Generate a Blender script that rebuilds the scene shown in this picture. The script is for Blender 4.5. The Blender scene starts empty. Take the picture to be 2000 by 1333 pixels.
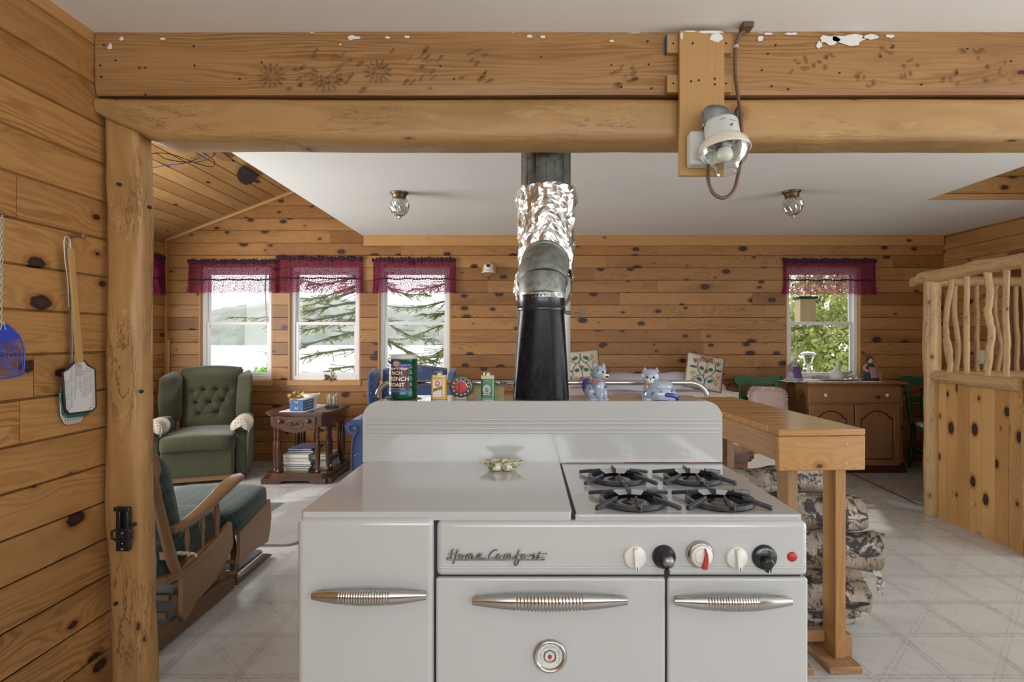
import bpy, math, random
from mathutils import Vector, Matrix, noise
PI = math.pi
random.seed(7)
SC = bpy.context.scene
COL = SC.collection
# ------------------------------------------------------------------ camera, world, light, exposure
cd = bpy.data.cameras.new('camera'); cam = bpy.data.objects.new('camera', cd); COL.objects.link(cam)
cam.location = (0, 0, 1.30); cam.rotation_euler = (PI/2, 0, 0)
cd.lens = 19.8; cd.sensor_width = 36; cd.shift_x = -0.0125; cd.shift_y = -0.00225
cd.clip_start = 0.05; cd.clip_end = 900
SC.camera = cam
SC.view_settings.view_transform = 'Standard'; SC.view_settings.look = 'None'
SC.view_settings.gamma = 1; SC.view_settings.use_curve_mapping = False
SC.view_settings.exposure = -0.20
SC.cycles.use_denoising = True
SC.cycles.max_bounces = 8; SC.cycles.diffuse_bounces = 5; SC.cycles.glossy_bounces = 4
SC.cycles.transparent_max_bounces = 24; SC.cycles.sample_clamp_indirect = 6
SC.cycles.caustics_reflective = False; SC.cycles.caustics_refractive = False
W = bpy.data.worlds.new('world'); SC.world = W; W.use_nodes = True
bg = W.node_tree.nodes['Background']; bg.inputs[0].default_value = (0.93, 0.97, 1.0, 1); bg.inputs[1].default_value = 3.0
def area(name, loc, rot, sx, sy, e, col=(1, 1, 1)):
    l = bpy.data.lights.new(name, 'AREA'); l.shape = 'RECTANGLE'; l.size = sx; l.size_y = sy; l.energy = e; l.color = col
    o = bpy.data.objects.new(name, l); o.location = loc; o.rotation_euler = rot; COL.objects.link(o); return o
# added fill lamps out of view, in place of daylight from unseen windows
area('kitchen_fill_lamp', (0.6, -2.3, 1.70), (PI/2 + 0.38, 0, 0), 4.0, 1.4, 92, (0.92, 0.97, 1.0))  # added lamp, tilted up to brighten the ceiling
area('right_fill_lamp', (4.3, 1.3, 1.5), (0, PI/2, 0), 1.6, 2.6, 34, (1.0, 0.97, 0.93))  # added lamp on the open right side, no glazing there
area('left_fill_lamp', (-3.74, 3.6, 1.45), (0, -PI/2, 0), 1.2, 1.9, 120, (1.0, 0.98, 0.95))  # added lamp in front of the unseen left window
sl = bpy.data.lights.new('sun', 'SUN'); sl.energy = 2.2; sl.angle = math.radians(1.5); sl.color = (1, 0.93, 0.82)
so = bpy.data.objects.new('sun', sl); so.rotation_euler = (math.radians(-52), 0, math.radians(-24)); so.location = (-3, 12, 8); COL.objects.link(so)

# ------------------------------------------------------------------ helpers
F = 1100.0
def P(px, py, Y):
    return Vector(((px - 1025) * Y / F, Y, 1.30 - (py - 662) * Y / F))
ROOTS = {}
def meta(o, label=None, cat=None, group=None, kind=None):
    if label: o['label'] = label
    if cat: o['category'] = cat
    if group: o['group'] = group
    if kind: o['kind'] = kind
    return o
def thing(name, label, cat, loc=(0, 0, 0), rz=0.0, group=None, local=False):
    o = bpy.data.objects.new(name, None); o.empty_display_size = 0.1
    o.location = loc; o.rotation_euler = (0, 0, rz); COL.objects.link(o)
    if not local: ROOTS[o.name] = Vector(loc)
    return meta(o, label, cat, group)
def rootoff(p):
    while p is not None:
        if p.name in ROOTS: return ROOTS[p.name]
        p = p.parent
    return Vector((0, 0, 0))
def copy_tree(o, parent=None):
    c = o.copy(); COL.objects.link(c)
    if parent is not None: c.parent = parent
    for ch in list(o.children): copy_tree(ch, c)
    return c
class MB:
    def __init__(s):
        s.v = []; s.f = []; s.uv = []; s.rn = []; s.mi = []; s.sm = []; s.T = Matrix.Identity(4)
    def add(s, vs, fs, uvs=None, rn=None, m=0, smooth=False):
        b = len(s.v)
        for p in vs: s.v.append(s.T @ Vector(p))
        r = random.random() if rn is None else rn
        for i, f in enumerate(fs):
            s.f.append([b + k for k in f])
            s.uv.append(uvs[i] if uvs else [(vs[k][0], vs[k][2]) for k in f])
            s.rn.append(r); s.mi.append(m); s.sm.append(smooth)
        return s
    def box(s, a, b, m=0, rn=None, ax=None):
        x0, x1 = min(a[0], b[0]), max(a[0], b[0]); y0, y1 = min(a[1], b[1]), max(a[1], b[1]); z0, z1 = min(a[2], b[2]), max(a[2], b[2])
        vs = [(x, y, z) for z in (z0, z1) for y in (y0, y1) for x in (x0, x1)]
        fs = [(0, 2, 3, 1), (4, 5, 7, 6), (0, 1, 5, 4), (2, 6, 7, 3), (0, 4, 6, 2), (1, 3, 7, 5)]
        na = [2, 2, 1, 1, 0, 0]
        d = (x1 - x0, y1 - y0, z1 - z0)
        L = d.index(max(d)) if ax is None else ax
        ou, ov = random.random() * 40, random.random() * 40
        uvs = []
        for f, n in zip(fs, na):
            o = [k for k in (0, 1, 2) if k != n]
            u, v = (L, [k for k in o if k != L][0]) if L in o else (o[0], o[1])
            uvs.append([(vs[k][u] + ou, vs[k][v] + ov) for k in f])
        return s.add(vs, fs, uvs, rn, m)
    def grid(s, fn, nu, nv, m=0, smooth=True, cu=False, cv=False, uvs=(1, 1), rn=None):
        """fn(a,b)->point with a,b in 0..1"""
        U = nu if cu else nu + 1; V = nv if cv else nv + 1
        vs = [fn(i / nu, j / nv) for j in range(V) for i in range(U)]
        ou, ov = random.random() * 20, random.random() * 20
        fs = []; uv = []
        for j in range(nv):
            for i in range(nu):
                i2 = (i + 1) % U; j2 = (j + 1) % V
                fs.append((j * U + i, j * U + i2, j2 * U + i2, j2 * U + i))
                uv.append([((i + a) / nu * uvs[0] + ou, (j + b) / nv * uvs[1] + ov) for a, b in ((0, 0), (1, 0), (1, 1), (0, 1))])
        return s.add(vs, fs, uv, rn, m, smooth)
    def tube(s, pts, r, n=8, m=0, caps=True, capm=None, smooth=True, closed=False, flat=1.0, wob=0.0, ou=None):
        pts = [Vector(p) for p in pts]; N = len(pts)
        R = [r] * N if not isinstance(r, (list, tuple)) else r
        vs = []; prev = None; lens = [0]
        for i in range(1, N): lens.append(lens[-1] + (pts[i] - pts[i-1]).length)
        for i in range(N):
            if closed: t = pts[(i+1) % N] - pts[i-1]
            else: t = pts[min(i+1, N-1)] - pts[max(i-1, 0)]
            t.normalize()
            if prev is None:
                a = Vector((0, 0, 1)) if abs(t.z) < 0.9 else Vector((0, 1, 0))
                u = t.cross(a).normalized()
            else:
                u = (prev - t * prev.dot(t)).normalized()
            prev = u; w = t.cross(u)
            for k in range(n):
                an = 2 * PI * k / n
                rr = R[i] * (1 + wob * noise.noise(Vector((math.cos(an) * 1.3, math.sin(an) * 1.3, lens[i] * 6 + R[0] * 990))))
                vs.append(pts[i] + u * math.cos(an) * rr + w * math.sin(an) * rr * flat)
        fs = []; uv = []; o = (random.random() * 30, random.random() * 30)
        M = N if closed else N - 1
        for i in range(M):
            i2 = (i + 1) % N
            for k in range(n):
                k2 = (k + 1) % n
                fs.append((i*n + k, i*n + k2, i2*n + k2, i2*n + k))
                c = 2 * PI * R[i] / n; L1 = lens[i+1] if i + 1 < N else lens[-1] + 0.01
                uv.append([(lens[i] + o[0], k*c + o[1]), (lens[i] + o[0], (k+1)*c + o[1]), (L1 + o[0], (k+1)*c + o[1]), (L1 + o[0], k*c + o[1])])
        s.add(vs, fs, uv, None, m, smooth)
        if caps and not closed:
            cm = m if capm is None else capm
            for i, rev in ((0, True), (N-1, False)):
                ring = [vs[i*n + k] for k in range(n)]
                f = list(range(n));
                if rev: f.reverse()
                s.add(ring, [f], [[(math.cos(2*PI*k/n) * R[i] + o[0], math.sin(2*PI*k/n) * R[i] + o[1]) for k in f]], None, cm, False)
        return s
    def lathe(s, prof, c=(0, 0, 0), n=24, m=0, ax='z', smooth=True, caps=True):
        c = Vector(c)
        def pt(r, h, a):
            x, y = math.cos(a) * r, math.sin(a) * r
            if ax == 'z': return c + Vector((x, y, h))
            if ax == 'y': return c + Vector((x, h, y))
            return c + Vector((h, x, y))
        vs = [pt(max(r, 1e-5), h, 2*PI*k/n) for r, h in prof for k in range(n)]
        fs = []; uv = []; o = random.random() * 9
        for i in range(len(prof) - 1):
            for k in range(n):
                k2 = (k+1) % n
                fs.append((i*n+k, i*n+k2, (i+1)*n+k2, (i+1)*n+k))
                h0, h1 = prof[i][1] + prof[i][0]*.5, prof[i+1][1] + prof[i+1][0]*.5
                c0 = 0.03
                uv.append([(h0+o, k*c0), (h0+o, (k+1)*c0), (h1+o, (k+1)*c0), (h1+o, k*c0)])
        s.add(vs, fs, uv, None, m, smooth)
        if caps:
            for i in (0, len(prof)-1):
                if prof[i][0] > 1e-4:
                    s.add([vs[i*n+k] for k in range(n)], [list(range(n))], None, None, m, False)
        return s
    def pad(s, c, d, e=0.4, n=20, m=0, e2=None, fn=None):
        """rounded block centred c, full size d"""
        e2 = e if e2 is None else e2
        def sp(x, p): return math.copysign(abs(x) ** p, x)
        def g(a, b):
            th = -PI + 2*PI*a; ph = -PI/2 + PI*b
            x = sp(math.cos(ph), e2) * sp(math.cos(th), e); y = sp(math.cos(ph), e2) * sp(math.sin(th), e); z = sp(math.sin(ph), e2)
            p = Vector((c[0] + x*d[0]/2, c[1] + y*d[1]/2, c[2] + z*d[2]/2))
            return fn(p) if fn else p
        return s.grid(g, n*2, n, m, True, cu=True, uvs=((d[0]+d[1])*2, d[2]+d[1]))
    def prism(s, out, ax, c0, c1, m=0, smooth=False):
        """outline (a,b) in the plane normal to ax, extruded c0..c1"""
        def pt(a, b, c): return {'x': (c, a, b), 'y': (a, c, b), 'z': (a, b, c)}[ax]
        n = len(out); vs = [pt(a, b, c0) for a, b in out] + [pt(a, b, c1) for a, b in out]
        ou, ov = random.random()*20, random.random()*20
        aa = [a for a, b in out]; bb = [b for a, b in out]
        sw = (max(bb)-min(bb)) > (max(aa)-min(aa))
        U = (lambda p: (p[1]+ou, p[0]+ov)) if sw else (lambda p: (p[0]+ou, p[1]+ov))
        rn = random.random()
        s.add(vs, [list(range(n))[::-1], list(range(n, 2*n))], [[U(out[k]) for k in range(n)][::-1], [U(o) for o in out]], rn, m)
        fs = []; uv = []
        L = 0
        for k in range(n):
            k2 = (k+1) % n; d = math.dist(out[k], out[k2])
            fs.append((k, k2, n+k2, n+k)); uv.append([(L+ou, ov), (L+d+ou, ov), (L+d+ou, ov+abs(c1-c0)), (L+ou, ov+abs(c1-c0))]); L += d
        s.add(vs, fs, uv, rn, m, smooth)
        return s
    def build(s, name, mats, parent=None, bevel=0, seg=2, sub=0, fix=False, label=None):
        me = bpy.data.meshes.new(name)
        off = rootoff(parent)
        me.from_pydata([p - off for p in s.v], [], s.f)
        if not isinstance(mats, (list, tuple)): mats = [mats]
        for m in mats: me.materials.append(m)
        uvl = me.uv_layers.new(name='UVMap'); rl = me.uv_layers.new(name='rnd')
        fl = []; rr = []
        for u, r in zip(s.uv, s.rn):
            for a in u: fl += [a[0], a[1]]; rr += [r, 0.0]
        uvl.data.foreach_set('uv', fl); rl.data.foreach_set('uv', rr)
        me.polygons.foreach_set('material_index', s.mi); me.polygons.foreach_set('use_smooth', s.sm)
        me.update()
        if fix: me.validate()
        o = bpy.data.objects.new(name, me); COL.objects.link(o)
        if parent is not None: o.parent = parent
        if bevel:
            b = o.modifiers.new('bevel', 'BEVEL'); b.width = bevel; b.segments = seg; b.limit_method = 'ANGLE'; b.angle_limit = math.radians(40)
            b.harden_normals = False
            for p in me.polygons: p.use_smooth = True
            if hasattr(me, 'set_sharp_from_angle'): me.set_sharp_from_angle(angle=math.radians(50))
        if sub:
            b = o.modifiers.new('sub', 'SUBSURF'); b.levels = sub; b.render_levels = sub
        if label: o['label'] = label
        return o
def mk(): return MB()
def arc(cx, cy, r, a0, a1, n=6, ry=None):
    ry = r if ry is None else ry
    return [(cx + r*math.cos(math.radians(a0 + (a1-a0)*i/n)), cy + ry*math.sin(math.radians(a0 + (a1-a0)*i/n))) for i in range(n+1)]
def rrect(x0, x1, y0, y1, r, n=5, corners=(1, 1, 1, 1)):
    o = []
    for (cx, cy, a, k) in ((x1-r, y1-r, 0, corners[0]), (x0+r, y1-r, 90, corners[1]), (x0+r, y0+r, 180, corners[2]), (x1-r, y0+r, 270, corners[3])):
        if k: o += arc(cx, cy, r, a, a+90, n)
        else: o.append((x1 if a in (0, 270) else x0, y1 if a in (0, 90) else y0))
    return o
def smooth_path(pts, k=6):
    pts = [Vector(p) for p in pts]; out = []
    for i in range(len(pts)-1):
        p0 = pts[max(i-1, 0)]; p1 = pts[i]; p2 = pts[i+1]; p3 = pts[min(i+2, len(pts)-1)]
        for j in range(k):
            t = j/k
            out.append(0.5*((2*p1) + (p2-p0)*t + (2*p0-5*p1+4*p2-p3)*t*t + (3*p1-p0-3*p2+p3)*t**3))
    out.append(pts[-1]); return out
def text_tris(txt, size=1.0, bold=0.0, sp=1.0):
    c = bpy.data.curves.new('t', 'FONT'); c.body = txt; c.size = size; c.align_x = 'CENTER'; c.offset = bold; c.space_character = sp
    o = bpy.data.objects.new('t', c); COL.objects.link(o)
    dg = bpy.context.evaluated_depsgraph_get(); dg.update()
    me = bpy.data.meshes.new_from_object(o.evaluated_get(dg))
    me.calc_loop_triangles()
    v = [tuple(x.co) for x in me.vertices]; t = [tuple(x.vertices) for x in me.loop_triangles]
    bpy.data.objects.remove(o); bpy.data.curves.remove(c); bpy.data.meshes.remove(me)
    return v, t
def add_text(mb, txt, size, fn, m=0, bold=0.0, sp=1.0, wmax=None):
    v, t = text_tris(txt, size, bold, sp)
    if not v: return
    k = 1.0
    if wmax:
        w = max(p[0] for p in v) - min(p[0] for p in v)
        k = wmax / w
    mb.add([fn(p[0]*k, p[1]) for p in v], t, None, 0.5, m)
# ------------------------------------------------------------------ materials
class NT:
    def __init__(s, name):
        s.mat = bpy.data.materials.new(name); s.mat.use_nodes = True
        s.t = s.mat.node_tree; s.b = s.t.nodes['Principled BSDF']; s.out = s.t.nodes['Material Output']
    def n(s, ty, **k):
        x = s.t.nodes.new(ty)
        for a, v in k.items():
            if a.startswith('i_'): s.put(x.inputs[int(a[2:]) if a[2:].isdigit() else a[2:]], v)
            else: setattr(x, a, v)
        return x
    def put(s, sock, v):
        if isinstance(v, bpy.types.NodeSocket): s.t.links.new(v, sock)
        elif isinstance(v, bpy.types.Node): s.t.links.new(v.outputs[0], sock)
        elif isinstance(v, (tuple, list)) and sock.type == 'RGBA' and len(v) == 3: sock.default_value = (*v, 1)
        else: sock.default_value = v
    def m(s, op, a, b=0.0, c=0.0, clamp=False):
        x = s.n('ShaderNodeMath', operation=op, use_clamp=clamp); s.put(x.inputs[0], a); s.put(x.inputs[1], b)
        if len(x.inputs) > 2: s.put(x.inputs[2], c)
        return x.outputs[0]
    def vm(s, op, a, b=(0, 0, 0)):
        x = s.n('ShaderNodeVectorMath', operation=op); s.put(x.inputs[0], a); s.put(x.inputs[1], b)
        return x.outputs['Value'] if op in ('LENGTH', 'DISTANCE', 'DOT_PRODUCT') else x.outputs[0]
    def mix(s, f, a, b, blend='MIX'):
        x = s.n('ShaderNodeMix', data_type='RGBA', blend_type=blend); s.put(x.inputs[0], f); s.put(x.inputs[6], a); s.put(x.inputs[7], b)
        return x.outputs[2]
    def mr(s, v, a, b, c=0.0, d=1.0, it='LINEAR'):
        x = s.n('ShaderNodeMapRange', interpolation_type=it); s.put(x.inputs[0], v)
        for i, q in enumerate((a, b, c, d)): s.put(x.inputs[i+1], q)
        return x.outputs[0]
    def noise(s, v, scale=1, det=2, rough=0.5, dim='3D', dist=0):
        x = s.n('ShaderNodeTexNoise', noise_dimensions=dim); s.put(x.inputs['Vector'], v); x.inputs['Scale'].default_value = scale
        x.inputs['Detail'].default_value = det; x.inputs['Roughness'].default_value = rough; x.inputs['Distortion'].default_value = dist
        return x.outputs['Fac']
    def uv(s): return s.n('ShaderNodeUVMap', uv_map='UVMap').outputs[0]
    def rnd(s):
        x = s.n('ShaderNodeSeparateXYZ'); s.put(x.inputs[0], s.n('ShaderNodeUVMap', uv_map='rnd').outputs[0]); return x.outputs[0]
    def sep(s, v):
        x = s.n('ShaderNodeSeparateXYZ'); s.put(x.inputs[0], v); return x.outputs
    def comb(s, a, b, c=0.0):
        x = s.n('ShaderNodeCombineXYZ'); s.put(x.inputs[0], a); s.put(x.inputs[1], b); s.put(x.inputs[2], c); return x.outputs[0]
    def objc(s): return s.n('ShaderNodeTexCoord').outputs['Object']
    def pos(s): return s.n('ShaderNodeNewGeometry').outputs['Position']
    def bump(s, h, strength=0.3, dist=0.002):
        x = s.n('ShaderNodeBump'); x.inputs['Strength'].default_value = strength; x.inputs['Distance'].default_value = dist
        s.put(x.inputs['Height'], h); s.put(s.b.inputs['Normal'], x.outputs[0])
    def set(s, **k):
        names = dict(col='Base Color', rough='Roughness', metal='Metallic', spec='Specular IOR Level', coat='Coat Weight', sheen='Sheen Weight', alpha='Alpha', trans='Transmission Weight', coatr='Coat Roughness', sub='Subsurface Weight')
        for a, v in k.items(): s.put(s.b.inputs[names[a]], v)
        return s
def wood(name, light, dark, knot=(0.022, 0.010, 0.007), kx=2.2, ky=7.5, rmax=0.017, thr=0.4, ring=60, amp=5, tint=0.35, rough=0.42, halo=(0.22, 0.075, 0.018), stain=0.25, stainc=None, coat=0.0, paint=None, crack=0.0, contrast=0.5, fib=0.25):
    s = NT(name); uv = s.uv(); rn = s.rnd()
    u, v, _ = s.sep(uv)
    su = s.m('ADD', u, s.m('MULTIPLY', rn, 37.0)); sv = s.m('ADD', v, s.m('MULTIPLY', rn, 11.0))
    q = s.comb(su, sv)
    nd = s.noise(s.vm('MULTIPLY', q, (1.1, 8, 1)), 1, 3, 0.55)
    vor = s.n('ShaderNodeTexVoronoi', voronoi_dimensions='2D', feature='F1'); s.put(vor.inputs['Vector'], s.vm('MULTIPLY', q, (kx, ky, 1))); vor.inputs['Scale'].default_value = 1.0
    vp = s.vm('DIVIDE', vor.outputs['Position'], (kx, ky, 1))
    wv = s.m('MULTIPLY', s.m('SUBTRACT', s.noise(s.vm('MULTIPLY', q, (55, 75, 1)), 1, 3), 0.5), 0.012)
    dl = s.vm('MULTIPLY', s.vm('SUBTRACT', q, vp), (0.58, 1.0, 0))
    d = s.m('ADD', s.vm('LENGTH', dl), wv)
    cr = s.sep(vor.outputs['Color'])
    r = s.m('MULTIPLY', s.m('POWER', s.mr(cr[0], thr, 1.0), 1.35), rmax)
    has = s.mr(r, 0.001, 0.004)
    infl = s.m('MULTIPLY', has, s.m('EXPONENT', s.m('MULTIPLY', d, -26.0)))
    ph = s.m('ADD', s.m('ADD', s.m('MULTIPLY', sv, ring), s.m('MULTIPLY', nd, amp)), s.m('MULTIPLY', infl, 5.0))
    g = s.m('ADD', s.m('MULTIPLY', s.m('SINE', s.m('MULTIPLY', ph, 6.283)), 0.5), 0.5)
    g = s.m('MULTIPLY', s.m('POWER', g, 1.6), s.mr(s.noise(s.vm('MULTIPLY', q, (1.3, 6, 1)), 1, 2), 0.35, 0.65, 0.25, 1.15))
    fb = s.noise(s.vm('MULTIPLY', q, (5, 260, 1)), 1, 2, 0.6)
    bl = s.noise(s.vm('MULTIPLY', q, (0.9, 5, 1)), 1, 3, 0.6)
    f = s.m('ADD', s.m('MULTIPLY', g, contrast), s.m('MULTIPLY', s.m('SUBTRACT', fb, 0.5), fib * 2), clamp=True)
    c = s.mix(f, light, dark)
    # board to board tone
    tn = s.m('SUBTRACT', s.m('FRACT', s.m('MULTIPLY', rn, 7.13)), 0.5)
    c = s.mix(s.m('MULTIPLY', s.m('ABSOLUTE', tn), tint * 1.6), c, s.mix(s.m('GREATER_THAN', tn, 0.0), dark, light))
    sc = stainc or tuple(x * 0.62 for x in dark)
    c = s.mix(s.m('MULTIPLY', s.mr(bl, 0.5, 0.75), stain), c, sc)
    if crack:
        ck = s.noise(s.vm('MULTIPLY', q, (4.5, 42, 1)), 1, 5, 0.7, dist=0.35)
        ckm = s.m('MULTIPLY', s.mr(s.m('ABSOLUTE', s.m('SUBTRACT', ck, 0.5)), 0.008, 0.03, 1, 0), s.mr(s.noise(s.vm('MULTIPLY', q, (2.3, 7, 1)), 1, 1), 0.46, 0.58))
        c = s.mix(s.m('MULTIPLY', ckm, crack), c, (0.07, 0.03, 0.012))
        pm = s.mr(s.noise(s.vm('MULTIPLY', q, (6, 34, 1)), 1, 4, 0.7), 0.60, 0.65)
        c = s.mix(s.m('MULTIPLY', pm, crack * 0.55), c, (0.62, 0.42, 0.22))
    hm = s.m('MULTIPLY', has, s.mr(d, r, s.m('ADD', r, 0.016), 1, 0, 'SMOOTHSTEP'))
    c = s.mix(s.m('MULTIPLY', hm, 0.6), c, halo)
    km = s.m('MULTIPLY', has, s.mr(d, s.m('MULTIPLY', r, 0.72), r, 1, 0, 'SMOOTHSTEP'))
    kin = s.mr(d, 0.0, s.m('MULTIPLY', r, 0.7), 0, 1)
    c = s.mix(km, c, s.mix(kin, tuple(x*2.6 for x in knot), knot))
    if paint:      # wall paint daubed along the top edge
        pz = s.sep(s.pos())
        pn = s.noise(s.vm('MULTIPLY', s.pos(), (9, 9, 26)), 1, 4, 0.7)
        pm = s.m('GREATER_THAN', s.m('ADD', pn, s.mr(pz[2], paint - 0.035, paint, -0.33, -0.02)), 0.57)
        c = s.mix(pm, c, (0.75, 0.73, 0.70))
    s.set(col=c, rough=rough, spec=0.35)
    if coat: s.set(coat=coat, coatr=0.12)
    s.bump(s.m('ADD', s.m('MULTIPLY', g, 0.4), s.m('MULTIPLY', fb, 0.6)), 0.12, 0.0012)
    return s.mat
def plain(name, col, rough=0.5, metal=0.0, var=0.0, vs=8, bump=0.0, bs=60, spec=0.5, coat=0, sheen=0, col2=None):
    s = NT(name); s.set(rough=rough, metal=metal, spec=spec, coat=coat, sheen=sheen)
    c = col
    if var or col2:
        nz = s.noise(s.objc(), vs, 4, 0.6)
        c = s.mix(s.mr(nz, 0.35, 0.65), col, col2 or tuple(x*(1-var) for x in col))
    s.set(col=c)
    if bump: s.bump(s.noise(s.objc(), bs, 3, 0.6), bump, 0.002)
    return s.mat
def fabric(name, a, b, sc=500, weave=0.5, rough=0.9, speck=None, blot=0.2):
    s = NT(name); o = s.objc()
    x, y, z = s.sep(o)
    w1 = s.m('SINE', s.m('MULTIPLY', s.m('ADD', x, y), sc)); w2 = s.m('SINE', s.m('MULTIPLY', s.m('ADD', z, y), sc))
    w = s.m('ADD', s.m('MULTIPLY', s.m('MULTIPLY', w1, w2), 0.25), 0.5)
    nz = s.noise(o, 130, 3, 0.7)
    f = s.m('ADD', s.m('MULTIPLY', w, weave), s.m('MULTIPLY', nz, 1 - weave), clamp=True)
    c = s.mix(s.mr(f, 0.3, 0.7), a, b)
    c = s.mix(s.m('MULTIPLY', s.mr(s.noise(o, 5, 3), 0.45, 0.7), blot), c, tuple(q*0.6 for q in a))
    if speck:
        vo = s.n('ShaderNodeTexVoronoi', feature='F1'); s.put(vo.inputs['Vector'], o); vo.inputs['Scale'].default_value = 22
        c = s.mix(s.m('LESS_THAN', vo.outputs['Distance'], 0.13), c, speck)
    s.set(col=c, rough=rough, spec=0.15, sheen=0.25)
    s.bump(f, 0.4, 0.0015)
    return s.mat
MAT = {}
MAT['wall'] = wood('knotty_pine_boards', (0.40, 0.20, 0.067), (0.20, 0.078, 0.021), tint=0.9, thr=0.30, kx=3.0, rmax=0.034, contrast=0.6, stain=0.55, ring=34, amp=9)
MAT['wall_near'] = wood('knotty_pine_boards_near', (0.43, 0.22, 0.074), (0.235, 0.098, 0.028), tint=0.55, rmax=0.027, thr=0.30, kx=2.6, contrast=0.8, stain=0.4, ring=32, amp=9)
MAT['slope'] = wood('pine_ceiling_boards', (0.48, 0.28, 0.115), (0.30, 0.14, 0.046), tint=0.8, thr=0.4, rmax=0.026, stain=0.45, ring=34, amp=9)
MAT['panel'] = wood('pine_stair_boards', (0.54, 0.315, 0.12), (0.34, 0.155, 0.048), tint=0.7, rmax=0.032, thr=0.3, kx=3, ky=9, contrast=0.6, stain=0.4)
MAT['trim'] = wood('pine_trim', (0.50, 0.27, 0.10), (0.36, 0.165, 0.055), thr=0.8)
MAT['board'] = wood('clean_pine_board', (0.46, 0.265, 0.10), (0.36, 0.185, 0.062), thr=0.75, contrast=0.35, stain=0.1)
MAT['beam'] = wood('stained_beam', (0.40, 0.225, 0.088), (0.23, 0.105, 0.034), kx=1.6, ky=4.5, rmax=0.012, thr=0.3, stain=0.8, stainc=(0.17, 0.075, 0.026), paint=2.391, ring=42, amp=8, contrast=0.85)
MAT['log'] = wood('peeled_log', (0.43, 0.24, 0.092), (0.26, 0.12, 0.038), kx=1.8, ky=4.5, rmax=0.011, thr=0.35, crack=0.65, ring=26, contrast=0.35, stain=0.5)
MAT['rail'] = wood('pale_peeled_poles', (0.47, 0.305, 0.145), (0.32, 0.175, 0.07), kx=5, ky=8, rmax=0.008, thr=0.4, crack=0.5, ring=30, contrast=0.3, stain=0.25)
MAT['table'] = wood('varnished_pine_table', (0.42, 0.225, 0.078), (0.28, 0.125, 0.036), thr=0.55, ring=50, amp=7, rough=0.3, coat=0.25)
MAT['table_dark'] = wood('aged_pine', (0.33, 0.19, 0.095), (0.19, 0.085, 0.032), thr=0.5, ring=40, amp=6, rough=0.45)
MAT['cab'] = wood('brown_pine_cabinet', (0.33, 0.165, 0.07), (0.19, 0.082, 0.030), kx=3, ky=5, rmax=0.014, thr=0.5, rough=0.4)
MAT['cab_dark'] = wood('dark_base_wood', (0.09, 0.025, 0.014), (0.04, 0.012, 0.008), thr=0.9, rough=0.35)
MAT['walnut'] = wood('dark_walnut', (0.085, 0.034, 0.017), (0.03, 0.012, 0.007), thr=0.95, ring=70, rough=0.22, coat=0.4)
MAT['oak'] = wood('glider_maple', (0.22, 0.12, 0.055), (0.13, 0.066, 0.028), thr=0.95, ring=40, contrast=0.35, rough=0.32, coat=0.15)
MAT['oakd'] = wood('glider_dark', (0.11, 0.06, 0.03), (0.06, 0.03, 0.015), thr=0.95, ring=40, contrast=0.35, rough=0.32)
MAT['redwood'] = wood('red_door_wood', (0.20, 0.07, 0.03), (0.10, 0.03, 0.014), thr=0.8)
MAT['endgrain'] = plain('split_wood', (0.50, 0.33, 0.17), 0.8, var=0.4, vs=25, bump=0.4)
MAT['ceil'] = plain('ceiling_paint', (0.85, 0.84, 0.815), 0.9, var=0.03, vs=2, spec=0.2)
MAT['enamel'] = plain('white_enamel', (0.47, 0.475, 0.47), 0.14, var=0.02, vs=3, spec=0.6, coat=0.3)
MAT['gap'] = plain('dark_gap', (0.01, 0.012, 0.015), 0.6)
MAT['vinyl'] = plain('white_vinyl', (0.74, 0.74, 0.73), 0.4)
MAT['chrome'] = plain('chrome', (0.50, 0.49, 0.475), 0.15, 1.0)
MAT['chromed'] = plain('worn_chrome', (0.30, 0.29, 0.26), 0.25, 1.0, var=0.4, vs=60)
MAT['iron'] = plain('black_cast_iron', (0.018, 0.02, 0.026), 0.3, 0.0, bump=0.2, bs=150, spec=0.7, col2=(0.05, 0.055, 0.07), vs=60)
MAT['black'] = plain('black_plastic', (0.012, 0.013, 0.016), 0.25)
MAT['blackmat'] = plain('black_matte', (0.02, 0.02, 0.02), 0.7)
MAT['whitep'] = plain('white_plastic', (0.72, 0.71, 0.67), 0.35)
MAT['red'] = plain('red_paint', (0.42, 0.025, 0.02), 0.4)
MAT['brownpipe'] = plain('brown_tubing', (0.13, 0.075, 0.045), 0.45)
MAT['brass'] = plain('antique_brass', (0.15, 0.11, 0.06), 0.4, 0.8)
MAT['capbrass'] = plain('pale_brass', (0.34, 0.29, 0.18), 0.35, 0.8)
MAT['steelgrey'] = plain('grey_sheet_steel', (0.33, 0.34, 0.35), 0.4, 0.85, var=0.5, vs=14)
MAT['green'] = plain('green_painted_wood', (0.018, 0.11, 0.045), 0.35, var=0.2)
MAT['pinkcloth'] = fabric('pink_ruffled_cloth', (0.52, 0.38, 0.35), (0.62, 0.48, 0.45), speck=(0.30, 0.20, 0.20))
MAT['cream'] = fabric('cream_slipcover', (0.62, 0.58, 0.50), (0.72, 0.68, 0.60))
MAT['lilac'] = fabric('lilac_throw', (0.46, 0.44, 0.52), (0.58, 0.57, 0.64), sc=250, weave=0.2)
MAT['rose'] = fabric('rose_damask', (0.50, 0.38, 0.42), (0.62, 0.52, 0.55), sc=120, weave=0.3, blot=0.4)
MAT['greenfab'] = fabric('olive_tweed', (0.026, 0.027, 0.014), (0.085, 0.085, 0.048), sc=700, weave=0.35)
MAT['blue'] = fabric('blue_upholstery', (0.035, 0.055, 0.135), (0.068, 0.10, 0.205), sc=900, weave=0.2, speck=(0.40, 0.36, 0.34))
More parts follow.
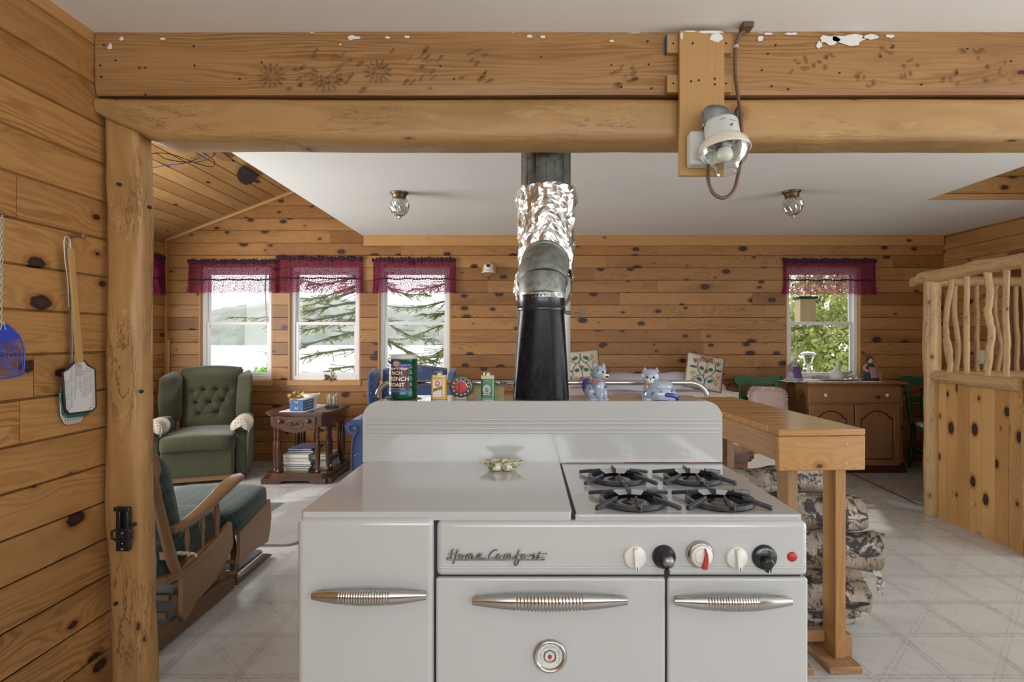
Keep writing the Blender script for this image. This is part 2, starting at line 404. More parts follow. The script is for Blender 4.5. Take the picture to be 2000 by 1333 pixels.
MAT['teal'] = fabric('dark_teal_cushion', (0.010, 0.026, 0.024), (0.045, 0.075, 0.066), sc=90, weave=0.55)
MAT['darkrug'] = fabric('dark_mat_pile', (0.02, 0.022, 0.03), (0.045, 0.048, 0.06), sc=300)
MAT['greyrug'] = fabric('grey_rug_pile', (0.20, 0.19, 0.18), (0.32, 0.31, 0.29), sc=300)
MAT['white'] = plain('white_cloth', (0.78, 0.77, 0.75), 0.85, bump=0.3, bs=120)
MAT['paper'] = plain('page_edges', (0.62, 0.58, 0.50), 0.8, var=0.15, vs=120)
def plaid():
    s = NT('cream_plaid'); x, y, z = s.sep(s.objc())
    a = s.m('GREATER_THAN', s.m('SINE', s.m('MULTIPLY', s.m('ADD', x, s.m('MULTIPLY', y, 1.0)), 260.0)), 0.45)
    b = s.m('GREATER_THAN', s.m('SINE', s.m('MULTIPLY', s.m('ADD', z, s.m('MULTIPLY', y, -0.6)), 260.0)), 0.45)
    f = s.m('MULTIPLY', s.m('ADD', a, b), 0.5)
    s.set(col=s.mix(f, (0.58, 0.53, 0.44), (0.33, 0.28, 0.22)), rough=0.9); return s.mat
MAT['plaid'] = plaid()
def bw_cushion():
    s = NT('black_white_cushion'); v = s.n('ShaderNodeTexVoronoi', feature='DISTANCE_TO_EDGE'); s.put(v.inputs['Vector'], s.objc()); v.inputs['Scale'].default_value = 55
    s.set(col=s.mix(s.m('GREATER_THAN', v.outputs['Distance'], 0.13), (0.6, 0.58, 0.52), (0.02, 0.02, 0.02)), rough=0.9); return s.mat
MAT['bw'] = bw_cushion()
def birch():
    s = NT('birch_bark'); q = s.uv(); rn = s.rnd()
    q = s.vm('ADD', q, s.comb(s.m('MULTIPLY', rn, 13), rn))
    big = s.noise(s.vm('MULTIPLY', q, (9, 14, 1)), 1, 5, 0.7, dist=0.8)
    ln = s.noise(s.vm('MULTIPLY', q, (130, 18, 1)), 1, 3, 0.6)
    c = s.mix(s.mr(s.noise(s.vm('MULTIPLY', q, (5, 6, 1)), 1, 2), 0.4, 0.6), (0.44, 0.39, 0.33), (0.26, 0.20, 0.145))
    c = s.mix(s.mr(ln, 0.58, 0.64), c, (0.07, 0.05, 0.04))
    c = s.mix(s.mr(big, 0.49, 0.56), c, (0.025, 0.022, 0.02))
    s.set(col=c, rough=0.75); s.bump(s.m('ADD', big, ln), 0.6, 0.004); return s.mat
MAT['birch'] = birch()
def floor_mat():
    s = NT('patterned_vinyl_floor'); p = s.pos(); x, y, _ = s.sep(p)
    T = 0.305
    def tri(v, off):   # distance to the nearest tile line, metres
        f = s.m('FRACT', s.m('ADD', s.m('DIVIDE', v, T), off)); return s.m('MULTIPLY', s.m('ABSOLUTE', s.m('SUBTRACT', f, 0.5)), T)
    a = tri(s.m('MULTIPLY', s.m('ADD', x, y), 0.7071), 0.0); b = tri(s.m('MULTIPLY', s.m('SUBTRACT', x, y), 0.7071), 0.3)
    gx = tri(x, 0.13); gy = tri(y, 0.4)
    def line(d, w, o=0.0): return s.mr(s.m('ABSOLUTE', s.m('SUBTRACT', d, o)), w*0.5, w, 1, 0)
    wob = s.noise(p, 30, 3, 0.6)
    l = s.m('MAXIMUM', s.m('MAXIMUM', line(gx, 0.004, 0.012), line(gy, 0.004, 0.012)), s.m('MULTIPLY', s.m('MAXIMUM', line(a, 0.004, 0.01), line(b, 0.004, 0.01)), 0.7))
    bd = s.m('MAXIMUM', s.mr(gx, 0.012, 0.02, 1, 0), s.mr(gy, 0.012, 0.02, 1, 0))
    vein = s.mr(s.noise(p, 26, 4, 0.7, dist=1), 0.5, 0.62)
    dirt = s.mr(s.noise(s.vm('MULTIPLY', p, (3, 3, 1)), 1, 4, 0.6), 0.4, 0.7)
    base = s.mix(s.m('MULTIPLY', dirt, 0.35), (0.51, 0.505, 0.485), (0.39, 0.38, 0.36))
    c = s.mix(s.m('MULTIPLY', bd, s.m('ADD', 0.12, s.m('MULTIPLY', vein, 0.32))), base, (0.30, 0.29, 0.28))
    c = s.mix(s.m('MULTIPLY', s.m('MULTIPLY', l, s.mr(wob, 0.35, 0.55)), 0.55), c, (0.23, 0.22, 0.21))
    s.set(col=c, rough=s.mr(s.noise(p, 9, 3), 0.3, 0.7, 0.24, 0.36), spec=0.5)
    s.bump(s.m('ADD', s.noise(p, 70, 2), s.noise(s.vm('MULTIPLY', p, (30, 260, 1)), 1, 2)), 0.10, 0.002)
    return s.mat
MAT['floor'] = floor_mat()
def lace():
    s = NT('plum_lace'); q = s.uv()
    dq = s.vm('ADD', q, s.comb(s.m('MULTIPLY', s.noise(s.vm('MULTIPLY', q, (30, 30, 1)), 1, 2), 0.03), s.m('MULTIPLY', s.noise(s.vm('MULTIPLY', q, (26, 26, 1)), 1, 2), 0.03)))
    v = s.n('ShaderNodeTexVoronoi', feature='F1', voronoi_dimensions='2D'); s.put(v.inputs['Vector'], dq); v.inputs['Scale'].default_value = 20
    ringp = s.m('GREATER_THAN', s.m('SINE', s.m('MULTIPLY', v.outputs['Distance'], 21.0)), 0.15)
    mesh = s.m('MAXIMUM', s.m('GREATER_THAN', s.m('SINE', s.m('MULTIPLY', s.sep(q)[0], 1400.0)), 0.5), s.m('GREATER_THAN', s.m('SINE', s.m('MULTIPLY', s.sep(q)[1], 1400.0)), 0.5))
    al = s.m('MAXIMUM', s.m('MULTIPLY', ringp, 0.92), s.m('MULTIPLY', mesh, 0.5))
    al = s.m('MAXIMUM', al, 0.36)
    tr = s.n('ShaderNodeBsdfTransparent'); df = s.n('ShaderNodeBsdfDiffuse', i_0=(0.16, 0.018, 0.068)); tl = s.n('ShaderNodeBsdfTranslucent', i_0=(0.50, 0.05, 0.22))
    m1 = s.n('ShaderNodeMixShader', i_0=0.45); s.put(m1.inputs[1], df); s.put(m1.inputs[2], tl)
    m2 = s.n('ShaderNodeMixShader'); s.put(m2.inputs[0], al); s.put(m2.inputs[1], tr); s.put(m2.inputs[2], m1); s.put(s.out.inputs[0], m2)
    return s.mat
MAT['lace'] = lace()
MAT['plum'] = plain('plum_gathered_cloth', (0.035, 0.006, 0.022), 0.85)
MAT['plum2'] = plain('plum_ruffle', (0.10, 0.014, 0.05), 0.85)
def glass(name, tint=(0.97, 0.98, 0.98), refl=0.08, body=0.0, rough=0.02, bodyc=(0.8, 0.8, 0.8), gain=0.8):
    s = NT(name)
    tr = s.n('ShaderNodeBsdfTransparent', i_0=tint); gl = s.n('ShaderNodeBsdfGlossy', i_0=(0.9, 0.9, 0.9)); gl.inputs['Roughness'].default_value = rough
    fr = s.n('ShaderNodeFresnel'); fr.inputs[0].default_value = 1.45
    m = s.n('ShaderNodeMixShader'); s.put(m.inputs[0], s.m('ADD', s.m('MULTIPLY', fr.outputs[0], gain), refl - 0.04, clamp=True)); s.put(m.inputs[1], tr); s.put(m.inputs[2], gl)
    if body:
        d = s.n('ShaderNodeBsdfTranslucent', i_0=bodyc); d2 = s.n('ShaderNodeBsdfDiffuse', i_0=bodyc); md = s.n('ShaderNodeMixShader', i_0=0.5); s.put(md.inputs[1], d); s.put(md.inputs[2], d2)
        m2 = s.n('ShaderNodeMixShader', i_0=body); s.put(m2.inputs[1], m); s.put(m2.inputs[2], md); m = m2
    s.put(s.out.inputs[0], m); return s.mat
MAT['pane'] = glass('window_glass', refl=0.04, gain=0.22)
MAT['clear'] = glass('clear_glass', (0.93, 0.93, 0.91), 0.045, gain=0.45)
MAT['spangle'] = None
MAT['cutglass'] = glass('cut_glass', (0.78, 0.77, 0.75), 0.25, 0.12, 0.08, (0.55, 0.53, 0.5))
def foil():
    s = NT('crumpled_foil'); s.set(col=(0.66, 0.64, 0.61), metal=1.0, rough=0.27)
    o = s.objc()
    v = s.n('ShaderNodeTexVoronoi', feature='F1'); s.put(v.inputs['Vector'], s.vm('ADD', o, s.vm('MULTIPLY', s.n('ShaderNodeTexNoise', i_Vector=o, i_Scale=18.0).outputs['Color'], (0.05, 0.05, 0.05)))); v.inputs['Scale'].default_value = 17
    s.bump(v.outputs['Distance'], 0.45, 0.015); return s.mat
MAT['foil'] = foil()
def galv(name, a, b, rough, streak=0, spangle=60):
    s = NT(name); o = s.objc()
    v = s.n('ShaderNodeTexVoronoi', feature='F1'); s.put(v.inputs['Vector'], o); v.inputs['Scale'].default_value = spangle
    c = s.mix(s.sep(v.outputs['Color'])[0], a, b)
    if streak:
        st = s.noise(s.vm('MULTIPLY', o, (55, 55, 2.0)), 1, 4, 0.65)
        c = s.mix(s.mr(st, 0.48, 0.6), c, (0.025, 0.025, 0.027))
        c = s.mix(s.m('MULTIPLY', s.mr(s.noise(s.vm('MULTIPLY', o, (20, 20, 3)), 1, 3), 0.58, 0.7), 0.6), c, (0.18, 0.13, 0.07))
    s.set(col=c, metal=0.55, rough=rough); return s.mat
MAT['galv'] = galv('galvanised_pipe', (0.15, 0.16, 0.145), (0.25, 0.26, 0.24), 0.5)
MAT['spangle'] = galv('spangled_zinc', (0.18, 0.19, 0.18), (0.50, 0.51, 0.49), 0.4, 0, 95)
MAT['chimney'] = galv('weathered_chimney_pipe', (0.09, 0.095, 0.085), (0.15, 0.16, 0.14), 0.55, 1, 40)
MAT['galvpale'] = galv('pale_pipe', (0.45, 0.45, 0.42), (0.55, 0.54, 0.5), 0.5)
def blackpipe():
    s = NT('black_stove_pipe'); o = s.objc(); n1 = s.noise(s.vm('MULTIPLY', o, (1, 1, 0.5)), 60, 4, 0.7); sp = s.noise(o, 260, 2, 0.5)
    c = s.mix(s.mr(n1, 0.5, 0.7), (0.004, 0.005, 0.008), (0.012, 0.015, 0.022))
    c = s.mix(s.m('MULTIPLY', s.mr(sp, 0.70, 0.74), 0.5), c, (0.3, 0.32, 0.34))
    s.set(col=c, rough=s.mr(n1, 0.4, 0.7, 0.24, 0.4), spec=0.2); return s.mat
MAT['blackpipe'] = blackpipe()
def needlepoint():
    s = NT('flower_needlepoint'); q = s.uv(); x, y, _ = s.sep(q)
    base = s.mix(s.mr(s.noise(s.vm('MULTIPLY', q, (90, 90, 1)), 1, 1), 0.60, 0.64), (0.62, 0.58, 0.49), (0.12, 0.10, 0.08))
    s.set(col=base, rough=0.9); return s.mat
MAT['needle'] = needlepoint()
MAT['leafg'] = plain('embroidered_green', (0.05, 0.13, 0.085), 0.9); MAT['petal'] = plain('embroidered_peach', (0.45, 0.24, 0.16), 0.9)
MAT['petald'] = plain('embroidered_brown', (0.25, 0.12, 0.08), 0.9); MAT['petalo'] = plain('embroidered_orange', (0.55, 0.30, 0.14), 0.9)
MAT['ceramic'] = plain('blue_grey_glaze', (0.26, 0.33, 0.43), 0.1, var=0.18, vs=30, coat=0.5, col2=(0.36, 0.43, 0.52))
MAT['cobalt'] = plain('cobalt_glaze', (0.02, 0.035, 0.30), 0.1, coat=0.5)
MAT['creamglaze'] = plain('cream_glaze', (0.68, 0.64, 0.55), 0.15, coat=0.5)
MAT['ribbon'] = plain('coral_ribbon', (0.60, 0.17, 0.10), 0.4)
MAT['navy'] = plain('navy_glaze', (0.01, 0.012, 0.04), 0.2)
# ------------------------------------------------------------------ room shell
def slab_faces(mb, pt, us, vs, holes, rev=False, m=0):
    """flat rectangle with rectangular holes; pt(u,v)->point"""
    U = sorted(set(us + [h[0] for h in holes] + [h[1] for h in holes])); V = sorted(set(vs + [h[2] for h in holes] + [h[3] for h in holes]))
    U = [u for u in U if us[0] <= u <= us[-1]]; V = [v for v in V if vs[0] <= v <= vs[-1]]
    for i in range(len(U)-1):
        for j in range(len(V)-1):
            cu, cv = (U[i]+U[i+1])/2, (V[j]+V[j+1])/2
            if any(h[0] < cu < h[1] and h[2] < cv < h[3] for h in holes): continue
            q = [(U[i], V[j]), (U[i+1], V[j]), (U[i+1], V[j+1]), (U[i], V[j+1])]
            if rev: q.reverse()
            mb.add([pt(a, b) for a, b in q], [(0, 1, 2, 3)], [q], None, m)
def planks(name, mat, O, U, V, N, u0, u1, v0, v1, pitch, phase, holes=(), thick=0.10, joint=2.6, gd=0.011, gb=0.007, kind='structure', parent=None, backing=True, umax=None):
    """tongue and groove boards: O + u*U + v*V, proud along N, with real grooves, holes and butt joints"""
    O, U, V, N = Vector(O), Vector(U), Vector(V), Vector(N)
    mb = MB(); rg = random.Random(name)
    k = math.floor((v0 - phase) / pitch)
    flip = U.cross(V).dot(N) < 0
    while phase + k*pitch < v1:
        a = phase + k*pitch; k += 1
        prof = [(a, -gd), (a+0.0015, -gd), (a+gb, 0.0), (a+pitch-gb*0.35, 0.0), (a+pitch-0.0005, -gd*0.55)]
        zs = sorted(set([p[0] for p in prof] + [h for hh in holes for h in hh[2:4] if a < h < a+pitch] + [v for v in (v0, v1) if a < v < a+pitch]))
        zs = [z for z in zs if v0-1e-6 <= z <= v1+1e-6]
        js = []; x = u0 + rg.uniform(0.2, joint)
        while x < u1 - 0.3: js.append(x); x += rg.uniform(joint*0.5, joint*1.3)
        rns = [rg.random() for _ in range(len(js)+1)]; ofs = [(rg.random()*40, rg.random()*9) for _ in rns]
        def dep(z):
            for (za, da), (zb, db) in zip(prof, prof[1:]):
                if za - 1e-9 <= z <= zb + 1e-9: return da + (db-da)*(z-za)/(zb-za)
            return prof[-1][1]
        for z0, z1 in zip(zs, zs[1:]):
            zc = (z0+z1)/2
            cuts = [u0] + js + [u1]
            hs = [h for h in holes if h[2] < zc < h[3]]
            for s_i in range(len(cuts)-1):
                segs = [(cuts[s_i] + (0.0008 if s_i else 0), cuts[s_i+1] - 0.0008)]
                for h in hs:
                    ns = []
                    for a0, a1 in segs:
                        if h[1] <= a0 or h[0] >= a1: ns.append((a0, a1)); continue
                        if a0 < h[0]: ns.append((a0, h[0]))
                        if h[1] < a1: ns.append((h[1], a1))
                    segs = ns
                for a0, a1 in segs:
                    q = [(a0, z0), (a1, z0), (a1, z1), (a0, z1)]
                    d = [dep(z0), dep(z0), dep(z1), dep(z1)]
                    pts = [O + U*uu + V*vv + N*dd for (uu, vv), dd in zip(q, d)]
                    uvq = [(uu + ofs[s_i][0], vv - a + ofs[s_i][1]) for uu, vv in q]
                    f = (3, 2, 1, 0) if flip else (0, 1, 2, 3)
                    mb.add(pts, [f], [[uvq[i] for i in f]], rns[s_i])
    if backing:
        slab_faces(mb, lambda a, b: O + U*a + V*b - N*gd*1.6, [u0, u1], [v0, v1], list(holes), rev=flip, m=1)
        slab_faces(mb, lambda a, b: O + U*a + V*b - N*thick, [u0, u1], [v0, v1], list(holes), rev=not flip, m=1)
    o = mb.build(name, [mat, MAT['gap']], parent)
    if kind: o['kind'] = kind
    return o
YB = 5.96; XL = -3.80; XR = 4.43; ZC = 2.390; k6 = YB / F
def bx(px): return (px - 1025) * k6
def bz(py): return 1.30 - (py - 662) * k6
WIN = {1: (bx(388), bx(531.5)), 2: (bx(563), bx(703.5)), 3: (bx(738), bx(880)), 4: (bx(1535), bx(1682))}
WZ = (bz(743.5), bz(519))
bh = [(a, b, WZ[0], WZ[1]) for a, b in WIN.values()]
planks('wall_back', MAT['wall'], (0, YB, 0), (1, 0, 0), (0, 0, 1), (0, -1, 0), XL-0.1, XR+0.1, 0, 4.4, 0.1316, 0.075, bh, thick=0.14)
LW = (5.02, 5.76)       # window in the left wall, next to the corner
lh = [(LW[0], LW[1], WZ[0], WZ[1]), (3.0, 4.2, 0.85, 2.05)]
planks('wall_left', MAT['wall'], (XL, 0, 0), (0, 1, 0), (0, 0, 1), (1, 0, 0), 1.2, YB, 0, 2.6, 0.1316, 0.075, lh, thick=0.14)
DR = (4.2, 5.157)
planks('wall_right', MAT['wall'], (XR, 0, 0), (0, 1, 0), (0, 0, 1), (-1, 0, 0), 2.9, YB, 0, 3.7, 0.1366, 0.05, [(DR[0], DR[1], -1, 2.09)], thick=0.12)
planks('wall_kitchen', MAT['wall_near'], (-1.53, 0, 0), (0, 1, 0), (0, 0, 1), (1, 0, 0), -2.4, 2.09, 0, ZC, 0.1366, 0.0195, (), thick=0.10, joint=6)
planks('wall_rear', MAT['wall_near'], (0, -2.5, 0), (1, 0, 0), (0, 0, 1), (0, 1, 0), -1.62, XR+0.1, 0, ZC, 0.1366, 0.0195, [(-0.9, 0.5, 1.05, 2.05), (2.0, 3.4, 1.05, 2.05)], thick=0.12)
# floor
mb = MB(); mb.box((XL-0.15, -2.5, -0.06), (XR+0.15, YB+0.14, 0)); o = mb.build('floor', MAT['floor']); o['kind'] = 'structure'
# flat painted ceiling with the stair opening
mb = MB(); SH = (3.15, XR+0.05, 3.2, 4.42)
def cz(z, rev):
    slab_faces(mb, lambda a, b: Vector((a, b, z)), [-1.715, XR+0.1], [2.05, YB+0.01], [SH], rev=rev)
    slab_faces(mb, lambda a, b: Vector((a, b, z)), [-1.62, XR+0.1], [-2.5, 2.05], [], rev=rev)
cz(ZC, True); cz(ZC+0.10, False)
for (a, b) in (((-1.715, 2.05), (-1.715, YB)), ((-1.62, -2.5), (-1.62, 2.05)), ((SH[0], SH[2]), (SH[0], SH[3])), ((SH[0], SH[2]), (SH[1], SH[2]))):
    mb.add([(a[0], a[1], ZC), (b[0], b[1], ZC), (b[0], b[1], ZC+0.1), (a[0], a[1], ZC+0.1)], [(0, 1, 2, 3)], None, None, 0)
o = mb.build('ceiling', MAT['ceil']); o['kind'] = 'structure'
# board-lined stair shaft above the opening
planks('wall_stairwell', MAT['panel'], (0, SH[3], 0), (1, 0, 0), (0, 0, 1), (0, -1, 0), SH[0]-0.6, XR, ZC+0.002, 3.9, 0.137, ZC-0.085, (), thick=0.05, gd=0.02, gb=0.018)
# sloped board ceiling over the left side, running up to the ridge, and the other roof pitch
sl_ = 0.38; cs = 1/math.sqrt(1+sl_*sl_)
O = Vector((XL, 0, 2.357)); V = Vector((cs, 0, cs*sl_))
planks('ceiling_slope', MAT['slope'], O, (0, 1, 0), V, (cs*sl_, 0, -cs), 1.2, YB, 0, 4.4, 0.137, 0.0, (), thick=0.06, joint=2.2)
mb = MB(); xr_ = XL + 4.4*cs; zr_ = 2.357 + 4.4*cs*sl_
mb.add([(xr_, -0.2, zr_), (XR+0.2, -0.2, zr_-0.45), (XR+0.2, YB+0.1, zr_-0.45), (xr_, YB+0.1, zr_)], [(0, 1, 2, 3)])
mb.box((-1.7, 1.15, ZC+0.1), (XR, 1.2, 4.2)); mb.box((XL-0.1, 1.15, 2.2), (-1.6, 1.2, 4.2))
o = mb.build('ceiling_roof_deck', MAT['slope']); o['kind'] = 'structure'; o.name = 'ceiling_loft'
# corner trims
mb = MB(); mb.box((XL, YB-0.02, 0), (XL+0.02, YB, 2.36)); mb.box((XL+0.025, YB-0.025, 0.0), (XL+0.055, YB-0.012, bz(664))); o = mb.build('trim_1', MAT['trim'], bevel=0.003); o['kind'] = 'structure'
mb = MB(); mb.box((-1.70, YB-0.030, bz(481)), (XR-0.01, YB-0.002, ZC-0.001)); o = mb.build('trim_2', MAT['trim'], bevel=0.004); o['kind'] = 'structure'
# a stained moulding along the sloped ceiling at the back wall
mb = MB(); mb.tube([(XL+0.02, YB-0.02, 2.345), (-1.5, YB-0.02, 2.345+2.28*sl_)], 0.022, 6, smooth=False); o = mb.build('trim_3', MAT['trim']); o['kind'] = 'structure'
mb = MB()
p0, p1 = P(1660, 925, 5.44), P(1790, 985, 4.43); p0.z = p1.z = 0.002
d = (p1-p0).normalized(); w = Vector((-d.y, d.x, 0))*0.006
mb.add([p0-w, p1-w, p1+w, p0+w, p0-w+Vector((0, 0, .003)), p1-w+Vector((0, 0, .003)), p1+w+Vector((0, 0, .003)), p0+w+Vector((0, 0, .003))], [(4, 5, 6, 7), (0, 1, 5, 4), (2, 3, 7, 6)])
o = mb.build('trim_4', MAT['redwood']); o['kind'] = 'structure'

# ------------------------------------------------------------------ windows
def window(num, a, b, z0, z1, T, sticker=False):
    """local x along the wall, local y outward, T maps local to world"""
    def B(name, boxes, mat, parent, bev=0.0):
        m_ = MB(); m_.T = T
        for p, q in boxes: m_.box(p, q)
        return m_.build(name, mat, parent, bevel=bev)
    j = 0.012; D = 0.13
    root = B('window_%d' % num, [((a-0.004, 0.001, z0-0.002), (a+j, D, z1)), ((b-j, 0.001, z0-0.002), (b+0.004, D, z1)), ((a, 0.001, z1-j), (b, D, z1+0.004))], MAT['trim'], None)
    root['kind'] = 'structure'
    B('window_sill', [((a-0.01, -0.012, z0-0.055), (b+0.01, 0.0, z0)), ((a+j, 0.0, z0-0.02), (b-j, D, z0))], MAT['trim'], root, 0.003)
    a2, b2, zt, zb = a+j, b-j, z1-j, z0
    fw = 0.040; y0 = 0.045
    def ring(x0, x1, w0, w1, za, zb_, wt, wb, ya, yb):
        return [((x0, ya, za), (x0+w0, yb, zb_)), ((x1-w1, ya, za), (x1, yb, zb_)), ((x0+w0, ya, za), (x1-w1, yb, za+wb)), ((x0+w0, ya, zb_-wt), (x1-w1, yb, zb_))]
    B('window_frame', ring(a2, b2, fw, fw, zb, zt, 0.05, 0.05, y0, D), MAT['vinyl'], root, 0.004)
    zm = bz(632)
    B('lower_sash', ring(a2+fw-0.004, b2-fw+0.004, 0.036, 0.036, zb+0.042, zm+0.018, 0.034, 0.04, y0+0.018, y0+0.042), MAT['vinyl'], root, 0.004)
    B('upper_sash', ring(a2+fw-0.004, b2-fw+0.004, 0.030, 0.030, zm-0.012, zt-0.045, 0.03, 0.03, y0+0.048, y0+0.07), MAT['vinyl'], root, 0.004)
    B('window_pane', [((a2+fw+0.03, y0+0.028, zb+0.08), (b2-fw-0.03, y0+0.031, zm-0.012))], MAT['pane'], root)
    B('window_pane', [((a2+fw+0.024, y0+0.058, zm+0.016), (b2-fw-0.024, y0+0.061, zt-0.073))], MAT['pane'], root)
    return root
TB = Matrix.Translation((0, YB, 0))
for n, (a, b) in WIN.items(): window(n, a, b, WZ[0], WZ[1], TB)
TL = Matrix.Translation((XL, 0, 0)) @ Matrix.Rotation(PI/2, 4, 'Z')     # x->+y , y->-x
window(5, LW[0], LW[1], WZ[0], WZ[1], TL)
window(6, 3.0, 4.2, 0.85, 2.05, TL)
# ------------------------------------------------------------------ lace valances
def valance(x0, x1, ztop, zbot, T, label, seed, tilt=0.0):
    rg = random.Random(seed); w = x1-x0; H = ztop-zbot
    t = thing('lace_valance', label, 'curtain', T @ Vector(((x0+x1)/2, -0.03, zbot)), 0, 'plum lace valances over the windows')
    ph = [rg.uniform(0, 6) for _ in range(5)]
    tucks = [rg.uniform(0.08, 0.92) for _ in range(3)]
    def wave(a, k):
        tk = sum(math.exp(-((a-q)/0.012)**2) for q in tucks)
        return (0.010*math.sin(a*w*85+ph[0]) + 0.007*math.sin(a*w*141+ph[1]))*k + 0.012*math.sin(a*w*23+ph[2])*k - 0.01*tk
    zb_ = ztop - H*0.60
    def zof(a, base): return base + tilt*(a-0.5) + 0.004*math.sin(a*w*30+ph[3])
    def cloth(za, zc, k0, k1, flare=0.0):
        def f(a, b):
            z = za + (zc-za)*b
            x = x0 + a*w + flare*b*(a-0.5)
            return Vector((x, -0.035 + wave(a, k0+(k1-k0)*b) - 0.012*b*(k1 > k0), zof(a, z) + (0.004*math.sin(a*w*120+ph[1]) if b > 0.99 else 0)))
        return f
    def mesh(name, f, nu, nv, mat, uvs):
        m_ = MB(); m_.T = T; m_.grid(f, nu, nv, uvs=uvs); return m_.build(name, mat, t)
    mesh('curtain_cloth', cloth(ztop-0.03, zb_, 0.5, 0.6), 160, 4, MAT['lace'], (w, H*0.55))
    mesh('bottom_ruffle', cloth(zb_+0.004, zbot, 0.6, 1.5, 0.04), 160, 4, MAT['lace'], (w*1.25, H*0.42))
    m_ = MB(); m_.T = T
    m_.grid(lambda a, b: Vector((x0-0.012+a*(w+0.024), -0.035 + 0.016*math.cos(b*2*PI) + 0.004*math.sin(a*w*190+ph[4]), zof(a, ztop-0.018) + 0.020*math.sin(b*2*PI)*(1+0.35*math.sin(a*w*150+ph[0])+0.3*math.sin(a*w*61+ph[1])))), 200, 8, cv=True)
    m_.build('gathered_header', MAT['plum'], t)
    m_ = MB(); m_.T = T
    m_.grid(lambda a, b: Vector((x0-0.006*0+a*w, -0.040 + wave(a, 0.6) + 0.007*math.cos(b*2*PI), zof(a, zb_) + 0.008*math.sin(b*2*PI)*(1+0.4*math.sin(a*w*210)))), 200, 6, cv=True)
    m_.build('gathered_band', MAT['plum'], t)
    for s in (0, 1):      # returns to the wall at the two ends
        m_ = MB(); m_.T = T
        xe = x0 if s == 0 else x1
        m_.grid(lambda a, b: Vector((xe + 0.006*math.sin(a*9), -0.001 - a*0.042, zof(s, ztop-0.02 - b*(H-0.02)))), 6, 4, uvs=(0.05, H))
        m_.build('curtain_end', MAT['lace'], t)
    return t
valance(bx(373), bx(540), bz(509), bz(573), TB, 'plum lace valance on the back wall window behind the green recliner', 1)
valance(bx(545), bx(708), bz(502.5), bz(573), TB, 'plum lace valance over the window above the carved end table', 2, -0.01)
valance(bx(731), bx(889), bz(505), bz(573), TB, 'plum lace valance over the window behind the blue wing chair', 3)
valance(bx(1530), bx(1705), bz(507), bz(576), TB, 'plum lace valance over the window above the brown cabinet', 4)
valance(4.90, 5.88, bz(503), bz(578), TL, 'end of a plum lace valance on the left side wall beside the log post', 5)

# ------------------------------------------------------------------ outdoors
mb = MB(); mb.add([(-60, 6.4, -0.6), (90, 6.4, -0.6), (90, 40, -2.2), (-6, 16, -1.6), (-60, 12, -1.2)], [(0, 1, 2, 3, 4)]); o = mb.build('floor_outdoor_bank', plain('grass_bank', (0.34, 0.40, 0.20), 0.9, var=0.4, vs=2)); o.name = 'ground'; o['kind'] = 'structure'
def water():
    s = NT('bright_lake'); p = s.pos(); s.set(col=(0.48, 0.49, 0.50), rough=0.3, spec=0.8, metal=0.3)
    s.bump(s.noise(s.vm('MULTIPLY', p, (0.5, 2.2, 1)), 1, 3), 0.6, 0.3); return s.mat
mb = MB(); mb.add([(-500, 11, -2.1), (300, 11, -2.1), (300, 420, -2.1), (-500, 420, -2.1)], [(0, 1, 2, 3)]); o = mb.build('lake', water()); meta(o, 'bright rippled lake seen through the left windows', 'lake')
# wooded far shore, haze put into its pale colour
hm = plain('haze_tinted_forest', (0.30, 0.31, 0.27), 1.0, var=0.35, vs=0.12)
mb = MB()
def hill(a, b):
    x = -420 + a*560; y = 300 + b*60
    h = (24 + 9*noise.noise(Vector((x*0.012, 3.1, 0)))) * math.sin(min(b*1.7, 1)*PI/2)
    return Vector((x, y, -3 + h + (1.6*noise.noise(Vector((x*0.4, y*0.3, 1)))+0.9*noise.noise(Vector((x*1.1, 0, 5))))*(b > 0.2)))
mb.grid(hill, 260, 8); o = mb.build('wooded_hill', hm); meta(o, 'haze-tinted wooded hill on the far shore of the lake', 'hill')
def leafmat(name, c, c2):
    s = NT(name); rn = s.rnd(); col = s.mix(rn, c, c2)
    d = s.n('ShaderNodeBsdfDiffuse'); s.put(d.inputs[0], col); tl = s.n('ShaderNodeBsdfTranslucent'); s.put(tl.inputs[0], col)
    m = s.n('ShaderNodeMixShader', i_0=0.5); s.put(m.inputs[1], d); s.put(m.inputs[2], tl); s.put(s.out.inputs[0], m); return s.mat
SPR = leafmat('spruce_needles', (0.46, 0.46, 0.14), (0.26, 0.29, 0.11)); BRK = plain('grey_bark', (0.30, 0.27, 0.24), 0.9, var=0.3)
LF = leafmat('spring_leaves', (0.58, 0.58, 0.22), (0.36, 0.40, 0.18)); SHR = leafmat('bright_shrub_leaves', (0.22, 0.50, 0.08), (0.35, 0.62, 0.14))
def needle_spray(mb, p, d, ln, rg, dens=1.3, m=0, w=0.0085):
    n = int(ln/0.012*dens)
    up = Vector((0, 0, 1))
    s = d.cross(up).normalized() if abs(d.z) < 0.95 else Vector((1, 0, 0))
    for i in range(n):
        q = p + d*ln*i/n
        a = rg.choice((-1, 1))
        v = (d*0.7 + s*a*rg.uniform(0.4, 1) + up*rg.uniform(-0.5, 0.35)).normalized() * rg.uniform(0.035, 0.075)
        ww = v.cross(up).normalized()*w
        mb.add([q-ww, q+ww, q+v], [(0, 1, 2)], [[(0, 0)]*3], rg.random(), m)
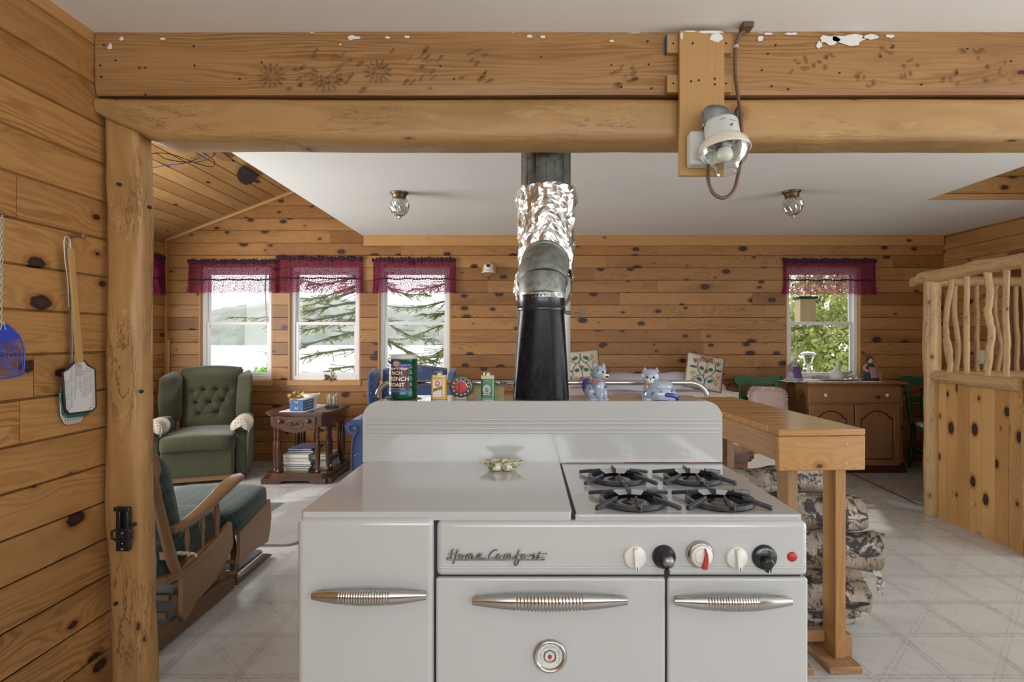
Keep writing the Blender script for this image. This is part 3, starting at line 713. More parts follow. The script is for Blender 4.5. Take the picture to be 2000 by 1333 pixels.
def spruce(x, y, label, seed, limbs):
    rg = random.Random(seed)
    t = thing('spruce_tree', label, 'tree', (x, y, -1.0), 0, 'spruce trees by the lake shore')
    tr = MB(); tr.tube([(x, y, -1.2), (x+0.05, y, 1.5), (x, y+0.1, 6)], [0.12, 0.10, 0.05], 8); 
    nd = MB()
    for (z, ang, L, dr) in limbs:
        d0 = Vector((math.cos(ang), math.sin(ang), 0)); pts = []
        for i in range(7):
            s = i/6
            pts.append(Vector((x, y, z)) + d0*L*s + Vector((0, 0, dr*s*s*L + 0.10*math.sin(s*4+z))) + Vector((0.03*math.sin(s*9), 0, 0)))
        tr.tube(pts, [0.017*(1-0.8*i/6)+0.003 for i in range(7)], 5)
        for i in range(1, 7):
            for k in range(9):
                s = (i - rg.random())/6
                j = min(int(s*6), 5); q = pts[j].lerp(pts[j+1], s*6-j)
                a2 = ang + rg.choice((-1, 1))*rg.uniform(0.4, 1.3)
                dd = Vector((math.cos(a2), math.sin(a2), rg.uniform(-0.6, 0.15))).normalized()
                ln = rg.uniform(0.12, 0.42)*(1-0.5*s)
                tr.tube([q, q+dd*ln], 0.004, 3, caps=False)
                needle_spray(nd, q, dd, ln, rg)
    tr.build('trunk_and_limbs', BRK, t); nd.build('needle_sprays', SPR, t)
rg = random.Random(3)
spruce(-2.27, 8.2, 'spruce with drooping limbs outside the left pair of windows', 11,
       [(z, rg.uniform(PI*0.85, PI*1.35), rg.uniform(1.0, 2.1), rg.uniform(-0.22, 0.02)) for z in [0.2, 0.45, 0.8, 1.05, 1.3, 1.5, 1.75, 1.95, 2.2, 2.5, 2.8, 1.6, 2.05]] + [(z, rg.uniform(-0.6, 0.6), rg.uniform(0.7, 1.2), -0.15) for z in [0.9, 1.2, 1.5, 2.1, 2.6]])
spruce(-0.75, 8.9, 'spruce with bare lower limbs outside the window behind the blue chair', 12,
       [(z, rg.uniform(PI*0.75, PI*1.4), rg.uniform(0.9, 1.7), rg.uniform(-0.3, 0.0)) for z in [0.3, 0.7, 1.0, 1.25, 1.55, 1.8, 2.05, 2.3, 2.7, 1.1, 1.9]])
def leafy(name, label, cat, c, r, n, seed, mat, size=0.05, trunk=None, group=None):
    rg = random.Random(seed); t = thing(name, label, cat, (c[0], c[1], -1.0), 0, group)
    mb = MB()
    for i in range(n):
        while True:
            p = Vector((rg.uniform(-1, 1), rg.uniform(-1, 1), rg.uniform(-1, 1)))
            if p.length < 1: break
        k = 0.75 + 0.5*noise.noise(p*2.3 + Vector((seed, 0, 0)))
        if noise.noise(p*4.5 + Vector((0, seed, 0))) < -0.12: continue
        q = Vector((c[0]+p.x*r[0]*k, c[1]+p.y*r[1]*k, c[2]+p.z*r[2]*k))
        a = Vector((rg.gauss(0, 1), rg.gauss(0, 1), rg.gauss(0, 1))).normalized(); b = a.orthogonal().normalized(); cc = a.cross(b)
        s = size*rg.uniform(0.6, 1.3)
        mb.add([q-b*s*.5, q+cc*s*.35, q+b*s*.5, q-cc*s*.35], [(0, 1, 2, 3)], [[(0, 0)]*4], rg.random())
    mb.build('foliage', mat, t)
    if trunk:
        m2 = MB()
        for (bx_, by_, r_) in trunk:
            m2.tube(smooth_path([(bx_, by_, -1.6), (bx_+0.1, by_, 0.5), (bx_-0.1, by_+0.1, 2.0), (bx_+0.2, by_, 4.0)], 4), r_, 6)
        m2.build('trunk', BRK, t)
leafy('shore_shrub', 'bright green shrub low outside the window behind the recliner', 'shrub', (-3.45, 7.6, 0.72), (0.32, 0.3, 0.28), 900, 5, SHR, 0.06, [( -3.45, 7.6, 0.01)])
leafy('leafy_tree', 'yellow-green leafy tree filling the right part of the far right window', 'tree', (5.3, 9.6, 1.5), (1.5, 1.0, 1.6), 15000, 6, LF, 0.085, [(5.2, 9.7, 0.05)], 'leafy trees beyond the far right window')
leafy('leafy_tree', 'yellow-green leafy tree filling the left part of the far right window', 'tree', (4.2, 10.6, 0.9), (1.6, 1.0, 1.7), 15000, 8, LF, 0.085, [(4.1, 10.7, 0.05)], 'leafy trees beyond the far right window')
# garden lantern and bird feeder outside the right window
t = thing('solar_lantern', 'white solar garden lantern standing outside the right window', 'lantern', (3.42, 6.85, -0.6))
kk = 6.85/F; lx = (1578.5-1025)*kk; 
def oz(py): return 1.30-(py-662)*kk
mb = MB(); mb.tube([(lx, 6.85, -0.6), (lx, 6.85, oz(711))], 0.017, 8); mb.build('post', MAT['whitep'], t)
mb = MB(); mb.lathe([(0.03, oz(712)), (0.045, oz(710)), (0.06, oz(700)), (0.075, oz(693)), (0.06, oz(693))], (lx, 6.85, 0), 12); mb.build('lantern_glass', MAT['clear'], t)
mb = MB(); mb.lathe([(0.085, oz(693)), (0.092, oz(691)), (0.06, oz(688)), (0.0, oz(687))], (lx, 6.85, 0), 16); mb.build('lantern_cap', MAT['whitep'], t)
t = thing('bird_feeder', 'tan bird feeder with dark roof hanging outside the right window', 'bird feeder', (3.32, 6.6, 1.5))
kk = 6.6/F; fx0, fx1 = (1556-1025)*kk, (1589-1025)*kk
mb = MB(); mb.box((fx0+0.008, 6.53, 1.3-(631-662)*kk), (fx1-0.008, 6.67, 1.3-(585-662)*kk)); mb.build('feeder_box', wood('feeder_wood', (0.55, 0.40, 0.20), (0.42, 0.27, 0.12), thr=0.9), t, bevel=0.004)
mb = MB(); mb.box((fx0-0.008, 6.51, 1.3-(585-662)*kk), (fx1+0.008, 6.69, 1.3-(580-662)*kk)); mb.build('feeder_roof', MAT['blackmat'], t, bevel=0.004)
mb = MB(); mb.tube([((fx0+fx1)/2, 6.6, 1.3-(580-662)*kk), ((fx0+fx1)/2, 6.6, 2.45), ((fx0+fx1)/2, 6.58, 2.47), ((fx0+fx1)/2, YB+0.13, 2.47)], 0.004, 5); mb.build('hanging_wire', MAT['blackmat'], t)
# ------------------------------------------------------------------ posts and beams
def log_mesh(mb, pts, rx, ry, n=20, wob=0.05, m=0, flat=None, seed=0):
    """squared-off log: superellipse section along pts"""
    pts = [Vector(p) for p in pts]; N = len(pts); T_ = (pts[-1]-pts[0]).normalized()
    A = Vector((0, 0, 1)) if abs(T_.z) < 0.8 else Vector((0, -1, 0)); S = T_.cross(A).normalized(); A = S.cross(T_)
    e = 0.55 if flat is None else flat; vs = []; L = 0; Ls = []
    for i, p in enumerate(pts):
        if i: L += (p - pts[i-1]).length
        Ls.append(L)
        for k in range(n):
            a = 2*PI*k/n; c, s_ = math.cos(a), math.sin(a)
            w = 1 + wob*noise.noise(Vector((c*1.2+seed, s_*1.2, L*2.6))) + wob*0.35*noise.noise(Vector((c*4, s_*4+seed, L*11)))
            vs.append(p + S*math.copysign(abs(c)**e, c)*rx*w + A*math.copysign(abs(s_)**e, s_)*ry*w)
    fs = []; uv = []; cc = 2*PI*(rx+ry)/2/n; o = random.random()*20
    for i in range(N-1):
        for k in range(n):
            k2 = (k+1) % n; fs.append((i*n+k, i*n+k2, (i+1)*n+k2, (i+1)*n+k))
            uv.append([(Ls[i]+o, k*cc), (Ls[i]+o, (k+1)*cc), (Ls[i+1]+o, (k+1)*cc), (Ls[i+1]+o, k*cc)])
    mb.add(vs, fs, uv, None, m, True)
    for i, r in ((0, True), (N-1, False)):
        f = list(range(n)); 
        if r: f.reverse()
        mb.add([vs[i*n+k] for k in range(n)], [f], None, None, m)
def lin(a, b, n): return [Vector(a).lerp(Vector(b), i/n) for i in range(n+1)]
BX1 = XR + 0.02
t = thing('log_beam', 'upper squared ceiling beam with boot prints and white paint smears', 'beam', (-1.53, 2.09, 2.162))
# upper beam: squared timber, slightly wavy lower edge
mb = MB()
def ub(a, b):
    x = -1.525 + a*(BX1+1.525)
    prof = [(2.0, 2.389), (1.998, 2.30), (2.000, 2.20), (2.006, 2.168), (2.18, 2.168), (2.18, 2.389)]
    i = min(int(b*5+1e-6), 5); y, z = prof[i]
    w = 0.004*noise.noise(Vector((x*1.3, i*2.0, 0)))
    if i in (3, 4): z += 0.006*noise.noise(Vector((x*0.9, 7, 0)))
    return Vector((x, y + w, z))
mb.grid(ub, 90, 5, smooth=False, uvs=(5.9, 0.62), rn=0.3)
mb.build('beam_timber', MAT['beam'], t)
nails = MB(); rg = random.Random(5)
for (px, py) in [(203,88),(226,118),(196,128),(198,150),(272,132),(283,132),(284,185),(378,90),(380,128),(468,154),(511,122),(887,154),(860,129),(1057,111),(1194,127),(1214,170),(1265,80),(1267,126),(1273,172),(1488,137),(1500,105),(1508,168),(1515,88),(1540,174),(1640,142),(1720,110),(1800,165),(1890,95),(1975,120)]:
    q = P(px, py, 1.997); nails.lathe([(0.0032, -0.002), (0.0032, 0.003), (0, 0.003)], q, 8, ax='y')
nails.build('nail_heads', MAT['blackmat'], t)
# boot prints: worn muddy tread marks are pattern on the timber
def mudm():
    s = NT('dried_mud'); s.set(col=(0.21, 0.115, 0.052), rough=0.95, spec=0.1, alpha=s.mr(s.noise(s.pos(), 70, 4, 0.7), 0.35, 0.6, 0.1, 0.75)); return s.mat
mud = mudm()
mp = MB(); rg = random.Random(9)
def mark(px, py, rx, ry, an):
    c = P(px, py, 1.9955); n = 7; k = 2.0/F
    pts = []
    for i in range(n):
        a = 2*PI*i/n; x = math.cos(a)*rx*k*rg.uniform(0.7, 1.2); z = math.sin(a)*ry*k*rg.uniform(0.7, 1.2)
        pts.append(Vector((c.x + x*math.cos(an) - z*math.sin(an), c.y, c.z + x*math.sin(an) + z*math.cos(an))))
    mp.add(pts, [list(range(n))[::-1]])
for (cx, cy, R, n) in ((530, 148, 20, 13), (637, 150, 26, 16), (738, 140, 20, 13)):
    for i in range(n):
        a = 2*PI*i/n + 0.2
        if cx == 637 and math.sin(a) > 0.75: continue
        mark(cx + math.cos(a)*R, cy - math.sin(a)*R*0.85, 10, 3.0, math.atan2(math.sin(a), math.cos(a)))
        if i % 2: mark(cx + math.cos(a)*R*0.45, cy - math.sin(a)*R*0.4, 6, 2.6, a)
for i in range(55):
    cx = rg.choice([570, 590, 660, 690, 780, 820, 850, 930, 1215, 1230]) + rg.uniform(-28, 28); cy = rg.uniform(95, 175)
    mark(cx, cy, rg.uniform(5, 14), rg.uniform(2, 5), rg.uniform(0.2, 1.0))
for (cx, cy) in ((1560, 130), (1610, 120), (1690, 150), (1740, 105), (1775, 135), (1850, 150), (1900, 110), (1945, 140)):
    for i in range(6): mark(cx + rg.uniform(-22, 22), cy + rg.uniform(-18, 18), rg.uniform(4, 9), rg.uniform(2.5, 5), rg.uniform(0, 3))
mp.build('boot_prints', mud, t)['kind'] = 'stuff'
pm = MB(); rg = random.Random(4)
for (px, py, w, h) in ((215, 91, 6, 6), (238, 76, 5, 5), (318, 76, 7, 3), (690, 74, 14, 5), (665, 87, 3, 2), (757, 73, 5, 3), (795, 72, 6, 3), (1035, 71, 6, 4), (1060, 72, 7, 3), (1195, 80, 5, 3), (1620, 78, 24, 10), (1660, 76, 34, 12), (1600, 88, 6, 8), (1700, 72, 20, 5), (1740, 70, 10, 4), (1485, 75, 8, 6), (1545, 66, 14, 3), (1500, 66, 10, 3)):
    c = P(px, py, 1.9945); n = 12; k = 2.0/F; ph = rg.uniform(0, 6)
    pts = [Vector((c.x + math.cos(2*PI*i/n)*w*k*rg.uniform(0.6, 1.1), c.y, min(c.z + math.sin(2*PI*i/n)*h*k*rg.uniform(0.5, 1.2), 2.388))) for i in range(n)]
    pm.add(pts, [list(range(n))[::-1]])
pm.build('paint_smears', plain('white_wall_paint', (0.72, 0.70, 0.67), 0.6), t)
t = thing('log_beam', 'lower rounded ceiling log with angled cut end above the post', 'beam', (-1.53, 2.09, 2.007))
mb = MB(); NX = 110
def lb(a, b):
    x = -1.528 + a*(BX1+1.528)
    z0 = 2.006 + 0.006*noise.noise(Vector((x*1.6, 3, 0))) + 0.003*noise.noise(Vector((x*7, 1, 0)))
    z1 = 2.163 + 0.006*noise.noise(Vector((x*1.1, 9, 0)))
    if x < -1.31: z0 = max(z0, 2.085 - (x+1.50)*0.42) if x > -1.50 else 2.092 + (-1.50-x)*0.4
    zm = (z0+z1)/2; h = (z1-z0)/2
    n = 14; an = 2*PI*b
    c, s_ = math.cos(an), math.sin(an); e = 0.42
    return Vector((x, 2.085 + math.copysign(abs(c)**e, c)*0.088*(1+0.03*noise.noise(Vector((x*2, b*3, 0)))), zm + math.copysign(abs(s_)**e, s_)*h))
mb.grid(lb, NX, 28, smooth=True, cv=True, uvs=(5.9, 0.55), rn=0.62)
mb.add([lb(0, k/28) for k in range(28)], [list(range(28))], None, None, 0)
mb.build('beam_timber', wood('log_beam_wood', (0.43, 0.255, 0.105), (0.31, 0.16, 0.058), kx=2.0, ky=6, rmax=0.012, thr=0.2, crack=0.4, ring=26, contrast=0.35, stain=0.75), t)
# post
t = thing('log_post', 'flattened peeled log post standing under the left end of the beam', 'post', (-1.40, 2.08, 0))
mb = MB(); pts = []
for i in range(46):
    s = i/45; z = 2.10*s
    pts.append((-1.440 - 0.020*s + 0.006*math.sin(s*9+1), 2.073, z))
log_mesh(mb, pts, 0.0655, 0.048, 36, 0.15, flat=0.5, seed=2)
mb.build('post_timber', MAT['log'], t)
nl = MB()
for (px, py) in [(232,360),(276,765),(262,1025),(292,405),(226,1180)]:
    nl.lathe([(0.007, -0.004), (0.007, 0.004), (0, 0.006)], P(px, py, 2.016), 8, ax='y')
nl.build('knots', MAT['blackmat'], t)
t = thing('door_latch', 'black metal latch bracket screwed to the log post', 'latch', P(240, 1035, 2.015))
mb = MB(); y = 2.018
def pbox(mb, x0, y0, x1, y1, Y0, Y1, m=0): mb.box(P(x0, y0, Y0), P(x0, y0, Y0) + Vector(((x1-x0)*Y0/F, Y1-Y0, -(y1-y0)*Y0/F)), m)
pbox(mb, 226, 992, 251, 1078, 2.005, 2.02); pbox(mb, 221, 992, 230, 1000, 2.0, 2.02)
mb.build('back_plate', MAT['black'], t, bevel=0.002)
mb = MB(); pbox(mb, 229, 1000, 234, 1070, 1.99, 2.006); pbox(mb, 244, 1000, 249, 1070, 1.99, 2.006); mb.build('side_rail', MAT['black'], t, bevel=0.002)
mb = MB(); mb.tube([P(218, 1052, 1.995), P(218, 1040, 1.995), P(226, 1035, 1.99), P(250, 1035, 1.99), P(258, 1040, 1.995), P(258, 1052, 1.995), P(250, 1056, 1.99), P(226, 1056, 1.99)], 0.004, 6, closed=True); pbox(mb, 228, 1037, 248, 1053, 1.985, 2.0); mb.build('latch_loop', MAT['black'], t)
mb = MB()
for yy in (1042, 1062, 1073): mb.lathe([(0.005, 0), (0.005, -0.004), (0, -0.005)], P(239, yy, 1.985 if yy == 1042 else 2.003), 10, ax='y')
mb.build('screw', MAT['steelgrey'], t)

# ------------------------------------------------------------------ lamp board, propane lamp and tubing
BY = 1.955; kb = BY/F
t = thing('mounting_board', 'vertical pine board fixed on cleats across the ceiling beams', 'board', P(1371, 200, BY))
mb = MB(); a = P(1327, 60, BY); b = P(1415, 343, BY); mb.box((a.x, BY, b.z), (b.x, BY+0.019, 2.372)); mb.build('board', MAT['board'], t, bevel=0.002)
pmx = MB()
for (x0, x1, y0, y1, sd) in ((1329, 1334, 62, 78, 1), (1337, 1360, 59, 63, 2), (1365, 1414, 59, 66, 3), (1385, 1414, 64, 82, 4)):
    r_ = random.Random(sd); n = 14; k = BY/F; c = P((x0+x1)/2, (y0+y1)/2, BY-0.001)
    pts = [Vector((c.x + math.cos(2*PI*i/n)*(x1-x0)/2*k*r_.uniform(0.75, 1.1), c.y, min(c.z + math.sin(2*PI*i/n)*(y1-y0)/2*k*r_.uniform(0.7, 1.15), 2.37))) for i in range(n)]
    pmx.add(pts, [list(range(n))[::-1]])
pmx.build('paint_smears', MAT['vinyl'], t)
mb = MB()
for (px, py) in ((1353, 85), (1350, 159), (1365, 157), (1396, 154), (1396, 165)): mb.lathe([(0.004, 0.001), (0.004, -0.0015), (0, -0.002)], P(px, py, BY), 8, ax='y')
mb.build('screw', MAT['blackmat'], t)
for (x0, y0, x1, y1, lb_) in ((1303, 67, 1331, 103, 'cleat with a blue painted end, upper left behind the pine board'), (1303, 146, 1331, 180, 'bare wooden cleat, lower left behind the pine board'), (1411, 66, 1430, 103, 'bare wooden cleat, upper right behind the pine board'), (1411, 146, 1430, 180, 'bare wooden cleat, lower right behind the pine board')):
    mb = MB(); a = P(x0, y0, 1.976); b = P(x1, y1, 1.976); mb.box((a.x, 1.976, b.z), (b.x, 1.997, a.z))
    if 'blue' in lb_: mb.box((a.x-0.003, 1.975, b.z), (a.x+0.001, 1.998, a.z), 1)
    mb.lathe([(0.004, 0.001), (0.004, -0.0015), (0, -0.002)], (0.5*(a.x+b.x) - 0.004, 1.976, 0.5*(a.z+b.z)), 8, 2, 'y')
    o = mb.build('wooden_cleat', [MAT['board'], plain('blue_paint', (0.03, 0.10, 0.22), 0.6), MAT['blackmat']], bevel=0.0015); meta(o, lb_, 'wood block', 'cleats behind the lamp board')
# propane wall lamp
LY = 1.86; kl = LY/F
pale = plain('pale_enamelled_metal', (0.55, 0.58, 0.55), 0.35, var=0.06)
t = thing('propane_lamp', 'propane wall lamp with glass globe and grey heat shield on pine board', 'lamp', P(1410, 290, LY))
mb = MB(); a, b = P(1346, 258, 1.92), P(1396, 324, 1.92); mb.box((a.x, 1.905, b.z), (b.x, BY-0.001, a.z)); mb.build('back_box', pale, t, bevel=0.008, seg=3)
cx, cz_ = P(1410, 0, LY).x, 0
def lz(py): return 1.30-(py-662)*kl
tilt = Matrix.Translation((cx, LY, lz(250)-0.015)) @ Matrix.Rotation(math.radians(-4), 4, 'Y') @ Matrix.Rotation(math.radians(-9), 4, 'X') @ Matrix.Translation((-cx, -LY, -lz(250)))
mb = MB(); mb.T = tilt; mb.lathe([(0.056, lz(268)), (0.056, lz(262)), (0.054, lz(232)), (0.050, lz(228)), (0.0, lz(228))], (cx, LY, 0), 28); mb.build('lamp_body', pale, t)
mb = MB(); mb.T = tilt; mb.tube([(cx-0.022, LY-0.053, lz(240)), (cx-0.004, LY-0.056, lz(238))], 0.0012, 5); mb.tube([(cx+0.008, LY-0.056, lz(241)), (cx+0.03, LY-0.05, lz(244))], 0.0008, 5); mb.lathe([(0.004, 0), (0.004, -0.004), (0, -0.004)], (cx+0.012, LY-0.056, lz(253)), 10, ax='y'); mb.build('vent_slot', MAT['steelgrey'], t)
mb = MB(); mb.T = tilt
prof = [(0.056, lz(262)), (0.066, lz(268)), (0.078, lz(277)), (0.083, lz(288)), (0.084, lz(291)), (0.080, lz(291)), (0.074, lz(279)), (0.05, lz(270))]
mb.lathe(prof, (cx, LY, 0), 32, caps=False); mb.build('reflector_bowl', MAT['creamglaze'], t)
mb = MB(); mb.T = tilt; mb.lathe([(0.080, lz(290)), (0.076, lz(300)), (0.064, lz(312)), (0.046, lz(322)), (0.040, lz(325)), (0.038, lz(333)), (0.034, lz(333)), (0.034, lz(326))], (cx, LY, 0), 32, caps=False); mb.build('glass_globe', MAT['clear'], t)
mb = MB(); mb.T = tilt; mb.lathe([(0.020, lz(270)), (0.022, lz(285)), (0.026, lz(300)), (0.018, lz(308)), (0, lz(309))], (cx, LY, 0), 16); mb.build('mantle', MAT['whitep'], t)
mb = MB(); mb.T = tilt; mb.lathe([(0.028, lz(268)), (0.028, lz(284)), (0.020, lz(287))], (cx, LY, 0), 16); mb.build('burner_cap', MAT['steelgrey'], t)
mb = MB(); sc_ = P(1408, 215, LY)
def shield(a, b):
    an = math.radians(200 - 225*a); 
    r = 0.056 + 0.002*b
    return Vector((sc_.x + r*math.cos(an), LY + 0.012 + r*0.8*-math.sin(-an)*0.9 + 0.0, lz(246) + b*(0.040 + 0.052*(1-abs(math.cos(an))**3.0))))
mb.grid(shield, 24, 6)
o = mb.build('heat_shield', MAT['steelgrey'], t); so_ = o.modifiers.new('s', 'SOLIDIFY'); so_.thickness = 0.0015
t = thing('gas_tube', 'brown gas tubing looping from ceiling down to propane lamp', 'pipe', P(1450, 60, 1.95))
mb = MB()
pth = [P(1458, 56, 1.965), P(1444, 68, 1.96), P(1437, 92, 1.96), P(1436, 140, 1.965), P(1441, 185, 1.955), P(1447, 230, 1.94), P(1448, 290, 1.93), P(1442, 340, 1.90), P(1432, 374, 1.885), P(1412, 387, 1.88), P(1392, 376, 1.88), P(1383, 350, 1.885), P(1384, 322, 1.90)]
mb.tube(smooth_path(pth, 6), 0.0062, 10); mb.build('tubing', MAT['brownpipe'], t)
mb = MB(); a = P(1448, 52, 1.955); mb.box((a.x-0.002, 1.93, 2.372), (a.x+0.035, 1.975, 2.389)); mb.build('ceiling_bracket', MAT['brownpipe'], t, bevel=0.002)
mb = MB()
for dz in (0, 0.006): mb.lathe([(0.008, 0), (0.0095, 0.0015), (0.008, 0.003)], P(1437, 94, 1.96) + Vector((0, 0, dz)), 10, caps=False)
mb.build('staple', MAT['whitep'], t)

# ------------------------------------------------------------------ ceiling lights
def ceil_light(px, py, label, tilt=0.0):
    Y = 1.09*F/(662-py); x = (px-1025)*Y/F; k = Y/F
    t = thing('ceiling_light', label, 'ceiling light', (x, Y, ZC-0.02), 0, 'cut glass ceiling lights')
    mb = MB(); mb.T = Matrix.Translation((x, Y, ZC)) @ Matrix.Rotation(tilt, 4, 'Y')
    mb.lathe([(0.066, 0.0), (0.068, -0.006), (0.056, -0.016), (0.050, -0.026), (0.049, -0.050), (0.0, -0.050)], (0, 0, 0), 28); mb.build('brass_base', MAT['brass'], t)
    mb = MB(); mb.T = Matrix.Translation((x, Y, ZC)) @ Matrix.Rotation(tilt, 4, 'Y')
    pr = [(0.050, -0.050), (0.066, -0.062), (0.073, -0.085), (0.070, -0.115), (0.055, -0.150), (0.034, -0.172), (0.016, -0.180), (0.012, -0.192), (0, -0.195)]
    n = 36; vs = []
    for i, (r, h) in enumerate(pr):
        for k_ in range(n): a = 2*PI*k_/n + i*0.087; rr = r*(1 + (0.045 if (k_+i) % 2 else -0.03)); vs.append((rr*math.cos(a), rr*math.sin(a), h))
    mb.add(vs, [(i*n+k_, i*n+(k_+1) % n, (i+1)*n+(k_+1) % n, (i+1)*n+k_) for i in range(len(pr)-1) for k_ in range(n)], None, None, 0, False)
    mb.build('glass_shade', MAT['cutglass'], t)
    mb = MB(); mb.T = Matrix.Translation((x, Y, ZC)); mb.lathe([(0.012, -0.05), (0.016, -0.07), (0.02, -0.09), (0.012, -0.12), (0, -0.125)], (0, 0, 0), 12); mb.build('light_bulb', MAT['whitep'], t)
ceil_light(780, 376.5, 'cut glass ceiling light on the left, above the end table side')
ceil_light(1546, 374, 'cut glass ceiling light on the right, slightly tilted', math.radians(-4))
# wall gas lamp
t = thing('wall_lamp', 'small white gas lamp on the pine wall left of stove pipe', 'lamp', (bx(955), YB-0.05, bz(527)))
x, z = bx(955), bz(527)
mb = MB(); mb.lathe([(0.075, 0.0), (0.075, -0.014), (0.06, -0.018), (0, -0.018)], (x, YB-0.002, z+0.01), 28, ax='y'); mb.build('back_plate', MAT['trim'], t)
mb = MB(); mb.lathe([(0.045, 0.03), (0.05, 0.0), (0.052, -0.02), (0.0, -0.02)], (x, YB-0.075, z+0.01), 20); mb.build('lamp_body', MAT['whitep'], t)
mb = MB(); mb.box((x-0.02, YB-0.13, z+0.012), (x+0.02, YB-0.02, z+0.04)); mb.build('burner_opening', MAT['blackmat'], t)
mb = MB(); mb.lathe([(0.045, -0.01), (0.055, -0.025), (0.078, -0.045), (0.074, -0.047), (0.04, -0.03)], (x, YB-0.085, z+0.0), 24, caps=False); mb.build('reflector_bowl', MAT['whitep'], t)
mb = MB(); mb.lathe([(0.070, -0.047), (0.064, -0.068), (0.045, -0.088), (0.02, -0.098), (0, -0.1)], (x, YB-0.085, z), 20); mb.build('glass_globe', MAT['clear'], t)
mb = MB(); mb.lathe([(0.004, -0.07), (0.012, -0.10), (0.012, -0.115), (0, -0.12)], (x+0.004, YB-0.085, z), 10); mb.build('finial', MAT['redwood'], t)

# ------------------------------------------------------------------ things on the sloped ceiling
def slopez(x): return 2.357 + (x-XL)*sl_
def onslope(px, py, off=0.012):
    # ray through pixel meets the sloped ceiling plane
    dx, dz = (px-1025)/F, (662-py)/F
    Y = (2.357 - off - XL*sl_ - 1.30) / (dz - dx*sl_)
    return Vector((dx*Y, Y, 1.30+dz*Y))
patch_out = [(463, 338), (468, 328), (474, 324), (504, 343), (498, 352), (490, 358), (481, 361), (471, 356), (464, 348)]
def slope_patch(name, outl, mat, label, cat, off=0.02, drop=0.006):
    mb = MB(); pts = [onslope(px, py, off) for px, py in outl]; nn = Vector((0, 0, -drop))
    n = len(pts); mb.add(pts + [p+nn for p in pts], [list(range(n)), list(range(n, 2*n))[::-1]] + [(i, (i+1) % n, n+(i+1) % n, n+i) for i in range(n)])
    o = mb.build(name, mat); return meta(o, label, cat)
slope_patch('hole_plate', patch_out + [], MAT['blackmat'], 'round black plate as a dark hole in the sloped board ceiling at the white ceiling edge', 'plate')  # flat black plate drawn in place of a dark hole
slope_patch('wood_patch', [(410, 293), (420, 291), (436, 299), (452, 311), (443, 314), (430, 311), (418, 303)], MAT['cab'], 'brown scalloped scar on the sloped boards near the loose wires', 'patch')
def wire(name, pix, mat, label, r=0.0035):
    mb = MB(); mb.tube(smooth_path([onslope(a, b, 0.03 + 0.02*((i*7) % 3)) for i, (a, b) in enumerate(pix)], 5), r, 5); o = mb.build(name, mat); return meta(o, label, 'wire', 'loose wires under the sloped ceiling')
wire('loose_wire', [(285, 302), (310, 299), (340, 303), (380, 318), (410, 326), (419, 322), (416, 312), (395, 298), (370, 284), (350, 268)], MAT['blackmat'], 'black loose wire making the widest loop under the sloped boards')
wire('loose_wire', [(285, 306), (305, 300), (325, 311), (365, 317), (395, 315), (416, 305), (418, 295), (400, 288), (375, 278), (358, 268)], MAT['blackmat'], 'second black loose wire, tangled inside the loop of the first')
wire('loose_wire', [(285, 331), (325, 323), (355, 320), (385, 311), (402, 304), (400, 293), (385, 286), (362, 272)], plain('blue_wire', (0.03, 0.05, 0.20), 0.4), 'blue loose wire under the sloped boards')
# ------------------------------------------------------------------ kitchen range
YF = 1.2855; YD = 1.272; kd = YD/F; YS = 1.81; ZT = 0.905
def X(px, Y): return (px-1025)*Y/F
def Z(py, Y): return 1.30-(py-662)*Y/F
stove = thing('kitchen_range', 'large white enamel vintage wood and gas kitchen range with chrome handles', 'stove', (0.06, 1.5, 0))
E = MAT['enamel']
xl, xr = X(580, YD), X(1578, YD)
mb = MB(); mb.box((xl+0.004, YD+0.02, 0.10), (xr-0.004, 1.97, 0.868)); mb.build('body', E, stove, bevel=0.012, seg=3)
mb = MB(); mb.box((xl+0.012, YD+0.011, 0.12), (xr-0.012, YD+0.03, 0.884)); mb.box((X(1110, YF), YF+0.004, 0.86), (X(1126, YF), YS-0.01, 0.9)); mb.build('dark_inner_frame', MAT['gap'], stove)
mb = MB(); mb.box((xl+0.03, YD+0.06, 0.0), (xr-0.03, 1.93, 0.10)); mb.build('toe_base', MAT['blackmat'], stove)
def panel(name, px0, px1, z0, z1, r=0.010, parent=stove, yb=0.03):
    mb = MB(); mb.box((X(px0, YD), YD, z0), (X(px1, YD), YD+yb, z1))
    return mb.build(name, E, parent, bevel=r, seg=4)
ld = panel('firebox_door', 579, 847, 0.13, Z(1015, YD), 0.014)
cp = panel('control_panel', 852, 1579, Z(1127, YD), Z(1020, YD), 0.012)
od = panel('oven_door', 851, 1300, 0.13, Z(1130, YD), 0.006)
sd = panel('side_door', 1304, 1579, 0.13, Z(1130, YD), 0.006)
# raised lip lines on the control panel
mb = MB()
for py, h in ((1109, 0.0035), (1040, 0.0016)):
    mb.tube([(X(858, YD), YD+0.0005, Z(py, YD)), (X(1573, YD), YD+0.0005, Z(py, YD))], h, 8, flat=0.6)
mb.build('pressed_rib', E, cp)
# worktop slabs
def slab(name, x0, x1f, x1b, z0, z1, yb=YS+0.005, yf=YF):
    mb = MB(); o_ = [(x0, yf), (x1f, yf), (x1b, yb), (x0, yb)]
    mb.prism(o_, 'z', z0, z1); return mb.build(name, E, stove, bevel=0.009, seg=4)
slab('left_worktop', X(587, YF), X(1117, YF), X(1092, YS), ZT-0.020, ZT)
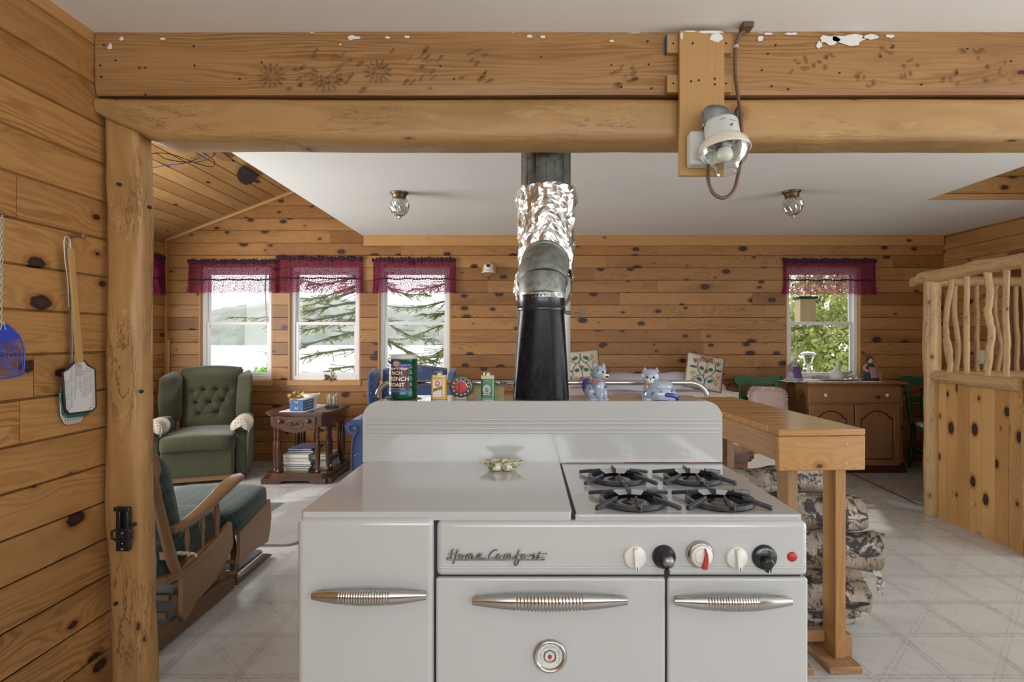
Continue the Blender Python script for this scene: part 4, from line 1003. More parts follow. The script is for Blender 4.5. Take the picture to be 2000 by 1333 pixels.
# gas cooktop with burner wells
BURN = [(0.264, 1.375), (0.476, 1.375), (0.262, 1.600), (0.4775, 1.600)]
gx0, gx1 = X(1124, YF), X(1565, YF); zt2 = ZT-0.006
mb = MB(); RW = 0.074; NS = 32
xs = [gx0, 0.37, gx1]; ys = [YF, 1.4875, YS+0.005]
for i in range(2):
    for j in range(2):
        c = [b for b in BURN if xs[i] < b[0] < xs[i+1] and ys[j] < b[1] < ys[j+1]][0]
        ring = [(c[0]+RW*math.cos(2*PI*k/NS), c[1]+RW*math.sin(2*PI*k/NS)) for k in range(NS)]
        sq = []
        for k in range(NS):
            dx, dy = math.cos(2*PI*k/NS), math.sin(2*PI*k/NS)
            tx = ((xs[i+1]-c[0])/dx if dx > 1e-6 else (xs[i]-c[0])/dx if dx < -1e-6 else 1e9); ty = ((ys[j+1]-c[1])/dy if dy > 1e-6 else (ys[j]-c[1])/dy if dy < -1e-6 else 1e9)
            q = min(tx, ty); sq.append((c[0]+dx*q, c[1]+dy*q))
        # add exact corners
        cor = [(xs[a], ys[b]) for a in (i, i+1) for b in (j, j+1)]
        for cc in cor:
            kk = min(range(NS), key=lambda k: math.dist(sq[k], cc)); sq[kk] = cc
        vs = [(a, b, zt2) for a, b in ring] + [(a, b, zt2) for a, b in sq]
        mb.add(vs, [(k, NS+k, NS+(k+1) % NS, (k+1) % NS) for k in range(NS)])
zb_ = ZT-0.026
for a, b in (((gx0, YF), (gx1, YF)), ((gx1, YF), (gx1, YS)), ((gx1, YS), (gx0, YS)), ((gx0, YS), (gx0, YF))):
    mb.add([(a[0], a[1], zb_), (b[0], b[1], zb_), (b[0], b[1], zt2), (a[0], a[1], zt2)], [(0, 1, 2, 3)])
mb.build('gas_cooktop', E, stove)
mb = MB(); mb.tube([(gx0+0.006, YF+0.003, zt2-0.005), (gx1-0.006, YF+0.003, zt2-0.005)], 0.0055, 8); mb.build('cooktop_lip', E, stove)
grate_m = MAT['iron']
for bi, (bx_, by_) in enumerate(BURN):
    gasb = MB(); gasb.lathe([(RW+0.006, zt2+0.0022), (RW+0.001, zt2+0.0035), (RW-0.004, zt2-0.002), (RW-0.012, zt2-0.018), (0.03, zt2-0.026), (0, zt2-0.026)], (bx_, by_, 0), 36, caps=False)
    w = gasb.build('burner_well', [MAT['black']], stove)
    mb = MB(); mb.lathe([(0.030, zt2-0.026), (0.040, zt2-0.012), (0.043, zt2-0.002), (0.040, zt2+0.002), (0.030, zt2+0.003), (0.022, zt2-0.004), (0.012, zt2-0.006), (0.0, zt2-0.004)], (bx_, by_, 0), 32, caps=False)
    for k in range(36):
        a = 2*PI*k/36; mb.box((bx_+0.0435*math.cos(a)-0.0012, by_+0.0435*math.sin(a)-0.0012, zt2-0.009), (bx_+0.0435*math.cos(a)+0.0012, by_+0.0435*math.sin(a)+0.0012, zt2-0.003), 1)
    mb.build('burner_head', [MAT['chromed'], MAT['blackmat']], w)
    # white enamelled crescent plates around the burner, cast iron grate over them
    g = MB()
    def ringc(r0, r1, z0, z1, m=0, a0=0, a1=360, n=40):
        def f(a, b):
            an = math.radians(a0+(a1-a0)*a); q = [(r0, z0), (r0, z1), (r1, z1), (r1, z0)][int(round(b*4)) % 4]
            return Vector((bx_+q[0]*math.cos(an), by_+q[0]*math.sin(an), q[1]))
        g.grid(f, n, 4, m, False, cv=True)
    ringc(0.071, 0.082, zt2+0.003, zt2+0.014)
    def finger(an, r0, r1, z0, z1, w0, w1, th=0.007):
        d = Vector((math.cos(an), math.sin(an), 0)); s_ = Vector((-d.y, d.x, 0)); c = Vector((bx_, by_, 0))
        p = [c+d*r0-s_*w0+Vector((0, 0, z0)), c+d*r0+s_*w0+Vector((0, 0, z0)), c+d*r1+s_*w1+Vector((0, 0, z1)), c+d*r1-s_*w1+Vector((0, 0, z1))]
        g.add([q - Vector((0, 0, th)) for q in p] + p, [(3, 2, 1, 0), (4, 5, 6, 7), (0, 1, 5, 4), (1, 2, 6, 5), (2, 3, 7, 6), (3, 0, 4, 7)])
    for q, an in enumerate((35, 145, 215, 325)):
        finger(math.radians(an), 0.052, 0.078, zt2+0.026, zt2+0.020, 0.0025, 0.006, 0.010)
        finger(math.radians(an), 0.076, 0.120, zt2+0.021, zt2+0.012, 0.0065, 0.006, 0.010)
    for an in (90, 270):
        finger(math.radians(an), 0.030, 0.080, zt2+0.027, zt2+0.016, 0.0018, 0.006, 0.016)
        finger(math.radians(an), 0.078, 0.100, zt2+0.018, zt2+0.020, 0.006, 0.002, 0.012)
    gr = g.build('burner_grate', [grate_m, E], stove, bevel=0.0018)
    for a0 in (55, 235):
        g = MB()
        def f(a, b, a0=a0):
            an = math.radians(a0 + 70*a + 0); r = 0.047 + 0.024*b
            return Vector((bx_+r*math.cos(an), by_+r*math.sin(an), zt2 + 0.008 + 0.007*b))
        g.grid(f, 14, 4); g.build('enamel_insert', E, gr)
# backsplash with rounded top corners and pressed ribs
bx0, bx1 = X(708.5, YS), X(1411, YS); ZS = Z(784, YS)
mb = MB(); mb.prism(rrect(bx0, bx1, ZT-0.002, ZS, 0.055, 8, (1, 1, 0, 0)), 'y', YS, 2.0)
mb.build('backsplash', E, stove, bevel=0.012, seg=4)
mb = MB()
for py in (820, 828.5, 837.5, 845.5): 
    mb.tube([(bx0+0.012, YS+0.001, Z(py, YS)), (bx0+0.016, YS+0.0005, Z(py, YS)), (bx1-0.016, YS+0.0005, Z(py, YS)), (bx1-0.012, YS+0.001, Z(py, YS))], 0.0034, 8)
mb.build('pressed_rib', E, stove)
# chrome gallery rail above the shelf
RY = 1.985; zr = Z(748, RY)
mb = MB(); x0, x1 = X(737, RY), X(1381, RY)
pth = [(x0, RY, ZS-0.005)] + [(x0 + 0.050 - 0.050*math.cos(math.radians(a)), RY, zr - 0.052 + 0.052*math.sin(math.radians(a))) for a in range(0, 91, 15)] + [(x1 - 0.062 + 0.062*math.sin(math.radians(a)), RY, zr - 0.052 + 0.052*math.cos(math.radians(a))) for a in range(0, 91, 15)] + [(x1, RY, ZS-0.005)]
mb.tube(pth, 0.0088, 12); mb.build('gallery_rail', MAT['chrome'], stove)
mb = MB(); mb.prism(rrect(X(925, 1.99), X(984, 1.99), Z(779, 1.99), Z(750, 1.99), 0.02, 5), 'y', 1.9955, 1.9995)
for px in (945, 972): mb.tube([(X(px, 1.9975), 1.9975, ZS-0.004), (X(px, 1.9975), 1.9975, Z(765, 1.99))], 0.003, 6)
o = mb.build('yellow_plaque', plain('pale_yellow_enamel', (0.52, 0.46, 0.20), 0.4)); meta(o, 'pale yellow rounded panel on thin legs behind the green spice tin', 'plaque')
# handles
def handle(name, px0, px1, py, parent, hmax, ribs, nr):
    x0, x1 = X(px0, 1.25), X(px1, 1.25); z = Z(py, 1.25); L = x1-x0
    mb = MB()
    def prof(s):
        return (0.35 + 0.65*math.sin(min(1, (0.5-abs(s-0.5))*2*0.95+0.05)*PI/2)**0.8)
    def f(a, b):
        s = a; k = prof(s); r = hmax*1.14*k; an = 2*PI*b
        rib = 1.0
        if ribs[0] < s < ribs[1]:
            rib = 1.0 - 0.16*(1 if math.sin((s-ribs[0])/(ribs[1]-ribs[0])*nr*2*PI) > 0.35 else 0)
        depth = 0.020 + 0.016*math.sin(PI*min(1, max(0, s)))
        return Vector((x0+L*s, YD - depth + 0.011*math.cos(an)*k*rib, z + math.sin(an)*r*rib + 0.003*math.sin(PI*s)))
    mb.grid(f, 240, 14, cv=True)
    for e in (0, 1): mb.add([f(e, k/14) for k in range(14)], [list(range(14))])
    for s in (0.06, 0.94): mb.box((x0+L*s-0.008, YD-0.022, z-0.006), (x0+L*s+0.008, YD+0.001, z+0.005))
    return mb.build(name, MAT['chrome'], parent)
handle('door_handle', 608, 832, 1166, ld, 0.0155, (0.26, 0.70), 19)
handle('door_handle', 922, 1226, 1176, od, 0.0165, (0.28, 0.72), 20)
handle('door_handle', 1318, 1548, 1177, sd, 0.0155, (0.26, 0.70), 19)
# chrome script badge "Home Comfort", strokes in badge-photo pixels
bd = MB()
def bp(u, v): 
    q = P(860 + u*0.115, 1050 + v*0.115, YD); return Vector((q.x, YD-0.0035, q.z))
strokes = [
 [(205,205),(190,290),(172,365)], [(290,205),(262,320),(240,390),(215,440)], [(140,280),(250,275),(330,290)], [(205,205),(230,200)], [(290,208),(330,215)],
 [(120,372),(400,376),(800,374),(1300,374),(1765,376)], [(120,372),(130,345),(170,350)], [(1765,376),(1762,348),(1700,350)],
 [(385,300),(345,290),(318,320),(335,350),(375,340),(385,305),(430,315),(450,300)],
 [(450,290),(435,350)], [(450,300),(490,275),(498,295),(482,350)], [(498,300),(535,272),(548,292),(528,345),(560,350)],
 [(570,340),(640,320),(700,285),(690,270),(650,285),(620,325),(650,350),(720,340),(780,345)],
 [(975,215),(940,205),(880,240),(825,310),(835,345),(890,350),(950,330)],
 [(1020,300),(980,285),(955,320),(975,350),(1015,335),(1020,300),(1070,315),(1095,295)],
 [(1095,290),(1080,350)], [(1095,300),(1135,275),(1145,295),(1128,350)], [(1145,300),(1185,272),(1195,292),(1175,345),(1230,345),(1290,300)],
 [(1365,220),(1335,215),(1310,290),(1285,370),(1260,440),(1275,468),(1310,440),(1340,380)], [(1290,290),(1400,292)],
 [(1440,300),(1400,288),(1372,325),(1395,350),(1435,335),(1440,300),(1500,312),(1540,290)],
 [(1545,285),(1560,300),(1590,280),(1600,290),(1570,350),(1620,345),(1660,300)],
 [(1690,235),(1670,310),(1655,350),(1700,350)], [(1640,290),(1730,280),(1820,280)]]
for s_ in strokes: bd.tube(smooth_path([bp(*q) for q in s_], 3), 0.0017, 6)
bd.build('script_badge', MAT['chromed'], cp)
# knobs on the panel
def knob_plain(px, py, r, name, mats, style):
    c = P(px, py, YD); c.y = YD
    mb = MB()
    if style == 'white':
        mb.lathe([(r, 0.0), (r, -0.006), (r*0.9, -0.009), (0, -0.009)], c, 28, ax='y'); o = mb.build(name, mats[0], cp)
        g = MB(); g.T = Matrix.Translation(c) @ Matrix.Rotation(math.radians(-4), 4, 'Y'); g.box((-0.005, -0.022, -r*0.92), (0.005, -0.007, r*0.92)); g.build('grip', mats[0], o, bevel=0.002)
        g = MB(); g.T = Matrix.Translation(c) @ Matrix.Rotation(math.radians(-4), 4, 'Y'); g.box((-0.001, -0.0225, -r*0.9), (0.001, -0.0219, -r*0.6)); g.build('pointer_mark', MAT['blackmat'], o)
    return c
knob_plain(1240, 1088, 0.0255, 'control_knob', [MAT['whitep']], 'white')
knob_plain(1438, 1089, 0.0245, 'control_knob', [MAT['whitep']], 'white')
c = P(1296, 1087, YD); c.y = YD
mb = MB(); mb.lathe([(0.026, 0), (0.026, -0.008), (0.022, -0.013), (0.016, -0.016), (0.016, -0.03), (0, -0.03)], c, 28, ax='y'); o = mb.build('control_knob', MAT['black'], cp)
mb = MB(); mb.lathe([(0.0125, -0.03), (0.0125, -0.034), (0, -0.034)], c + Vector((0.003, 0, -0.002)), 20, ax='y'); mb.build('metal_cap', MAT['steelgrey'], o)
mb = MB(); mb.T = Matrix.Translation(c + Vector((0, -0.032, -0.018))) @ Matrix.Rotation(math.radians(8), 4, 'Y'); mb.prism([(0.002, 0.010), (-0.006, -0.006), (-0.002, -0.018), (0.002, -0.018), (0.006, -0.006)], 'y', -0.004, 0.004); mb.build('pointer', MAT['black'], o, bevel=0.001)
c = P(1366, 1081, YD); c.y = YD
mb = MB(); mb.lathe([(0.0300, 0), (0.0305, -0.006), (0.027, -0.014), (0.024, -0.016), (0.0235, -0.012)], c, 36, ax='y', caps=False); o = mb.build('oven_dial', MAT['chrome'], cp)
mb = MB(); mb.lathe([(0.024, -0.010), (0.024, -0.020), (0.022, -0.023), (0, -0.023)], c, 36, ax='y'); mb.build('dial_face', MAT['whitep'], o)
mb = MB(); rg = random.Random(2)
for i in range(11):
    a = math.radians(100 + i*17); mb.box((c.x+0.017*math.cos(a)-0.0008, c.y-0.0235, c.z+0.017*math.sin(a)-0.0012), (c.x+0.017*math.cos(a)+0.0008, c.y-0.0228, c.z+0.017*math.sin(a)+0.0012))
mb.build('dial_marks', MAT['steelgrey'], o)
mb = MB(); mb.T = Matrix.Translation(c + Vector((0.004, -0.025, -0.001))); mb.prism([(0.001, 0.022), (0.006, 0.008), (0.007, -0.008), (0.004, -0.025), (-0.007, -0.024), (-0.003, -0.012), (0.0005, 0.004)], 'y', -0.006, 0.004); mb.build('pointer', MAT['red'], o, bevel=0.001)
c = P(1492, 1088, YD); c.y = YD
mb = MB(); mb.lathe([(0.0275, 0), (0.0275, -0.006), (0.024, -0.010), (0, -0.010)], c, 32, ax='y'); o = mb.build('control_knob', MAT['black'], cp)
mb = MB(); mb.T = Matrix.Translation(c + Vector((0, -0.018, -0.006))); mb.lathe([(0.014, 0.010), (0.014, -0.008), (0.010, -0.012), (0, -0.012)], (0, 0, 0), 6, ax='y', smooth=False); mb.box((-0.006, -0.010, -0.020), (0.006, 0.008, 0.0)); mb.build('grip', MAT['black'], o, bevel=0.002)
mb = MB()
for i in range(7):
    a = math.radians(55 + i*12); mb.box((c.x+0.021*math.cos(a)-0.0012, c.y-0.0108, c.z+0.021*math.sin(a)-0.0012), (c.x+0.021*math.cos(a)+0.0012, c.y-0.0102, c.z+0.021*math.sin(a)+0.0012))
mb.box((c.x-0.0008, c.y-0.0305, c.z-0.025), (c.x+0.0008, c.y-0.0295, c.z-0.019)); mb.build('dial_marks', MAT['whitep'], o)
c = P(1547, 1088, YD); mb = MB(); mb.lathe([(0.0112, YD+0.001), (0.0112, YD-0.0012), (0, YD-0.0015)], (c.x, 0, c.z), 24, ax='y'); mb.build('red_dot', MAT['red'], cp)
# oven thermometer
c = P(1074, 1281, YD); c.y = YD
mb = MB(); mb.lathe([(0.0375, 0.001), (0.038, -0.004), (0.035, -0.009), (0.031, -0.009), (0.028, -0.004)], c, 48, ax='y', caps=False); o = mb.build('oven_thermometer', MAT['chrome'], od)
mb = MB(); mb.lathe([(0.0285, -0.0035), (0, -0.0035)], c, 40, ax='y', caps=False); mb.build('dial_face', MAT['whitep'], o)
mb = MB(); mb.lathe([(0.0145, -0.0035), (0.014, -0.0065), (0.0125, -0.007), (0.0115, -0.005)], c, 32, ax='y', caps=False); mb.build('inner_ring', MAT['chromed'], o)
mb = MB(); mb.lathe([(0.0045, -0.005), (0.004, -0.0075), (0, -0.008)], c, 16, ax='y'); mb.box((c.x-0.0007, c.y-0.006, c.z-0.009), (c.x+0.0007, c.y-0.005, c.z)); mb.build('red_needle', MAT['red'], o)
mb = MB()
for a in (90, 37, -40, 143, 220):
    an = math.radians(a); d = Vector((math.cos(an), 0, math.sin(an))); s_ = Vector((-d.z, 0, d.x))*0.0004
    p = c + Vector((0, -0.0038, 0)); mb.add([p+d*0.0145-s_, p+d*0.028-s_, p+d*0.028+s_, p+d*0.0145+s_], [(0, 1, 2, 3)])
for txt, ang in (('WARM', 180), ('MOD', 115), ('HOT', 64), ('VERY HOT', 0)):
    r0 = 0.0195
    def f(u, v, ang=ang):
        an = math.radians(ang) - u/(r0+0.002); rr = r0 + v
        return Vector((c.x + rr*math.cos(an), c.y-0.0039, c.z + rr*math.sin(an)))
    add_text(mb, txt, 0.0062 if len(txt) < 5 else 0.0055, f, 0)
mb.build('dial_lettering', MAT['steelgrey'], o)

# ------------------------------------------------------------------ stove pipe and chimney
px_, py_ = X(1057, 1.885), 1.892
sp = thing('stove_pipe', 'black flared stove pipe with grey elbow rising from the range shelf', 'pipe', (px_, py_, ZS))
mb = MB()
def boot(a, b):
    an = 2*PI*a; z = ZS + 0.002 + (1.425-ZS)*b; k = min(1, b/0.9)
    rx = 0.094*(1-k) + 0.0775*k; ry = 0.064*(1-k) + 0.0775*k; e = 0.75*(1-k) + 1.0*k
    c, s_ = math.cos(an), math.sin(an)
    xx = math.copysign(abs(c)**e, c)*rx; yy = math.copysign(abs(s_)**e, s_)*ry
    dent = -0.010*(1-k)*sum(math.exp(-((an-q)/0.22)**2) for q in (PI*1.5-0.75, PI*1.5+0.75))
    return Vector((px_ + xx*(1), py_ + yy - dent + 0.002*math.sin(an*3), z))
mb.grid(boot, 48, 16, cu=True); mb.build('flared_boot', MAT['blackpipe'], sp)
mb = MB()
z0, z1 = 1.405, Z(578, py_)
n = 90; vs = []
for i, (r, z) in enumerate(((0.081, z0-0.012), (0.083, z0-0.006), (0.0805, z0), (0.0785, z0+0.004), (0.0785, z1-0.012), (0.080, z1))):
    for k in range(n): vs.append((px_ + (r + (0.0012*(1 if k % 2 else -1) if i >= 3 else 0))*math.cos(2*PI*k/n), py_ + (r + (0.0012*(1 if k % 2 else -1) if i >= 3 else 0))*math.sin(2*PI*k/n), z))
mb.add(vs, [(i*n+k, i*n+(k+1) % n, (i+1)*n+(k+1) % n, (i+1)*n+k) for i in range(5) for k in range(n)], None, None, 0, True); mb.build('crimped_collar', MAT['black'], sp)
mb = MB(); c0 = Vector((px_+0.004, py_, 0)); R = 0.080
zc = 1.482
pts = [Vector((c0.x, py_, z1-0.01)), Vector((c0.x, py_, zc-0.03))]
mb.tube(pts, R, 40); mb.build('galvanised_section', MAT['spangle'], sp); mb = MB()
for g_ in range(4):     # gored elbow segments
    a0, a1 = math.radians(g_*22.5), math.radians((g_+1)*22.5); Rb = 0.115
    q = [Vector((c0.x+0.004*(g_), py_ + Rb - Rb*math.cos(a), zc - 0.03 + Rb*math.sin(a))) for a in (a0, a1)]
    d = (q[1]-q[0]).normalized()
    mb.tube([q[0]-d*0.012, q[0], q[1], q[1]+d*0.012], [R+0.004*(g_ % 2)-0.003, R+0.005*(g_ % 2), R+0.005*(g_ % 2), R+0.004*(g_ % 2)-0.003], 40)
mb.tube([Vector((c0.x+0.014, py_+0.105, zc+0.085)), Vector((c0.x+0.025, py_+0.30, zc+0.088))], R, 40)
mb.build('elbow', MAT['galv'], sp)
mb = MB(); hx = px_+0.076; hz = Z(612, py_)
mb.tube([(hx-0.003, py_-0.02, hz), (hx+0.022, py_-0.03, hz)], 0.0032, 8)
def coil(mb, x0, x1, y, z, r0, r1, n, wr=0.0013):
    pts = []
    for i in range(n*12+1):
        s = i/(n*12); a = s*n*2*PI; r = r0 + (r1-r0)*math.sin(s*PI)
        pts.append((x0+(x1-x0)*s, y + r*math.cos(a), z + r*math.sin(a)))
    mb.tube(pts, wr, 5)
coil(mb, hx+0.002, hx+0.020, py_-0.03, hz, 0.006, 0.006, 6)
for k in range(6):
    a = 2*PI*k/6; mb.tube(smooth_path([(hx+0.022, py_-0.03, hz), (hx+0.038, py_-0.03+0.006*math.cos(a), hz+0.006*math.sin(a)), (hx+0.060, py_-0.03+0.013*math.cos(a), hz+0.011*math.sin(a)), (hx+0.074, py_-0.03, hz)], 4), 0.0012, 5)
mb.build('damper_handle', MAT['steelgrey'], sp)
mb = MB(); hz = Z(748, 1.925); hx = X(1003, 1.925)
mb.tube([(hx+0.002, 1.90, hz), (hx-0.022, 1.90, hz)], 0.0035, 8); mb.tube([(hx-0.004, 1.90, hz-0.009), (hx-0.004, 1.90, hz+0.009)], 0.0025, 8)
for k in range(7):
    a = 2*PI*k/7; mb.tube(smooth_path([(hx-0.020, 1.90, hz), (hx-0.030, 1.90+0.009*math.cos(a), hz+0.009*math.sin(a)), (hx-0.042, 1.90+0.008*math.cos(a), hz+0.008*math.sin(a)), (hx-0.048, 1.90, hz)], 4), 0.0014, 5)
mb.build('coil_knob', MAT['steelgrey'], sp)
cxm = X(1066.5, 2.30)
ch = thing('chimney_pipe', 'large weathered metal chimney pipe behind the range wrapped in crumpled foil', 'chimney', (cxm, 2.31, 0))
mb = MB(); mb.tube([(cxm, 2.31, 0.0), (cxm, 2.31, 1.2), (cxm, 2.31, 1.75)], 0.1, 40); mb.build('lower_pipe', MAT['galvpale'], ch)
mb = MB(); mb.tube([(cxm, 2.31, 1.74), (cxm, 2.31, 2.0), (cxm, 2.31, 2.389)], 0.1015, 48); mb.build('upper_pipe', MAT['chimney'], ch)
mb = MB(); NU, NV = 44, 26; zt_, zb2 = 1.905, 1.545
import functools
@functools.lru_cache(None)
def fo(i, j):
    a = 2*PI*(i % NU)/NU + 0.05*noise.noise(Vector((i*0.9, j*0.7, 3))); b = j/NV
    fr = max(0, -math.sin(a))          # front of the wrap
    top = zt_ + 0.012*noise.noise(Vector((math.cos(a)*3, math.sin(a)*3, 5)))
    # the wrap opens over the elbow at the front
    sx = math.cos(a)
    bot = zb2 - 0.03*noise.noise(Vector((math.cos(a)*2, math.sin(a)*2, 8))) + (0.125*fr**1.5*max(0, 1-(sx/0.8)**2))
    z = top + (bot-top)*b
    r = 0.116 + 0.008*math.exp(-((b-0.05)/0.1)**2) - 0.004*b
    r += 0.012*noise.noise(Vector((sx*5, math.sin(a)*5, z*11))) + 0.007*noise.noise(Vector((sx*12, math.sin(a)*12, z*26))) 
    z += 0.006*noise.noise(Vector((i*1.7, j*1.3, 2)))
    return Vector((cxm + r*math.cos(a), 2.31 + r*math.sin(a) - 0.02*fr, z))
vs = [fo(i, j) for j in range(NV+1) for i in range(NU)]; fs = []
for j in range(NV):
    for i in range(NU):
        q = (j*NU+i, j*NU+(i+1) % NU, (j+1)*NU+(i+1) % NU, (j+1)*NU+i)
        if (i+j) % 2: fs += [(q[0], q[1], q[2]), (q[0], q[2], q[3])]
        else: fs += [(q[0], q[1], q[3]), (q[1], q[2], q[3])]
mb.add(vs, fs); o = mb.build('foil_wrap', MAT['foil'], ch)
# foil gathered around the elbow outlet
mb = MB()
def fo2(i, j):
    a = PI*(-0.30 + 1.60*i/40); b = j/16
    r = 0.098 + 0.018*b + 0.008*noise.noise(Vector((i*0.5, j*0.6, 1))) + 0.004*noise.noise(Vector((i*1.4, j*1.6, 4)))
    return Vector((px_ + 0.018 + r*math.cos(a)*1.0, 2.02 + 0.20*b, zc + 0.02 + r*math.sin(a)*1.02))
vs = [fo2(i, j) for j in range(17) for i in range(41)]; fs = []
for j in range(16):
    for i in range(40):
        q = (j*41+i, j*41+i+1, (j+1)*41+i+1, (j+1)*41+i)
        fs += [(q[0], q[1], q[2]), (q[0], q[2], q[3])] if (i+j) % 2 else [(q[0], q[1], q[3]), (q[1], q[2], q[3])]
mb.add(vs, fs); mb.build('foil_skirt', MAT['foil'], ch)

# ------------------------------------------------------------------ objects on the range shelf
# coffee can on a wire trivet
def wrap(cx, cy, r, z0, ang0=-PI/2):
    def f(u, v): a = ang0 + u/r; return Vector((cx + (r+0.0004)*math.cos(a), cy + (r+0.0004)*math.sin(a), z0 + v))
    return f
cy = 1.885; cx = X(787.5, cy); kr = cy/F; r_can = 0.047
zb0 = Z(778, cy) + 0.001
t = thing('wire_trivet', 'low black wire trivet under the green coffee can', 'trivet', (cx, cy, ZS))
mb = MB(); zt3 = zb0 - 0.0035
for sx in (-1, 1):
    for sy in (-1, 1): mb.tube([(cx+sx*0.042, cy+sy*0.04, ZS+0.001), (cx+sx*0.042, cy+sy*0.04, zt3)], 0.0022, 6)
mb.tube([(cx+0.058*math.cos(a), cy+0.054*math.sin(a), zt3) for a in [2*PI*i/40 for i in range(40)]], 0.0025, 6, closed=True)
mb.tube([(cx+0.035*math.cos(a), cy+0.033*math.sin(a), zt3) for a in [2*PI*i/30 for i in range(30)]], 0.002, 6, closed=True)
mb.tube([(cx-0.068, cy, zt3), (cx+0.062, cy, zt3)], 0.0025, 6); mb.tube([(cx, cy-0.054, zt3), (cx, cy+0.054, zt3)], 0.002, 6)
mb.build('wire_frame', MAT['iron'], t)
t = thing('coffee_can', 'tall dark green coffee can with maroon label on wire trivet', 'can', (cx, cy, zb0))
cang = galv('green_tin', (0.012, 0.075, 0.045), (0.02, 0.10, 0.06), 0.22, 0, 5)
zt4 = Z(693, cy); H = zt4-zb0
mb = MB(); pr = [(r_can-0.001, zb0), (r_can, zb0+0.003)]
for i in range(1, 6): z = zb0 + H*(0.10+i*0.135); pr += [(r_can, z-0.004), (r_can-0.0022, z), (r_can, z+0.004)]
pr += [(r_can, zt4-0.014)]
mb.lathe(pr, (cx, cy, 0), 40); mb.build('can_body', cang, t)
mb = MB(); mb.lathe([(r_can, zt4-0.014), (r_can+0.0015, zt4-0.012), (r_can+0.002, zt4-0.002), (r_can, zt4), (0, zt4)], (cx, cy, 0), 40); mb.build('plastic_lid', plain('pale_plastic_lid', (0.52, 0.53, 0.48), 0.4), t)
def lab(mb, u0, u1, v0, v1, f, m=0, n=14):
    mb.grid(lambda a, b: f(u0+(u1-u0)*a, v0+(v1-v0)*b), n, 2, m)
yoff = 0.010
fcan = wrap(cx, cy, r_can+0.0003, zb0, -PI/2 - 0.12)
mb = MB(); lab(mb, -0.040, 0.036, H*0.185, H*0.76, fcan); mb.build('maroon_label', plain('maroon_print', (0.055, 0.012, 0.020), 0.3), t)
fcan2 = wrap(cx, cy, r_can+0.0007, zb0, -PI/2 - 0.12)
mb = MB(); lab(mb, -0.040, 0.036, H*0.155, H*0.205, fcan2); bluep = plain('blue_print', (0.07, 0.08, 0.42), 0.3); mb.build('blue_band', bluep, t); mb = MB(); lab(mb, -0.040, 0.036, H*0.745, H*0.795, fcan2); 
el = [((0.016*math.cos(a)-0.007), H*0.80+0.013*math.sin(a)) for a in [2*PI*i/20 for i in range(20)]]
mb.add([fcan2(*q) for q in el], [list(range(20))]); mb.build('blue_band', bluep, t)
fcan3 = wrap(cx, cy, r_can+0.0011, zb0, -PI/2 - 0.12)
mb = MB(); el = [((0.011*math.cos(a)-0.007), H*0.80+0.009*math.sin(a)) for a in [2*PI*i/20 for i in range(20)]]; mb.add([fcan3(*q) for q in el], [list(range(20))]); mb.build('gold_emblem', plain('gold_print', (0.55, 0.38, 0.10), 0.35), t)
def putt(mb, txt, size, v, f, w, du=0.0, bold=0.0): add_text(mb, txt, size, lambda a, b: f(a+du, b+v), 0, bold, 1.0, w)
mb = MB(); fcan4 = wrap(cx, cy, r_can+0.0014, zb0, -PI/2 - 0.12)
putt(mb, 'Maxwell House', 0.013, H*0.665, fcan4, 0.070, -0.002, 0.0004)
putt(mb, 'RICH', 0.0150, H*0.555, fcan4, 0.036, -0.006, 0.0004)
putt(mb, 'FRENCH', 0.0190, H*0.415, fcan4, 0.072, -0.002, 0.0005)
putt(mb, 'ROAST', 0.0160, H*0.290, fcan4, 0.052, -0.006, 0.0005)
putt(mb, 'IMPORTED COFFEES', 0.004, H*0.225, fcan4, 0.052, -0.004)
mb.build('label_lettering', plain('cream_print', (0.72, 0.66, 0.52), 0.4), t)
# spice tins
def rwrap(cx, cy, w, d): return lambda u, v: Vector((cx+u, cy-d/2-0.0006, v))
def tin(name, label, px0, px1, ytop, ybot, cy, body, trimc, neckp, fill):
    x0, x1 = X(px0, cy), X(px1, cy); w = x1-x0; cx = (x0+x1)/2; zb = ZS+0.001; zt = Z(ytop, cy); zs = Z(fill[0], cy); H = zs-zb
    t = thing(name, label, 'tin', (cx, cy, zb))
    mb = MB(); mb.prism(rrect(cx-w/2, cx+w/2, cy-w*0.32, cy+w*0.32, 0.008, 5), 'z', zb, zs-0.006); mb.build('tin_body', body, t, bevel=0.0012)
    mb = MB(); mb.prism(rrect(cx-w/2+0.001, cx+w/2-0.001, cy-w*0.31, cy+w*0.31, 0.007, 5), 'z', zs-0.006, zs); mb.build('tin_lid', MAT['galvpale'], t, bevel=0.001); mb = MB(); mb.prism(rrect(cx-w/2-0.0006, cx+w/2+0.0006, cy-w*0.33, cy+w*0.33, 0.008, 5), 'z', zb, zb+0.002); mb.build('tin_rim', MAT['galvpale'], t, bevel=0.001)
    nr = X(neckp[1], cy)-X(neckp[0], cy); mb = MB(); mb.lathe([(nr/2, zs), (nr/2, zt-0.003), (nr/2-0.002, zt), (0, zt)], ((X(neckp[0], cy)+X(neckp[1], cy))/2, cy, 0), 24); mb.build('shaker_cap', MAT['capbrass'], t)
    return t, cx, w, zb, H, cy-w*0.32
orange = plain('orange_print', (0.58, 0.32, 0.04), 0.35); whitepr = plain('white_print', (0.66, 0.62, 0.54), 0.4); redpr = plain('red_print', (0.45, 0.08, 0.05), 0.4); darkpr = plain('dark_print', (0.03, 0.025, 0.02), 0.4); greenpr = plain('green_print', (0.03, 0.16, 0.08), 0.3); goldp = plain('gold_tin_print', (0.50, 0.46, 0.22), 0.35)
t, cx, w, zb, H, yf = tin('spice_tin', 'orange and white spice tin with a portrait, between coffee can and timer', 842.5, 873, 726, 782, 1.865, orange, None, (848, 866), (733,))
